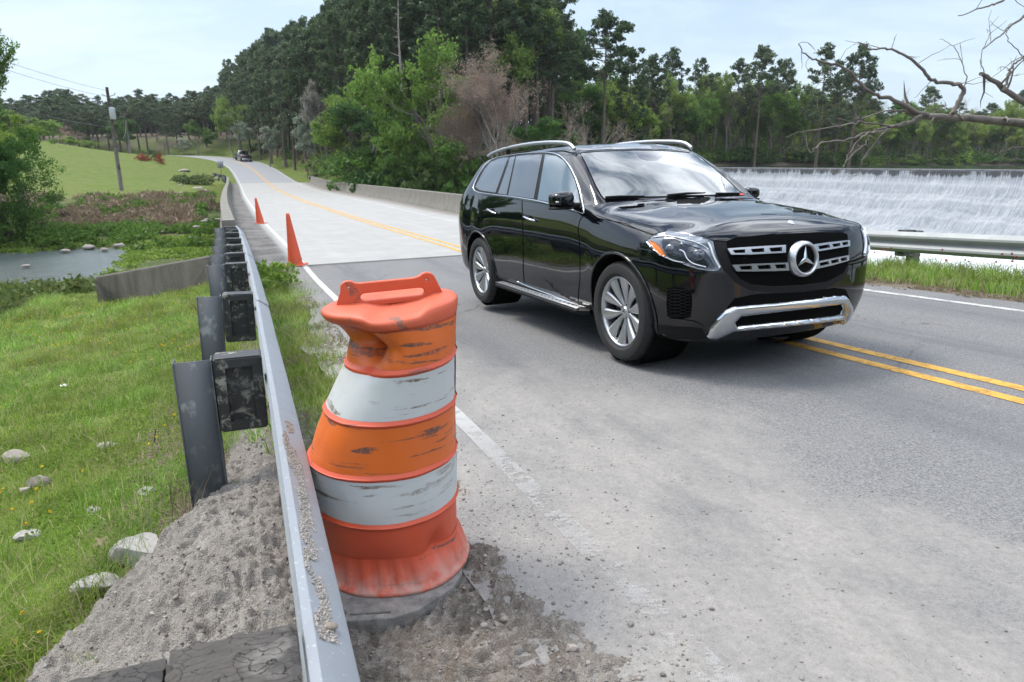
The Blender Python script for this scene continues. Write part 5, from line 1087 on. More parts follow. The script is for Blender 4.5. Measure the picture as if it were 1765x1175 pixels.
rb_ = extrude_curves('rubber_base', [chamf(pts, .18), hs_[::-1]], .045, MAT['rubber'], drum, bevel=.006, smooth=True); rb_.matrix_basis = Matrix.Translation((-.05, -.075, .052)) @ Matrix.Rotation(.10, 4, 'Z')

# ------------------------------------------------------------------ cones
MAT['cone'] = drum_mat('cone_plastic', (.62, .085, .03), (.22, .06, .04), rough=.45, fade=(.55, .10, .05))
def cone(px, py, top_px, top_py, label, rot=0, Hc=.92, ybase=None):
    p = None; z = 0
    for _ in range(40):
        p = unz(px, py, z); s, o = so(p[0], p[1]); z = .5 * z + .5 * (rz_at(s)[0] + np.interp(s, sd, bd)[0] * o[0])
    e = empty('traffic_cone', (p[0], p[1], z + .004), rot, label=label, cat='traffic cone', group='orange cones on the bridge shoulder')
    d = p[1] * math.cos(PITCH) - (p[2] - CAM_H) * math.sin(PITCH); H_c = (py - top_py) * d / F_PX / math.cos(PITCH) * .985; lean = (top_px - px) * d / F_PX + .035
    prof = [(.148, .0), (.150, .02), (.140, .05)] + [(.140 + (.034 - .140) * t, .05 + (H_c - .05) * t) for t in np.linspace(.1, 1, 12)] + [(.030, H_c + .004), (.022, H_c), (.02, H_c - .06)]
    m = MB(); m.lathe(prof, 40); V = m.V[0]; V[:, 0] += lean * (V[:, 2] / H_c) ** 1.0; V[:, 0] *= 1.0; m.build('cone_body', MAT['cone'], e, smooth=True)
    b = MB(); b.box((.02, 0, .012), (.36, .36, .024), bev=.01); b.build('cone_base', MAT['cone'], e); return e
c1 = cone(510, 457, 500, 371, 'nearer orange cone with grass round its foot, leaning left on the shoulder')
c2 = cone(449, 385, 443, 343, 'smaller looking orange cone further along the bridge shoulder')
# ------------------------------------------------------------------ black SUV
CX, CY, CYAW, CGX, CGY = 1.714, 5.514, -1.167, .031, -.025
_c, _s = math.cos(CYAW), math.sin(CYAW); _z = np.array([-CGX, -CGY, 1.]); _z /= np.linalg.norm(_z); _x = np.array([_c, _s, 0]); _x -= _z * (_x @ _z); _x /= np.linalg.norm(_x); _y = np.cross(_z, _x)
CM = np.stack([_x, _y, _z], 1); CO = np.array([CX, CY, .007])
suv = empty('suv', CO, label='glossy black SUV with a large star emblem on its grille driving towards the camera', cat='suv')
suv.rotation_euler = Matrix([list(r) for r in CM]).to_euler()
CAML = CM.T @ (np.array([0, 0, CAM_H]) - CO)
def ray_l(px, py):
    u = (px - 882.5) / F_PX; v = -(py - 587.5) / F_PX; r = CM.T @ np.array([u, math.cos(PITCH) + v * math.sin(PITCH), -math.sin(PITCH) + v * math.cos(PITCH)]); return r / np.linalg.norm(r)
def inv(px, py, ax, val): r = ray_l(px, py); return CAML + r * ((val - CAML[ax]) / r[ax])
Z1 = lambda L: [(760 + x / 2.733, 210 + y / 2.733) for x, y in L]
Z2 = lambda L: [(1080 + x / 2.798, 220 + y / 2.798) for x, y in L]
Z3 = lambda L: [(1100 + x / 5.34, 380 + y / 5.34) for x, y in L]
Z6 = lambda L: [(960 + x / 5.191, 230 + y / 5.191) for x, y in L]
# materials
def paint():
    q = NM('black_paint'); n = q.noise(900, q.objc(), 2); q.set(Base_Color=q.ramp(n, .3, .7, (.0012, .0016, .003), (.0025, .0035, .006)), Roughness=.35, Metallic=.0)
    q.b.inputs['Coat Weight'].default_value = 1.0; q.b.inputs['Coat Roughness'].default_value = .02; q.b.inputs['Coat IOR'].default_value = 1.62; q.b.inputs['Specular IOR Level'].default_value = .0
    dn = q.noise(2.2, q.objc(), 3); q.bump(dn, .02, .01); return q.m
def glass(name, col, ior=1.75):
    q = NM(name); q.set(Base_Color=col, Roughness=.015); q.b.inputs['IOR'].default_value = ior; q.b.inputs['Coat Weight'].default_value = .6; q.b.inputs['Coat Roughness'].default_value = .01; return q.m
CP = {'paint': paint(), 'glass': glass('side_glass', (.012, .016, .02), 2.1), 'glass_f': glass('front_side_glass', (.05, .09, .11), 2.0), 'wind': glass('windscreen_glass', (.05, .062, .060), 2.25),
      'chrome': simple('chrome', (.62, .64, .67), .12, 1.0, var=.03), 'alu': simple('satin_aluminium', (.55, .56, .58), .32, .9, var=.05), 'gap': simple('panel_gap', (.003, .003, .003), .9, spec=.1),
      'trim': simple('black_trim', (.007, .007, .008), .55, spec=.2), 'mesh': simple('grille_mesh', (.003, .003, .003), .85, spec=.06), 'tyre': simple('tyre_rubber', (.018, .018, .019), .75, var=.3, scale=30, bump=.2),
      'rim': simple('alloy', (.50, .51, .53), .28, .85, var=.04), 'disc': simple('brake_disc', (.10, .10, .11), .4, .8), 'amber': simple('amber_lens', (.75, .20, .03), .12, var=.1, coat=1), 'lampd': simple('lamp_bowl', (.03, .035, .045), .08, .4, coat=1, var=.5, scale=14),
      'lens': simple('projector_lens', (.07, .08, .10), .05, .4, coat=1), 'led': simple('light_guide', (.72, .75, .78), .2, .3, var=.02), 'louvre': simple('louvre_satin', (.42, .43, .45), .3, .85, var=.04), 'redl': simple('tail_lens', (.35, .01, .015), .1, coat=1), 'redt': simple('red_tag', (.75, .03, .02), .5), 'well': simple('wheel_well', (.006, .006, .006), .95, spec=.05), 'cream': simple('headlamp_chrome', (.16, .18, .21), .16, .6, var=.35, scale=20, coat=1)}
# control net of one half: rows of stations from rear centre to front centre, 12 keys from underside to roof centre
def st(x, wd, k5, k6, k7, k8, k9, k10, k11, zb=.25, k4=None, k3=None, dx=(0,) * 12):
    k = [(0, zb), (wd * .84, zb), (wd * .945, zb + .05), k3 or (wd * .982, .45), k4 or (wd, .72), k5, k6, k7, k8, k9, k10, k11]
    return [(x + d, y, z) for d, (y, z) in zip(dx, k)]
def wrapset(rows, pivots, xs_w, fr, conv):
    """wrap stations round an end. rows: k -> (x_end, half width, z) for keys 2..6 ; fr: list of (fx, fy)"""
    out = []
    for i, (fx, fy) in enumerate(fr):
        S_ = [None] * 12
        for k in range(2, 7):
            xe, hw, z = rows[k]; S_[k] = (xs_w[k] + (xe - xs_w[k]) * fx, hw * fy, z)
        lowp = pivots[0]; S_[1] = (lowp[0] + (S_[2][0] - lowp[0]) * .88, S_[2][1] * .88, lowp[2]); S_[0] = lowp
        pu = pivots[1]
        for k in range(7, 12):
            t = conv[k - 7]; b = S_[6]; tz = 1 - (1 - t) ** pivots[2]; S_[k] = (b[0] + (pu[0] - b[0]) * t, b[1] + (pu[1] - b[1]) * t, b[2] + (pu[2] - b[2]) * tz)
        out.append(S_)
    return out
N = []
# rear end: key rows follow the tailgate; upper keys follow the rear screen
rear_fr = [(1.0, 0.0), (.985, .36), (.93, .66), (.80, .86), (.52, .965)]
for fx, fy in rear_fr:
    def P_(xe, x0, hw, z): return (x0 + (xe - x0) * fx, hw * fy, z)
    N.append([(-3.6, 0, .30), (-3.6 + (-4.15 + 3.6) * fx * .8, .80 * fy, .30), P_(-4.15, -3.62, .88, .36), P_(-4.20, -3.62, .915, .5), P_(-4.20, -3.62, .935, .78), P_(-4.16, -3.62, .93, 1.06), P_(-4.12, -3.6, .88, 1.26), P_(-4.05, -3.5, .775, 1.46), P_(-3.95, -3.42, .66, 1.63), P_(-3.86, -3.40, .57, 1.685), P_(-3.7, -3.4, .3, 1.71), (-3.45, 0, 1.72)])
B = lambda *a, **k: N.append(st(*a, **k))
B(-3.30, .938, (.94, 1.08), (.875, 1.285), (.775, 1.475), (.672, 1.635), (.575, 1.700), (.31, 1.725), (0, 1.728), k4=(.962, .74))
B(-3.05, .945, (.948, 1.07), (.882, 1.275), (.780, 1.475), (.678, 1.645), (.58, 1.708), (.32, 1.735), (0, 1.74), k4=(.970, .74))
B(-2.70, .940, (.947, 1.06), (.890, 1.25), (.785, 1.475), (.685, 1.652), (.59, 1.714), (.33, 1.742), (0, 1.748), k4=(.950, .72))
B(-2.20, .930, (.943, 1.04), (.897, 1.228), (.790, 1.47), (.690, 1.655), (.60, 1.716), (.34, 1.745), (0, 1.752), k4=(.940, .70))
B(-1.80, .930, (.943, 1.03), (.900, 1.21), (.793, 1.46), (.692, 1.650), (.605, 1.712), (.34, 1.740), (0, 1.748), k4=(.940, .70))
B(-1.42, .930, (.943, 1.02), (.902, 1.192), (.797, 1.44), (.693, 1.630), (.61, 1.690), (.34, 1.718), (0, 1.727), k4=(.940, .70))
B(-1.20, .930, (.943, 1.01), (.903, 1.182), (.803, 1.41), (.700, 1.595), (.625, 1.640), (.345, 1.672), (0, 1.684), k4=(.940, .70))
B(-1.02, .930, (.943, 1.005), (.904, 1.172), (.812, 1.36), (.722, 1.515), (.655, 1.545), (.35, 1.585), (0, 1.598), k4=(.940, .70))
B(-.82, .932, (.944, 1.00), (.905, 1.16), (.828, 1.285), (.755, 1.405), (.69, 1.425), (.36, 1.472), (0, 1.485), k4=(.942, .70))
B(-.64, .935, (.945, .995), (.905, 1.145), (.845, 1.21), (.79, 1.29), (.72, 1.30), (.37, 1.355), (0, 1.370), k4=(.948, .70))
B(-.50, .938, (.946, .99), (.905, 1.13), (.855, 1.165), (.79, 1.195), (.69, 1.215), (.38, 1.262), (0, 1.275), k4=(.955, .71))
B(-.42, .940, (.947, .985), (.905, 1.115), (.855, 1.148), (.78, 1.172), (.64, 1.190), (.40, 1.212), (0, 1.220), k4=(.962, .72))
B(-.15, .945, (.950, .975), (.903, 1.085), (.845, 1.120), (.76, 1.143), (.60, 1.163), (.40, 1.186), (0, 1.190), k4=(.970, .74))
B(.12, .945, (.950, .955), (.900, 1.055), (.835, 1.092), (.74, 1.116), (.57, 1.138), (.38, 1.158), (0, 1.160), k4=(.970, .73))
B(.34, .938, (.940, .935), (.888, 1.030), (.815, 1.066), (.71, 1.090), (.53, 1.110), (.33, 1.124), (0, 1.126), k4=(.955, .71))
rows = {2: (.80, .86, .27), 3: (.885, .90, .42), 4: (.905, .93, .66), 5: (.880, .925, .90), 6: (.835, .875, 1.00)}
for S_ in wrapset(rows, [(.40, 0, .25), (.42, 0, 1.122), 2.4], {2: .34, 3: .34, 4: .34, 5: .34, 6: .34}, [(.46, .965), (.72, .86), (.88, .66), (.965, .36), (1.0, 0.0)], [.16, .36, .58, .80, 1.0]): N.append(S_)
N = np.array(N)
def hermite(A, per, closed=False):
    """interpolate along axis 0, chord-spaced"""
    n = len(A); d = np.linalg.norm(np.diff(A, axis=0), axis=-1).mean(-1) + 1e-6; t = np.concatenate([[0], np.cumsum(d)])
    m = np.zeros_like(A); dv = np.diff(A, axis=0) / d[:, None, None]
    m[1:-1] = (dv[:-1] * d[1:, None, None] + dv[1:] * d[:-1, None, None]) / (d[1:] + d[:-1])[:, None, None]; m[0] = dv[0]; m[-1] = dv[-1]
    out = []
    for i in range(n - 1):
        for j in range(per):
            f = j / per; h = d[i]; f2, f3 = f * f, f ** 3
            out.append((2 * f3 - 3 * f2 + 1) * A[i] + (f3 - 2 * f2 + f) * h * m[i] + (-2 * f3 + 3 * f2) * A[i + 1] + (f3 - f2) * h * m[i + 1])
    out.append(A[-1]); return np.array(out)
# end tangents along y should be perpendicular to the centre plane: mirror a ghost station
def mirror_y(a): return a * np.array([1, -1, 1])
Nx = np.concatenate([mirror_y(N[1:2]), N, mirror_y(N[-2:-1])]); Dx = hermite(Nx, 8)[8:-8]
Dy = np.transpose(Dx, (1, 0, 2)); Dy = np.concatenate([mirror_y(Dy[1:2]), Dy, mirror_y(Dy[-2:-1])]); Dy = hermite(Dy, 8)[8:-8]; SURF = np.transpose(Dy, (1, 0, 2))
nu, nv = SURF.shape[:2]
full = np.concatenate([SURF, mirror_y(SURF[:, -2:0:-1])], 1)   # ring round the car
V = full.reshape(-1, 3); nr = full.shape[1]; i = np.arange(nu - 1)[:, None] * nr; j = np.arange(nr)[None]; j2 = (j + 1) % nr; Q = np.stack([i + j, i + j2, i + nr + j2, i + nr + j], -1).reshape(-1, 4)
bm = bmesh.new(); me = mesh_data('b', V, [Q], CP['paint']); bm.from_mesh(me); bmesh.ops.remove_doubles(bm, verts=bm.verts, dist=.0008); bmesh.ops.dissolve_degenerate(bm, dist=.0004, edges=bm.edges)
bmesh.ops.recalc_face_normals(bm, faces=bm.faces)
bvh = BVHTree.FromBMesh(bm); me2 = bpy.data.meshes.new('body'); bm.to_mesh(me2); bm.free(); me2.materials.append(CP['paint']); me2.materials.append(CP['well'])
tmp = bpy.data.objects.new('tmpbody', me2); COL.objects.link(tmp)
cut = MB()
WX = (0.0, -3.075)
for wx in WX:
    for sg_ in (-1, 1): cut.lathe([(0, sg_ * .52), (.445, sg_ * .52), (.445, sg_ * 1.3), (0, sg_ * 1.3)], 56, 'y', c=(wx - .01, 0, .40))
co = cut.build('tmpcut', CP['well']); bmx = bmesh.new(); bmx.from_mesh(co.data); bmesh.ops.remove_doubles(bmx, verts=bmx.verts, dist=1e-5); bmesh.ops.recalc_face_normals(bmx, faces=bmx.faces); bmx.to_mesh(co.data); bmx.free()
md = tmp.modifiers.new('b', 'BOOLEAN'); md.operation = 'DIFFERENCE'; md.object = co; md.solver = 'EXACT'; md.material_mode = 'TRANSFER'
bpy.context.view_layer.update(); meb = bpy.data.meshes.new_from_object(tmp.evaluated_get(bpy.context.evaluated_depsgraph_get())); meb.name = 'body'
bpy.data.objects.remove(tmp); bpy.data.objects.remove(co)
meb.polygons.foreach_set('use_smooth', np.ones(len(meb.polygons), bool)); meb.set_sharp_from_angle(angle=R(42))
body = obj('body', meb, suv)
def hit(px, py):
    r = ray_l(px, py); h = bvh.ray_cast(Vector(CAML), Vector(r))
    if h[0] is not None: return np.array(h[0]), np.array(h[1])
    p0 = CAML + r * 5.2; h = bvh.find_nearest(Vector(p0))
    for _ in range(6):
        q = np.array(h[0]); t = (q - CAML) @ r; p0 = CAML + r * t; h = bvh.find_nearest(Vector(p0))
    return np.array(h[0]), np.array(h[1])
def inside_poly(P, x, y):
    P = np.asarray(P); n = len(P); c = False; j = n - 1
    for i in range(n):
        if ((P[i][1] > y) != (P[j][1] > y)) and (x < (P[j][0] - P[i][0]) * (y - P[i][1]) / (P[j][1] - P[i][1] + 1e-12) + P[i][0]): c = not c
        j = i
    return c
def smooth_poly(P, n=5, closed=True):
    P = np.asarray(P, float)
    if not closed: return curve_p(P, n)
    k = len(P); out = []
    for i in range(k):
        p0, p1, p2, p3 = P[i - 1], P[i], P[(i + 1) % k], P[(i + 2) % k]
        for f in np.arange(n) / n: out.append(.5 * (2 * p1 + (p2 - p0) * f + (2 * p0 - 5 * p1 + 4 * p2 - p3) * f ** 2 + (3 * p1 - p0 - 3 * p2 + p3) * f ** 3))
    return np.array(out)
def curve_p(P, n=6):
    P = np.asarray(P, float); t = np.linspace(0, len(P) - 1, (len(P) - 1) * n + 1); i = np.clip(t.astype(int), 0, len(P) - 2); f = (t - i)[:, None]
    p0 = P[np.maximum(i - 1, 0)]; p1 = P[i]; p2 = P[i + 1]; p3 = P[np.minimum(i + 2, len(P) - 1)]
    return .5 * (2 * p1 + (p2 - p0) * f + (2 * p0 - 5 * p1 + 4 * p2 - p3) * f ** 2 + (3 * p1 - p0 - 3 * p2 + p3) * f ** 3)
def panel_data(poly, step, h, th, holes=(), sm=0, mapf=None, dome=0.0, maxe=None):
    """fit a thin shell of the outline onto the body, h above it and th thick"""
    P = smooth_poly(poly, sm) if sm else np.asarray(poly, float)
    def resamp(P):
        o = []
        for i in range(len(P)):
            a, b = P[i - 1], P[i]; k = max(1, int(np.hypot(*(b - a)) / step)); o += [a + (b - a) * t for t in np.arange(k) / k]
        return np.array(o)
    loops = [resamp(P)] + [resamp(smooth_poly(hh, sm) if sm else np.asarray(hh, float)) for hh in holes]
    pts = []; edges = []
    for L in loops:
        k0 = len(pts); pts += [Vector(p) for p in L]; edges += [(k0 + i, k0 + (i + 1) % len(L)) for i in range(len(L))]
    nb = len(pts); mn, mx_ = loops[0].min(0), loops[0].max(0)
    for gx in np.arange(mn[0] + step / 2, mx_[0], step):
        for gy in np.arange(mn[1] + step / 2, mx_[1], step):
            if inside_poly(loops[0], gx, gy) and not any(inside_poly(hh, gx, gy) for hh in loops[1:]):
                if min(np.min(np.hypot(L[:, 0] - gx, L[:, 1] - gy)) for L in loops) > step * .45: pts.append(Vector((gx, gy)))
    vo, eo, fo, _, _, _ = delaunay_2d_cdt(pts, edges, [], 1, 1e-5)
    fo = [f for f in fo if not any(inside_poly(hh, sum(vo[i].x for i in f) / 3, sum(vo[i].y for i in f) / 3) for hh in loops[1:])]
    X = []; Nn = []
    for v in vo:
        p, n = (mapf or hit)(v.x, v.y); X.append(p); Nn.append(n)
    X = np.array(X); Nn = np.array(Nn)
    for i in range(len(Nn)):
        if Nn[i] @ (CAML - X[i]) < 0 and mapf is None: Nn[i] = -Nn[i] if np.linalg.norm(CAML - X[i]) > 0 and (Nn[i] @ (X[i] - np.array([-1.5, 0, .8]))) < 0 else Nn[i]
    T = np.array([list(f) for f in fo])
    E_ = np.stack([np.linalg.norm(X[T[:, a]] - X[T[:, b]], axis=1) for a, b in ((0, 1), (1, 2), (2, 0))], 1); md_ = np.median(E_); T = T[E_.max(1) < (maxe or max(6 * md_, .05))]
    used = np.unique(T); rm = -np.ones(len(X), int); rm[used] = np.arange(len(used)); T = rm[T]; X = X[used]; Nn = Nn[used]; hh_ = np.full(len(X), h)
    if dome:
        pv = np.array([[v.x, v.y] for v in vo])[used]; dd = np.full(len(pv), 1e9)
        for L in loops:
            for i in range(len(L)):
                a, b = L[i - 1], L[i]; ab = b - a; t = np.clip(((pv - a) @ ab) / (ab @ ab + 1e-9), 0, 1); dd = np.minimum(dd, np.hypot(*(pv - a - t[:, None] * ab).T))
        q_ = np.clip(dd / dome, 0, 1); hh_ = .004 + (h - .004) * np.sqrt(1 - (1 - q_) ** 2)
    h = hh_[:, None]; cnt = {}
    for f in T:
        for a, b in ((f[0], f[1]), (f[1], f[2]), (f[2], f[0])): cnt[(min(a, b), max(a, b))] = cnt.get((min(a, b), max(a, b)), 0) + 1
    be = [e for e, c in cnt.items() if c == 1]; n = len(X); V = np.vstack([X + Nn * h, X + Nn * np.minimum(h - th, .001)]); Qs = np.array([[a, b, b + n, a + n] for a, b in be]) if be else np.zeros((0, 4), int)
    return V, T, Qs
def panel(name, poly, mat, h=.003, th=.006, step=5, parent=suv, holes=(), sm=0, mirror=False, mapf=None, label=None, dome=0.0):
    V, T, Qs = panel_data(poly, step, h, th, holes, sm, mapf, dome); o = None
    for mi in ((False, True) if mirror else (False,)):
        VV = V * np.array([1, -1, 1]) if mi else V
        bm = bmesh.new(); me = mesh_data(name, VV, [T, Qs] if len(Qs) else [T], mat, True); bm.from_mesh(me); bmesh.ops.recalc_face_normals(bm, faces=bm.faces); bm.to_mesh(me); bm.free(); me.set_sharp_from_angle(angle=R(40))
        q = obj(name, me, parent); o = o or q
    return o
def strip(name, path, rad, mat, parent=suv, h=.0, closed=False, sm=6, mirror=False, flat=1.0, n=8, pin=None, obj_build=True):
    P = np.asarray(path, float)
    if pin is None:
        Q2 = (smooth_poly(P, sm) if closed else curve_p(P, sm)); L = []
        for p in Q2: a, nn = hit(*p); L.append(a + nn * h)
        L = np.array(L)
    else: L = pin
    if closed: L = np.vstack([L, L[:1]])
    # light smoothing
    for _ in range(2): L[1:-1] = (L[:-2] + 2 * L[1:-1] + L[2:]) / 4
    o = None
    for mi in ((False, True) if mirror else (False,)):
        m = MB(); m.tube(L * np.array([1, -1, 1]) if mi else L, rad, n, flat=flat); q = m.build(name, mat, parent, smooth=True); o = o or q
    return o
# --- glazing on the flank
DLO = Z1([(675, 430), (668, 380), (655, 318), (635, 262), (608, 208), (575, 170), (545, 152), (490, 143), (400, 148), (330, 157), (270, 167), (230, 183), (200, 215), (172, 262), (150, 312), (175, 332), (240, 342), (330, 352), (400, 363), (470, 375), (560, 398), (640, 418)])
dlo = panel('window_surround', DLO, CP['trim'], .0012, .004, 6, sm=3, mirror=True)
PAN = [('side_window', [(492, 153), (545, 161), (578, 182), (608, 222), (633, 278), (648, 335), (656, 392), (560, 386), (456, 367)], 'glass_f'), ('side_window', [(356, 162), (478, 153), (438, 362), (318, 345)], 'glass'), ('quarter_window', [(329, 166), (350, 163), (310, 343), (270, 337)], 'glass'), ('quarter_window', [(318, 167), (268, 176), (235, 190), (205, 225), (180, 272), (163, 306), (185, 322), (258, 333)], 'glass')]
for nm, L, g in PAN: panel(nm, Z1(L), CP[g], .0035, .003, 5, dlo)
for nm, L, g in PAN:
    V_, T_, Q_ = panel_data(Z1(L), 7, .0035, .003); me = mesh_data(nm, V_ * np.array([1, -1, 1]), [T_, Q_], CP[g], True); obj(nm, me, suv)
strip('window_trim', DLO, .0085, CP['chrome'], h=.002, closed=True, sm=3, mirror=True, n=8)
# --- doors: thin skins over a dark shut line
FD = Z1([(672, 436), (655, 462), (645, 500), (652, 560), (655, 640), (654, 740), (648, 800), (646, 858), (398, 770), (392, 700), (391, 600), (389, 500), (387, 420), (386, 372), (470, 384), (560, 406)])
RD = Z1([(381, 371), (384, 500), (387, 600), (387, 700), (392, 766), (252, 716), (238, 650), (232, 590), (214, 530), (196, 482), (186, 440), (188, 400), (198, 345), (240, 350), (330, 361)])
def grow2(P, d):
    P = np.asarray(P, float); c = P.mean(0); A = 0
    for i in range(len(P)): A += P[i - 1][0] * P[i][1] - P[i][0] * P[i - 1][1]
    out = []
    for i in range(len(P)):
        e1 = P[i] - P[i - 1]; e2 = P[(i + 1) % len(P)] - P[i]; n1 = np.array([e1[1], -e1[0]]) / (np.hypot(*e1) + 1e-9); n2 = np.array([e2[1], -e2[0]]) / (np.hypot(*e2) + 1e-9); n = n1 + n2; n /= np.hypot(*n) + 1e-9; out.append(P[i] + n * d * (1 if A > 0 else -1))
    return np.array(out)
doors = []
for L in (FD, RD):
    panel('shut_line', grow2(L, 1.0), CP['gap'], .0006, .002, 5, mirror=True); doors.append(panel('door', L, CP['paint'], .0030, .003, 4))
    V_, T_, Q_ = panel_data(L, 8, .0030, .003); obj('door', mesh_data('door', V_ * np.array([1, -1, 1]), [T_, Q_], CP['paint'], True), suv)
def handle(a, b, par):
    (p, n), (q, n2) = hit(*a), hit(*b); m = MB(); mid = (p + q) / 2 + n * .045; m.tube(curve_p([p + n * .012, p + (q - p) * .15 + n * .04, mid, q + (p - q) * .15 + n * .04, q + n * .012], 5), .0125, 10, flat=.8); m.build('door_handle', CP['chrome'], par, smooth=True)
    c = (p + q) / 2; t = (q - p) / np.linalg.norm(q - p); up = np.cross(n, t); m = MB(); th = np.linspace(0, 2 * np.pi, 21)[:-1]; L = .05; G = [[c + n * .0045 + k * (t * .058 * math.cos(x) + up * .030 * math.sin(x)) for x in list(th) + [0]] for k in (1, .6, .05)]; m.grid(np.array(G)); m.build('handle_recess', CP['gap'], par, smooth=True)
handle(*Z1([(401, 446), (448, 466)]), doors[0]); handle(*Z1([(229, 412), (265, 432)]), doors[1])
strip('sill_trim', Z1([(362, 752), (420, 776), (500, 806), (580, 836), (648, 862)]), .006, CP['chrome'], h=.006)
panel('sill_cladding', Z1([(250, 722), (395, 778), (648, 866), (690, 885), (698, 938), (640, 912), (400, 818), (268, 762)]), CP['trim'], .004, .004, 5, sm=0, mirror=True)
# running board
for sg_ in (-1, 1):
    m = MB(); xa, xb = -2.56, -.52; xs = np.linspace(xa, xb, 24); rows_ = []
    for (y, z) in ((.86, .315), (.90, .328), (.985, .325), (1.008, .31), (1.004, .285), (.97, .275), (.86, .275)):
        tp = np.clip(np.minimum((xs - xa) / .10, (xb - xs) / .10), 0, 1) ** .5; rows_.append(np.stack([xs, sg_ * (.86 + (y - .86) * (.35 + .65 * tp)), z + 0 * xs], 1))
    m.grid(np.array(rows_)); rb2 = m.build('running_board', CP['trim'], suv, sharp=35)
    m = MB()
    for k in range(46):
        x = xa + .12 + k * (xb - xa - .24) / 45; m.box((x, sg_ * .945 + .012 * (1 if k % 2 else -1), .332), (.020, .022, .004), bev=.001)
    m.box((( xa + xb) / 2, sg_ * .985, .3285), (xb - xa - .16, .018, .005), bev=.001); m.box(((xa + xb) / 2, sg_ * .908, .3295), (xb - xa - .16, .010, .004), bev=.001); m.box(((xa + xb) / 2, sg_ * .9465, .3285), (xb - xa - .2, .066, .0035), bev=.001); m.build('step_tread', CP['alu'], rb2)
# --- windscreen, bonnet, roof
WSC = Z6([(205, 178), (330, 160), (480, 152), (700, 146), (900, 150), (1080, 158), (1225, 172), (1300, 222), (1400, 300), (1520, 405), (1640, 520), (1672, 552), (1500, 556), (1250, 562), (1000, 570), (760, 577), (560, 586), (420, 592), (390, 560), (340, 470), (290, 360), (245, 260)])
panel('windscreen_seal', WSC, CP['gap'], .001, .003, 8); wsg = panel('windscreen', grow2(WSC, -2.0), CP['wind'], .004, .004, 7)
def tubep(name, P, rad, mat, par, **k):
    L = [];
    for p in P: a, nn = hit(*p); L.append(a + nn * k.get('h', .012))
    m = MB(); m.tube(L, rad, 8, flat=k.get('flat', 1)); return m.build(name, mat, par, smooth=True)
tubep('wiper', Z6([(430, 585), (560, 578), (780, 573)]), [.010, .011, .004], CP['trim'], suv, h=.016); tubep('wiper', Z6([(985, 568), (1150, 551), (1320, 545)]), [.011, .011, .005], CP['trim'], suv, h=.018); tubep('wiper', Z6([(1420, 545), (1520, 545), (1630, 543)]), [.008, .008, .006], CP['trim'], suv, h=.012)
panel('window_sticker', Z6([(1625, 541), (1655, 538), (1672, 552), (1632, 553)]), CP['redt'], .0055, .002, 3, wsg)
panel('mirror_housing', Z6([(700, 165), (930, 165), (945, 200), (900, 240), (800, 245), (730, 215)]), simple('sensor_shade', (.012, .014, .03), .1, coat=1), .0052, .002, 6, wsg)
HOOD = Z2([(0, 462), (60, 492), (122, 516), (150, 508), (185, 500), (250, 503), (330, 520), (415, 542), (480, 548), (520, 530), (700, 516), (900, 505), (1050, 497), (1062, 478), (1040, 458), (960, 420), (860, 385), (740, 355), (600, 338), (480, 335), (330, 337), (160, 342), (20, 352), (-80, 362), (-190, 378), (-240, 392), (-235, 410), (-130, 436)])
panel('bonnet_gap', grow2(HOOD, 1.0), CP['gap'], .0006, .002, 7); hood = panel('bonnet', HOOD, CP['paint'], .004, .004, 5)
for L in ([(752, 612), (800, 607), (858, 617), (800, 620)], [(868, 604), (920, 600), (965, 610), (925, 615)], [(972, 598), (1015, 596), (1068, 604), (1030, 611)]): panel('bonnet_vent', Z6(L), CP['gap'], .0055, .002, 3, hood)
strip('bonnet_crease', Z1([(735, 441), (850, 480), (1000, 530)]), .003, CP['gap'], h=.003)
panel('sunroof', Z6([(270, 150), (330, 118), (560, 92), (820, 90), (960, 105), (1050, 130), (1080, 148), (900, 140), (700, 136), (480, 142)]), CP['glass'], .003, .003, 8)
for sg_ in (-1, 1):
    P = np.array([(-1.24, .655, 1.672), (-1.36, .648, 1.728), (-1.6, .64, 1.757), (-2.0, .63, 1.778), (-2.5, .625, 1.784), (-3.0, .62, 1.772), (-3.35, .62, 1.744), (-3.52, .62, 1.715)]) * np.array([1, sg_, 1]); L = curve_p(P, 6); m = MB(); m.tube(L, .016, 12, flat=1.15); rl = m.build('roof_rail', CP['alu'], suv, smooth=True)
    m = MB(); m.box((-2.9, sg_ * .62, 1.755), (.10, .022, .09), bev=.005); m.build('rail_foot', CP['trim'], rl)
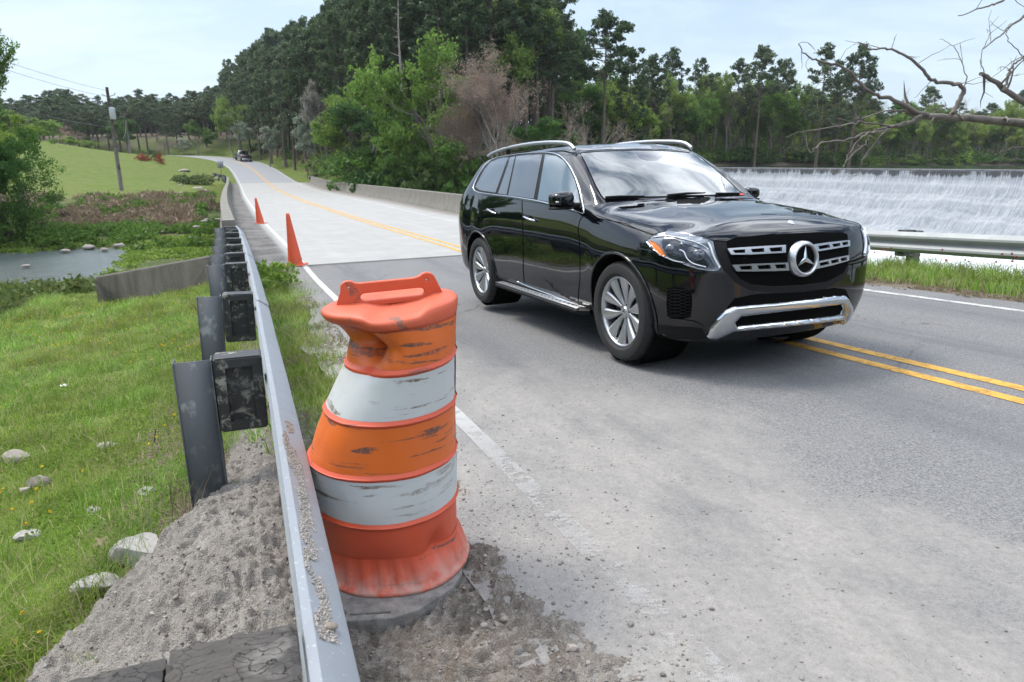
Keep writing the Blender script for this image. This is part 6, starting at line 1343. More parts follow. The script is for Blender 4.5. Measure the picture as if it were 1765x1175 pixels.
# --- lamps
LAMP = Z3([(68, 187), (150, 137), (205, 112), (270, 101), (400, 111), (500, 131), (600, 158), (686, 186), (705, 270), (735, 360), (762, 436), (740, 455), (690, 464), (560, 450), (420, 402), (300, 366), (200, 318), (120, 250)])
panel('lamp_gap', grow2(LAMP, .9), CP['gap'], .0008, .003, 4, mirror=True); 
V_, T_, Q_ = panel_data(LAMP, 3.2, .005, .006)
for sg_ in (1, -1):
    hl = obj('headlamp', mesh_data('headlamp', V_ * np.array([1, sg_, 1]), [T_, Q_], CP['cream'], True), suv)
    def lp(name, L, mat, h, step=2.5, sm=3):
        v, t, q = panel_data(Z3(L), step, h, .004, sm=sm); return obj(name, mesh_data(name, v * np.array([1, sg_, 1]), [t, q], mat, True), hl)
    lp('lamp_bowl', [(235, 175), (330, 172), (430, 215), (520, 240), (600, 275), (650, 330), (690, 400), (700, 440), (600, 440), (430, 392), (300, 352), (255, 310), (225, 240)], CP['lampd'], .0065)
    lp('indicator', [(108, 192), (150, 198), (200, 232), (238, 290), (252, 330), (210, 312), (150, 262)], CP['amber'], .0085)
    for P, rr_ in (([(262, 335), (330, 368), (418, 384)], .0042), ([(385, 270), (425, 290), (455, 350), (510, 395), (620, 425)], .0058), ([(130, 160), (280, 150), (450, 182), (560, 215), (640, 262)], .0045), ([(640, 205), (665, 250), (690, 330), (745, 430)], .011)):
        L = []
        for p in curve_p(Z3(P), 5): a, nn = hit(*p); L.append((a + nn * .0095) * np.array([1, sg_, 1]))
        m = MB(); m.tube(L, rr_, 8, flat=.6); m.build('light_guide', CP['led'], hl, smooth=True)
    for (x, y), r0 in (((292, 262), .034), ((560, 315), .040), ((405, 225), .018)):
        a, nn = hit(*Z3([(x, y)])[0]); t1 = np.cross(nn, [0, 0, 1]); t1 /= np.linalg.norm(t1); t2 = np.cross(nn, t1); th = np.linspace(0, 2 * np.pi, 25); G = [[(a + nn * (.006 + .012 * math.cos(f * 1.57)) + (t1 * math.cos(q) + t2 * math.sin(q)) * r0 * math.sin(f * 1.57)) * np.array([1, sg_, 1]) for q in th] for f in (1, .8, .6, .4, .2, .02)]
        m = MB(); m.grid(np.array(G)); m.build('projector', CP['lens'], hl, smooth=True)
    for x, y in ((285, 148), (370, 162), (440, 180), (505, 196), (560, 215)):
        a, nn = hit(*Z3([(x, y)])[0]); m = MB(); m.box((a + nn * .011) * np.array([1, sg_, 1]), (.010, .016, .008), bev=.003); m.build('led', CP['led'], hl)
# --- grille
GR = Z2([(480, 548), (505, 532), (700, 518), (900, 508), (1040, 504), (1062, 515), (1070, 560), (1066, 640), (1040, 700), (960, 742), (850, 758), (700, 765), (600, 755), (545, 728), (505, 675), (485, 610)])
grl = panel('grille', GR, CP['mesh'], .004, .006, 6)
panel('grille_surround', Z2([(418, 548), (480, 552), (487, 612), (507, 678), (547, 731), (602, 758), (700, 768), (850, 761), (960, 745), (1042, 703), (1068, 650), (1066, 690), (1040, 730), (960, 775), (850, 792), (700, 798), (590, 782), (520, 745), (470, 690), (440, 620)]), CP['trim'], .005, .006, 6)
for a, b in (([(480, 586), (560, 580), (660, 574), (756, 569), (756, 604), (660, 609), (560, 614), (497, 614)], [[(505, 594), (560, 591), (560, 604), (515, 605)], [(590, 589), (650, 585), (650, 600), (598, 602)], [(678, 584), (736, 580), (736, 596), (686, 599)]]),
             ([(503, 661), (600, 656), (700, 652), (768, 650), (772, 687), (700, 690), (600, 692), (522, 691)], [[(535, 668), (590, 666), (592, 681), (545, 682)], [(620, 665), (680, 662), (684, 678), (628, 680)], [(705, 661), (752, 659), (756, 675), (713, 677)]]),
             ([(888, 566), (960, 556), (1062, 545), (1063, 572), (980, 586), (902, 599)], [[(912, 574), (960, 567), (966, 579), (916, 586)], [(978, 565), (1012, 560), (1014, 571), (984, 576)], [(1026, 558), (1050, 554), (1052, 564), (1030, 569)]]),
             ([(903, 646), (980, 630), (1058, 615), (1058, 640), (980, 662), (900, 680)], [[(918, 653), (958, 644), (960, 656), (920, 665)], [(972, 641), (1004, 634), (1006, 646), (976, 653)], [(1018, 631), (1044, 625), (1046, 636), (1022, 642)]])):
    panel('louvre', Z2(a), CP['louvre'], .026, .024, 2.4, grl, holes=[grow2(Z2(h), .8) for h in b])
# emblem: ring and three-pointed star standing proud of the grille
ec, _n = hit(*Z2([(842, 630)])[0]); ex = ec[0] + .028; Re = .117
Mx = Matrix.Translation((ex + .012, ec[1], ec[2])) @ Matrix.Rotation(-.10, 4, 'Y') @ Matrix(((0, 0, 1, 0), (1, 0, 0, 0), (0, 1, 0, 0), (0, 0, 0, 1)))
m = MB(); m.lathe([(Re * .78, -.03), (Re * .80, .004), (Re * .86, .013), (Re * .93, .013), (Re * .97, .006), (Re * 1.05, -.004), (Re * 1.08, -.04)], 48); em = m.build('emblem_ring', CP['alu'], suv, smooth=True, xf=Mx)
m = MB(); m.lathe([(Re * .82, -.012), (0.0005, -.012)], 48); m.build('emblem_disc', CP['gap'], em, xf=Mx)
m = MB(); ro, ri = Re * .80, Re * .16; V_ = [(0, 0, .016)]
for k in range(6):
    a = math.pi / 2 + k * math.pi / 3; r0 = ro if k % 2 == 0 else ri; V_.append((r0 * math.cos(a), r0 * math.sin(a), -.002 if k % 2 else .002))
m.add(V_, T=[[0, 1 + k, 1 + (k + 1) % 6] for k in range(6)]); m.build('emblem_star', CP['chrome'], em, xf=Mx)
# small round badge on the bonnet nose
a, nn = hit(*Z2([(795, 458)])[0]); m = MB(); m.lathe([(0, .006), (.022, .006), (.027, 0)], 24); m.build('bonnet_badge', CP['alu'], hood, smooth=True, xf=Matrix.Translation(Vector(a + nn * .004)) @ Vector(nn).to_track_quat('Z', 'Y').to_matrix().to_4x4())
# --- bumper
panel('air_intake', Z2([(480, 872), (520, 822), (620, 802), (850, 792), (1000, 772), (1055, 778), (1082, 840), (1080, 900), (1040, 930), (900, 945), (700, 965), (530, 985), (470, 960)]), CP['mesh'], .002, .006, 6)
chr_ = panel('bumper_trim', Z2([(384, 1003), (400, 962), (430, 920), (472, 878), (515, 856), (600, 848), (700, 840), (800, 830), (900, 820), (1000, 807), (1048, 806), (1066, 824), (1082, 852), (1086, 884), (1068, 920), (1046, 942), (1020, 944), (1024, 925), (900, 940), (700, 962), (560, 975), (510, 980), (470, 1000), (430, 1016), (395, 1014)]), CP['chrome'], .036, .036, 2.2, dome=7, holes=[Z2([(522, 930), (548, 908), (700, 890), (860, 872), (960, 860), (1028, 852), (1040, 875), (1030, 898), (900, 916), (700, 935), (530, 952)])])
fog = panel('fog_grille', Z3([(272, 622), (330, 612), (420, 622), (490, 652), (498, 760), (482, 888), (400, 903), (272, 884), (262, 760)]), CP['mesh'], .004, .005, 4, mirror=True)
for k in range(9):
    for sg2 in (-1, 1):
        y0 = 640 + k * 30; P = [(275, y0), (345, y0 + 22 * sg2), (415, y0), (480, y0 + 22 * sg2)]; L = []
        for p in Z3([(x, min(880, max(630, y))) for x, y in P]): a, nn = hit(*p); L.append(a + nn * .007)
        m = MB(); m.tube(L, .0022, 4); m.build('grille_bar', CP['trim'], fog)
panel('lower_lip', Z2([(60, 935), (200, 952), (368, 968), (384, 1006), (372, 1024), (165, 1010), (105, 985)]), CP['trim'], .004, .006, 6)
panel('chin_panel', Z3([(285, 895), (400, 905), (520, 925), (605, 968), (460, 972), (310, 968)]), CP['paint'], .008, .008, 5)
panel('number_bracket', Z2([(600, 815), (700, 808), (820, 803), (820, 822), (700, 830), (600, 838)]), CP['trim'], .006, .004, 5) if False else None
# --- rear lamp and bumper marker on the visible side

# panel('bumper_marker', Z1([(88, 522), (104, 520), (104, 560), (88, 560)]), CP['trim'], .004, .004, 2.5)
def from_rear(y, z):
    h = bvh.ray_cast(Vector((-8, y, z)), Vector((1, 0, 0)))
    if h[0] is None: h = bvh.find_nearest(Vector((-4.1, y, z)))
    n = np.array(h[1]); return np.array(h[0]), (n if n[0] < 0 else -n)
RG = [(-.62, 1.30), (.62, 1.30), (.60, 1.45), (.52, 1.62), (0, 1.645), (-.52, 1.62), (-.60, 1.45)]
panel('rear_window', RG, CP['glass'], .004, .004, .05, mapf=from_rear)
for sg_ in (-1, 1): panel('tail_lamp', [(sg_ * a, b) for a, b in [(.60, 1.02), (.80, 1.00), (.88, 1.05), (.88, 1.19), (.80, 1.21), (.60, 1.17)]], CP['redl'], .006, .006, .03, mapf=from_rear)
panel('number_plate', [(-.15, .86), (.15, .86), (.15, 1.01), (-.15, 1.01)], CP['alu'], .008, .006, .04, mapf=from_rear); panel('rear_bumper_trim', [(-.70, .40), (.70, .40), (.66, .48), (-.66, .48)], CP['chrome'], .012, .01, .04, mapf=from_rear)
panel('tailgate_gap', [(-.66, .60), (.66, .60), (.66, .607), (-.66, .607)], CP['gap'], .002, .002, .03, mapf=from_rear)
# --- arch lips
for wx in WX:
    for sg_ in (-1, 1):
        L = []
        for a in np.linspace(R(-22), R(202), 44):
            x, z = wx - .01 + .452 * math.cos(a), .40 + .452 * math.sin(a); h = bvh.ray_cast(Vector((x, sg_ * 2, z)), Vector((0, -sg_, 0)))
            if h[0] is not None: L.append(np.array(h[0]) + np.array([0, sg_ * .004, 0]))
        m = MB(); m.tube(np.array(L), .011, 8, flat=.9); m.build('arch_lip', CP['paint'], suv, smooth=True)
        m = MB(); m.lathe([(.435, .55), (.435, .90)], 40, 'y', c=(wx - .01, 0, .40)); V = m.V[0]; V[:, 1] *= sg_; m.build('wheel_well', CP['well'], suv)
# --- mirrors
for sg_ in (-1, 1):
    c = np.array([-.76, sg_ * 1.045, 1.245]); bm = bmesh.new(); bmesh.ops.create_uvsphere(bm, u_segments=28, v_segments=18, radius=1.0)
    for v in bm.verts:
        x, y, z = v.co; x, y, z = [math.copysign(abs(q) ** .62, q) for q in (x, y, z)]; k = math.sqrt(x * x + y * y + z * z); f = .82 + .0 * k
        v.co = Vector((x * .088 * (1.0 if x > 0 else .55), y * .125 * f, z * .082 * f * (1 - .12 * y * sg_))) + Vector((0, 0, 0))
    me = bpy.data.meshes.new('mirror'); bm.to_mesh(me); bm.free(); me.materials.append(CP['paint']); me.polygons.foreach_set('use_smooth', np.ones(len(me.polygons), bool)); mo = obj('mirror', me, suv); mo.location = c; mo.scale = (1, 1, 1) if sg_ < 0 else (.7, .7, .8); mo.location.x -= .05 * (sg_ > 0); mo.location.z -= .02 * (sg_ > 0); mo.rotation_euler = (0, 0, sg_ * -.18)
    m = MB(); m.box((-.052, 0, 0), (.012, .19, .12), bev=.005); m.build('mirror_glass', CP['glass'], mo); m = MB(); m.box((.0, 0, -.072), (.13, .20, .022), bev=.01); m.box((.01, -sg_ * .115, -.055), (.10, .12, .045), bev=.015); m.build('mirror_base', CP['trim'], mo)
    m = MB(); m.box((.062, sg_ * .02, -.018), (.02, .17, .014), bev=.005); m.build('indicator', CP['alu'], mo)
# --- wheels
def make_wheel(sg_):
    """local y is the axle, +y outward times sg_"""
    e = bpy.data.objects.new('wheel', None); COL.objects.link(e); e.parent = suv
    f = lambda prof: [(r, y * sg_) for r, y in prof]
    m = MB(); m.lathe(f([(.272, .085), (.280, .118), (.30, .134), (.34, .140), (.368, .132), (.384, .112), (.392, .085), (.394, .04), (.3945, .036), (.388, .034), (.388, .026), (.3945, .024), (.395, 0), (.394, -.03), (.388, -.032), (.388, -.04), (.394, -.042), (.392, -.09), (.375, -.13), (.30, -.135), (.27, -.12)]), 72, 'y'); m.build('tyre', CP['tyre'], e, sharp=30)
    m = MB(); m.lathe(f([(.268, -.12), (.262, -.06), (.258, .02), (.255, .085), (.262, .108), (.272, .118), (.277, .112), (.272, .100), (.262, .094)]), 72, 'y'); rim = m.build('rim', CP['rim'], e, smooth=True)
    m = MB(); m.lathe(f([(.0, .015), (.255, .005)]), 48, 'y'); m.build('brake_backing', CP['well'], e); m = MB(); m.lathe(f([(.06, .03), (.185, .03), (.187, .01)]), 48, 'y'); m.build('brake_disc', CP['disc'], e, sharp=30)
    # ten broad spokes in five leaning pairs, dished towards the hub
    for k in range(10):
        base = (k // 2) * 2 * math.pi / 5 + (-1 if k % 2 == 0 else 1) * R(17) + R(14); lean = (-1 if k % 2 == 0 else 1)
        rs = np.linspace(.050, .262, 12); wdt = np.interp(rs, [.05, .09, .15, .21, .262], [.013, .016, .030, .044, .052]); yv = np.interp(rs, [.05, .10, .18, .262], [.060, .070, .086, .100]); ang = base + lean * np.interp(rs, [.05, .262], [-.05, .04])
        G = []
        for q, dy in ((-1, -.022), (-.92, -.003), (-.5, .003), (0, .0), (.5, .003), (.92, -.003), (1, -.022)):
            t = q * wdt; G.append(np.stack([rs * np.cos(ang) - t * np.sin(ang), sg_ * (yv + dy), rs * np.sin(ang) + t * np.cos(ang)], 1))
        mm_ = MB(); mm_.grid(np.array(G)); mm_.build('spoke', CP['rim'], rim, smooth=True)
    m = MB(); m.lathe(f([(.0, .075), (.030, .075), (.034, .070), (.038, .066), (.066, .060), (.072, .045), (.075, .01)]), 32, 'y'); hb = m.build('hub', CP['rim'], e, sharp=30)
    for k in range(5):
        a = 2 * math.pi * k / 5 + .3; m = MB(); m.lathe(f([(.0, .064), (.008, .064), (.0095, .055)]), 10, 'y', c=(.053 * math.cos(a), 0, .053 * math.sin(a))); m.build('lug_bolt', CP['trim'], hb)
    m = MB(); V_ = [(0, .078 * sg_, 0)]
    for k in range(6):
        a = math.pi / 2 + k * math.pi / 3; r0 = .026 if k % 2 == 0 else .005; V_.append((r0 * math.cos(a), .076 * sg_, r0 * math.sin(a)))
    m.add(V_, T=[[0, 1 + k, 1 + (k + 1) % 6] for k in range(6)]); m.build('hub_star', CP['trim'], hb)
    return e
for wx in WX:
    for sg_ in (-1, 1):
        e = make_wheel(sg_); e.location = (wx, sg_ * .825, .392); e.rotation_euler = (0, R(17 if wx == 0 else 40) * 1, 0)
# underbody pan and axles so daylight does not show through
m = MB(); m.box((-1.6, 0, .27), (4.2, 1.2, .12), bev=.03); m.tube([(0, -.8, .38), (0, .8, .38)], .04, 8); m.tube([(-3.075, -.8, .38), (-3.075, .8, .38)], .05, 8); m.box((-3.6, .3, .30), (.5, .5, .14), bev=.04); m.build('underbody', CP['well'], suv)

# ------------------------------------------------------------------ dark pickup far down the road
ps = 138.0; pc = RW(ps, 1.75); ph = float(np.interp(ps, sd, hd)); tk = empty('pickup_truck', pc, -ph + math.pi / 2, label='dark pickup truck driving away at the far bend of the road', cat='pickup truck'); tk.rotation_euler = (0, -.075, -ph + math.pi / 2)
tp = simple('dark_truck_paint', (.012, .012, .015), .3, coat=1)
m = MB(); m.box((-1.1, 0, .88), (1.9, 1.95, .62), bev=.06); m.box((2.1, 0, .85), (1.5, 1.95, .6), bev=.12); m.box((.5, 0, .8), (1.6, 1.95, .55), bev=.06); m.build('body', tp, tk)
m = MB(); V_ = [(-.15, .93, 1.1), (-.15, -.93, 1.1), (1.75, -.93, 1.1), (1.75, .93, 1.1), (.1, .74, 1.88), (.1, -.74, 1.88), (1.15, -.74, 1.88), (1.15, .74, 1.88)]; m.add(V_, Q=[[0, 1, 5, 4], [1, 2, 6, 5], [2, 3, 7, 6], [3, 0, 4, 7], [4, 5, 6, 7]]); m.build('cab', tp, tk)
m = MB(); m.add([(-.09, .70, 1.30), (-.09, -.70, 1.30), (.06, -.60, 1.78), (.06, .60, 1.78)], Q=[[0, 1, 2, 3]]); m.build('rear_window', CP['glass'], tk)
m = MB(); m.box((-2.08, 0, .92), (.05, 1.5, .48), bev=.02); m.build('tailgate', tp, tk); m = MB(); m.box((-2.18, 0, .52), (.16, 1.85, .17), bev=.03); m.build('bumper', CP['alu'], tk)
for sg_ in (-1, 1):
    m = MB(); m.box((-2.06, sg_ * .86, .98), (.06, .14, .38), bev=.02); m.build('tail_light', CP['redl'], tk)
    m = MB(); m.box((1.35, sg_ * 1.08, 1.2), (.12, .2, .22), bev=.03); m.build('mirror', tp, tk)
    for wx in (-1.25, 2.1): m = MB(); m.lathe([(.2, sg_ * .98), (.38, sg_ * .97), (.40, sg_ * .9), (.40, sg_ * .74), (.2, sg_ * .72)], 24, 'y', c=(wx, 0, .40)); m.build('wheel', CP['tyre'], tk, sharp=30)
# ------------------------------------------------------------------ far guardrails
def rail_run(name, s0, s1, of, zf, side, posts, label, mat, ds=.5):
    ss = np.linspace(s0, s1, int((s1 - s0) / ds) + 2); P = RW(ss, of(ss)); P[:, 2] = zf(ss); e = empty(name, P[0] - np.array([0, 0, .6]), label=label, cat='guardrail')
    b = beam(P, side).build('rail', mat, sharp=28); under(b, e)
    for s in posts:
        h = float(np.interp(s, sd, hd)); po = obj('post', pm_, e); pc = RW(s, of(np.array([s]))[0] - side * .33); pc[2] = zf(np.array([s]))[0] + .0
        Mp = Matrix.Translation(Vector(pc) - e.location) @ Matrix.Rotation(-h + math.pi / 2, 4, 'Z'); po.matrix_basis = Mp
        bo = obj('blockout', bk_, po); bc = RW(s, of(np.array([s]))[0] - side * .125); bc[2] = pc[2] - .18; bo.matrix_basis = Mp.inverted() @ (Matrix.Translation(Vector(bc) - e.location) @ Matrix.Rotation(-h + math.pi / 2, 4, 'Z'))
    return e
rail_run('guardrail', -9, 13.5, lambda s: np.interp(s, [-9, 8, 13.5], [4.86, 4.82, 4.75]), lambda s: np.interp(s, sd, zd) + .66, -1, [-6.2, -4.3, -2.4, -.5, 1.4, 3.3, 5.2, 7.1, 9.0, 10.9], 'galvanised guardrail across the road between the car and the dam', MAT['galv_old'])
rail_run('guardrail', 89.2, 97, lambda s: np.interp(s, [89, 93, 97], [5.0, 5.5, 7.2]), lambda s: np.interp(s, sd, zd) + np.interp(s, [89, 95, 97], [.68, .68, .75]), -1, [90.5, 92.5, 94.5], 'short curved guardrail end beyond the right bridge parapet', MAT['galv_old'])
rail_run('guardrail', 90.5, 103, lambda s: np.interp(s, [90, 96, 103], [-4.7, -5.0, -6.6]), lambda s: np.interp(s, sd, zd) + .68, 1, [91.5, 93.5, 95.5, 98, 100.5], 'dark short guardrail beyond the far end of the left parapet', MAT['post'])
# sign seen from behind at the far end of the bridge
sp = RW(99.5, -5.4); sp[2] = gz1(sp[0], sp[1]); sg_ = empty('road_sign', sp, -float(np.interp(99, sd, hd)), label='small grey sign plate seen from behind beyond the left parapet', cat='road sign')
m = MB(); m.box((0, 0, 1.0), (.07, .05, 2.4)); m.build('sign_post', MAT['post'], sg_)
m = MB(); m.box((0, .035, 2.0), (.76, .006, .92), bev=.002); m.build('sign_plate', simple('aluminium_plate', (.33, .34, .36), .5, .6), sg_)
# retaining stonework under the far left parapet end
rocksP = []
# ------------------------------------------------------------------ utility poles and wires
woodp = simple('pole_wood', (.12, .105, .095), .9, var=.3, scale=3, bump=.3); grey = simple('grey_enamel', (.42, .45, .46), .45, var=.08); dark = simple('dark_fitting', (.05, .05, .055), .6)
wirem = simple('wire', (.10, .11, .12), .6)
def ztop(py, Y): 
    v = -(py - 587.5) / F_PX; return CAM_H + Y / (math.cos(PITCH) + v * math.sin(PITCH)) * (-math.sin(PITCH) + v * math.cos(PITCH))
def pole(px, Y, top, label, r=.15, trans=False, ptop=None):
    x = (px - 882.5) / F_PX * (Y * math.cos(PITCH) + 1.2 * math.sin(PITCH)); g = gz1(x, Y); H = ztop(top, Y) - g; e = empty('utility_pole', (x, Y, g - .2), 0, label=label, cat='utility pole')
    m = MB(); m.tube([(0, 0, 0), (0, 0, H * .5), (0, 0, H + .2)], [r * 1.25, r, r * .78], 12); m.build('pole', woodp, e, smooth=True)
    if trans:
        m = MB(); m.lathe([(0, -.52), (.24, -.52), (.26, -.48), (.26, .42), (.24, .50), (.10, .56), (0, .56)], 20, c=(.28, -.16, H * .775)); m.build('transformer', grey, e, sharp=40)
        m = MB(); m.tube([(.25, -.16, H * .775 + .55), (.25, -.16, H * .775 + .85)], .05, 8); m.tube([(0, -.05, H * .93), (.7, -.1, H * .95), (.75, -.1, H * .97)], .03, 6); m.tube([(0, -.05, H * .93), (-.55, 0, H * .955)], .03, 6); m.build('bracket', dark, e)
        m = MB(); m.box((.16, -.12, H * .27), (.16, .14, .5), bev=.02); m.build('meter_box', dark, e)
    else:
        m = MB(); m.box((0, -.12, H * .93), (1.7, .1, .1)); m.build('crossarm', woodp, e)
    return e, Vector((x, Y, g + H))
e1, t1 = pole(206, 67, 150, 'grey utility pole with a drum transformer standing on the hill', .16, True)
e2, t2 = pole(229, 138, 190, 'more distant utility pole behind the hill, right of the one with a transformer', .14)
def wire(a, b, sag, label, rad=.014):
    a, b = np.array(a, float), np.array(b, float); t = np.linspace(0, 1, 30)[:, None]; P = a + (b - a) * t; P[:, 2] -= 4 * sag * (t * (1 - t))[:, 0]
    m = MB(); m.tube(P, rad, 5); return tag(m.build('power_line', wirem, smooth=True), label, 'power line')
far_l = [(-42, 38, 13.6), (-42, 38, 12.9), (-42, 38, 10.4)]
wire((t1[0], t1[1], t1[2] - .3), far_l[0], 1.0, 'uppermost thin wire running from the transformer pole to the top left')
wire((t1[0] - .3, t1[1], t1[2] - .8), far_l[1], 1.0, 'second thin wire just below the uppermost one left of the pole')
wire((t1[0], t1[1] - .1, t1[2] - 3.6), far_l[2], 1.2, 'thicker low wire running from mid pole down behind the left tree', .03)
wire((t1[0], t1[1], t1[2] - .3), (t2[0], t2[1], t2[2] - .4), 1.5, 'thin wire between the two utility poles')
wire((t1[0], t1[1], t1[2] - 3.4), (t2[0], t2[1], t2[2] - 1.8), 2.2, 'lower sagging wire between the two utility poles', .025)
# ------------------------------------------------------------------ bare branches reaching in from a tree at the right
def at(px, py, d):
    u = (px - 882.5) / F_PX; v = -(py - 587.5) / F_PX; return np.array([u * d, (math.cos(PITCH) + v * math.sin(PITCH)) * d, CAM_H + (-math.sin(PITCH) + v * math.cos(PITCH)) * d])
def curve_pts(P, n=6):
    P = np.asarray(P, float); k = np.arange(len(P)); t = np.linspace(0, len(P) - 1, (len(P) - 1) * n + 1); out = np.empty((len(t), P.shape[1]))
    i = np.clip(t.astype(int), 0, len(P) - 2); f = (t - i)[:, None]; p0 = P[np.maximum(i - 1, 0)]; p1 = P[i]; p2 = P[i + 1]; p3 = P[np.minimum(i + 2, len(P) - 1)]
    return .5 * (2 * p1 + (p2 - p0) * f + (2 * p0 - 5 * p1 + 4 * p2 - p3) * f ** 2 + (3 * p1 - p0 - 3 * p2 + p3) * f ** 3)
BK['branch'] = barkmat('branch_bark', (.15, .13, .115))
bt = empty('bare_tree', (9.6, 7.6, gz1(9.6, 7.6)), label='dead bare tree at the right edge, its pale branches reaching in front of the lake', cat='bare tree')
D0 = 8.2; limb = MB(); rr = np.random.default_rng(12)
def br(pts, r0, r1, d0=D0, d1=D0, twigs=0, tl=.5, wob=.012, seed=0):
    r = np.random.default_rng(seed + 100); d = np.linspace(d0, d1, len(pts)); P = curve_pts([at(p[0], p[1], q) for p, q in zip(pts, d)], 6); P = P + r.normal(0, wob, P.shape); limb.tube(P, .66 * np.linspace(r0, r1, len(P)) + .0006, 8 if r0 > .03 else 5)
    for i in range(twigs):
        k = r.integers(len(P) // 4, len(P)); a = r.normal(0, 1, 3); a[2] += .3; a /= np.linalg.norm(a); L = tl * r.uniform(.4, 1.2); q = [P[k]]; v = a
        for j in range(4): v = v + r.normal(0, .25, 3); v /= np.linalg.norm(v); q.append(q[-1] + v * L / 4)
        limb.tube(q, np.linspace(max(.0035, r1 * .55), .0018, 5), 4, cap=False)
        if r.random() < .5: limb.tube([q[2], q[2] + (r.normal(0, .3, 3) + v) * L * .3], [.003, .0015], 3, cap=False)
br([(1900, 222), (1765, 212), (1680, 205), (1600, 200), (1560, 190)], .085, .045, 8.6, 8.0, 3, .4, .004, 1)
br([(1600, 200), (1540, 172), (1500, 158), (1460, 118), (1420, 108), (1392, 96), (1376, 74)], .040, .006, 8.0, 7.6, 6, .45, .008, 2)
br([(1640, 197), (1650, 180), (1661, 152), (1640, 143), (1605, 138), (1590, 118), (1560, 95), (1530, 84), (1500, 84), (1480, 72)], .045, .009, 8.1, 7.9, 7, .4, .006, 3)
br([(1652, 170), (1664, 145), (1662, 120), (1648, 85), (1620, 66)], .014, .003, 8.1, 8.3, 3, .35, .006, 4)
br([(1590, 200), (1550, 215), (1500, 228), (1460, 240), (1415, 248), (1400, 262)], .036, .005, 8.0, 7.4, 6, .4, .008, 5)
br([(1540, 218), (1500, 212), (1470, 212), (1420, 222), (1380, 228), (1352, 236)], .018, .003, 7.8, 7.5, 5, .4, .006, 6)
br([(1560, 210), (1520, 225), (1490, 232), (1465, 262), (1452, 292)], .018, .0035, 7.9, 7.3, 4, .3, .006, 7)
br([(1500, 235), (1488, 250), (1462, 272), (1446, 300)], .012, .003, 7.8, 7.3, 3, .3, .006, 8)
br([(1530, 222), (1520, 232), (1490, 270), (1478, 300)], .012, .003, 7.8, 7.5, 3, .3, .006, 9)
br([(1562, 192), (1540, 190), (1510, 196), (1480, 205), (1462, 200)], .02, .004, 8, 7.8, 3, .3, .006, 10)
br([(1900, 205), (1790, 185), (1740, 160), (1715, 140), (1690, 126)], .06, .028, 7.6, 7.2, 4, .5, .005, 11)
br([(1730, 155), (1738, 130), (1745, 112), (1765, 98), (1800, 80)], .022, .008, 7.3, 7.3, 5, .4, .006, 12)
br([(1660, 205), (1640, 190), (1625, 186), (1600, 200), (1580, 214)], .014, .004, 8.2, 8.4, 3, .3, .006, 13)
br([(1900, -10), (1820, 0), (1765, 28), (1730, 56), (1695, 84)], .03, .006, 6.8, 6.6, 3, .4, .006, 14)
br([(1830, -40), (1760, -15), (1720, 5), (1690, 14), (1652, 28)], .024, .005, 6.8, 6.5, 2, .3, .006, 15)
br([(1900, 262), (1765, 253), (1735, 258), (1720, 262)], .010, .003, 8.2, 8.0, 3, .3, .006, 16)
br([(1765, 100), (1740, 70), (1735, 50), (1745, 40)], .008, .002, 7.4, 7.2, 2, .3, .006, 17)
br([(1700, 130), (1690, 100), (1705, 60), (1700, 50)], .008, .002, 7.2, 7.2, 2, .3, .006, 18)
lo = limb.build('branches', BK['branch'], smooth=True); under(lo, bt)
tr_ = MB(); g0 = np.array(bt.location[:]); tr_.tube(curve_pts([g0 + (0, 0, -.2), g0 + (.1, 0, 1.5), at(1900, 222, 8.6), at(1960, 120, 8.3), at(2000, -60, 8)], 5), np.linspace(.2, .09, 21), 12)
tr_.tube([at(1900, 205, 7.6), at(1935, 240, 8.2)], .06, 8); tr_.tube([at(1900, -10, 6.8), at(1975, 20, 8.1)], [.03, .05], 8); tr_.tube([at(1830, -40, 6.8), at(1900, -10, 6.8)], .03, 8); tr_.tube([at(1900, 262, 8.2), at(1925, 280, 8.6)], .012, 6)
under(tr_.build('trunk', BK['branch'], smooth=True), bt)
# stones along the creek and on the far bank
r_ = np.random.default_rng(15)
def bank_rock(px, py, wp, seed, z, label):
    p = unz(px, py, z); d = p[1] * math.cos(PITCH) - (p[2] - CAM_H) * math.sin(PITCH); w_ = wp / F_PX * d / 2; r = np.random.default_rng(seed); V, Fc = stone_mesh(r, 2); me = mesh_data('rock', V * np.array([w_, w_ * .8, w_ * .7]), [Fc], MAT['rock2']); obj('rock', me, None, (p[0], p[1], max(p[2], gz1(p[0], p[1]) + w_ * .1)), label=label, cat='rock', group='rocks along the far side of the creek')
for i, (px, py, wp) in enumerate([(45, 458, 14), (112, 432, 18), (152, 426, 26), (206, 424, 20), (236, 426, 14), (290, 408, 26), (318, 402, 30), (333, 415, 16), (262, 412, 22), (180, 430, 14)]): bank_rock(px, py, wp, i + 3, CREEK_Z + .12, 'pale rock lying at the far edge of the creek')
for i in range(16): 
    px = r_.uniform(290, 380); bank_rock(px, r_.uniform(320, 395), r_.uniform(8, 22), 40 + i, -2.0, 'pale rock lying at the far edge of the creek')
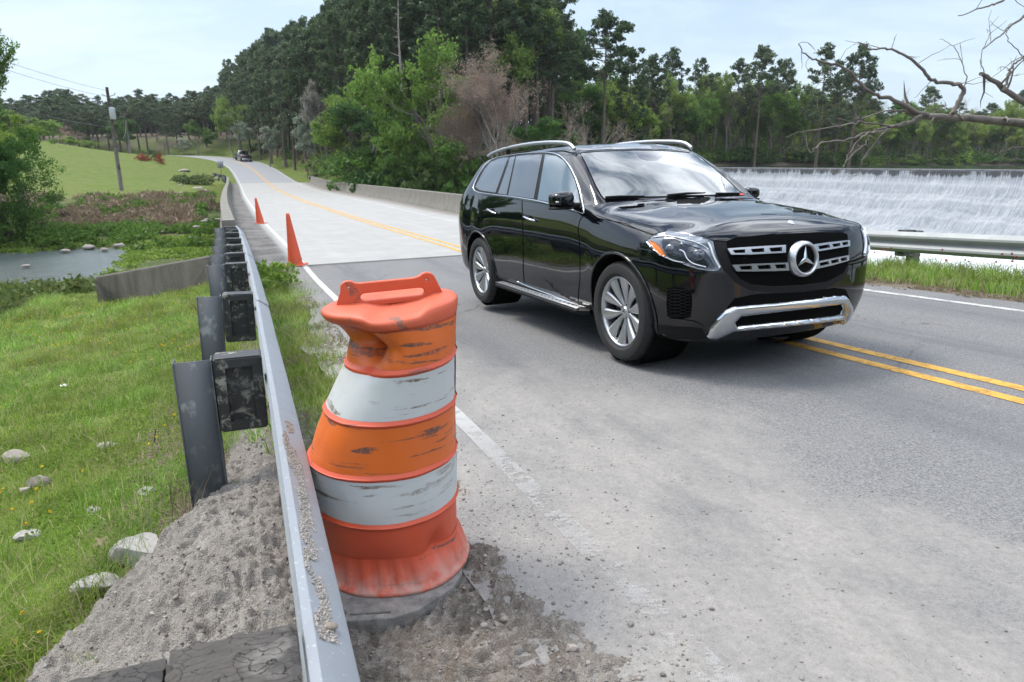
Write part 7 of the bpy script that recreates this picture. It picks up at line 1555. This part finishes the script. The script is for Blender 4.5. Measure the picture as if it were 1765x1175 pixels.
# a piece of litter, a dead leaf, a dark twig in the grass
p = on_ground(110, 672); m = MB(); m.grid(np.array([[[x, y, .02 + .012 * math.sin(x * 200 + y * 90)] for y in np.linspace(-.035, .035, 6)] for x in np.linspace(-.02, .02, 5)])); lt = m.build('litter', simple('white_paper', (.62, .63, .65), .6, var=.1)); lt.location = p + np.array([0, 0, .03]); tag(lt, 'crumpled white scrap of litter lying in the grass', 'litter')
p = on_ground(178, 950, sandz); pts = []
for a in range(10): pts.append((.045 * (1 if a % 2 == 0 else .35) * math.cos(a * math.pi / 5), .045 * (1 if a % 2 == 0 else .35) * math.sin(a * math.pi / 5)))
lf = extrude_curves('fallen_leaf', [pts], .0012, simple('dead_leaf', (.30, .22, .155), .8)); lf.location = p + np.array([0, 0, .05]); lf.rotation_euler = (.5, .3, .4); tag(lf, 'dry brown maple leaf lying in the grass beside the pale broken rock', 'leaf')
m = MB(); p = on_ground(262, 770); m.tube([p + (0, 0, 0), p + (.02, .01, .05), p + (.03, .02, .12)], [.005, .006, .003], 6); tag(m.build('twig', BK['dark']), 'short dark burnt twig standing in the grass left of the nearest post', 'twig')
m = MB()
for i in range(12):
    a = RW(-.75 + .06 * rr.normal(), -5.02 + .04 * rr.normal()); a[2] = gz1(a[0], a[1]); m.tube([a, a + (rr.normal(0, .03), rr.normal(0, .03), .12), a + (rr.normal(0, .07), rr.normal(0, .05), .24)], [.003, .002, .001], 4)
tag(m.build('dry_stalks', LM['brown']), 'brown dry stalks at the foot of the nearest steel post', 'dead plant')
# ------------------------------------------------------------------ thin spring haze in the air
m = MB(); m.box((60, 190, 20), (760, 560, 52)); hzm = bpy.data.materials.new('haze'); hzm.use_nodes = True; hn = hzm.node_tree; hn.nodes.clear()
ho = hn.nodes.new('ShaderNodeOutputMaterial'); hv = hn.nodes.new('ShaderNodeVolumePrincipled'); hv.inputs['Color'].default_value = (.86, .92, 1.0, 1); hv.inputs['Density'].default_value = .00018; hv.inputs['Anisotropy'].default_value = .2
hn.links.new(hv.outputs[0], ho.inputs['Volume']); hzo = m.build('haze', hzm, kind='stuff'); tag(hzo, 'faint haze in the air softening the far woods', 'haze')
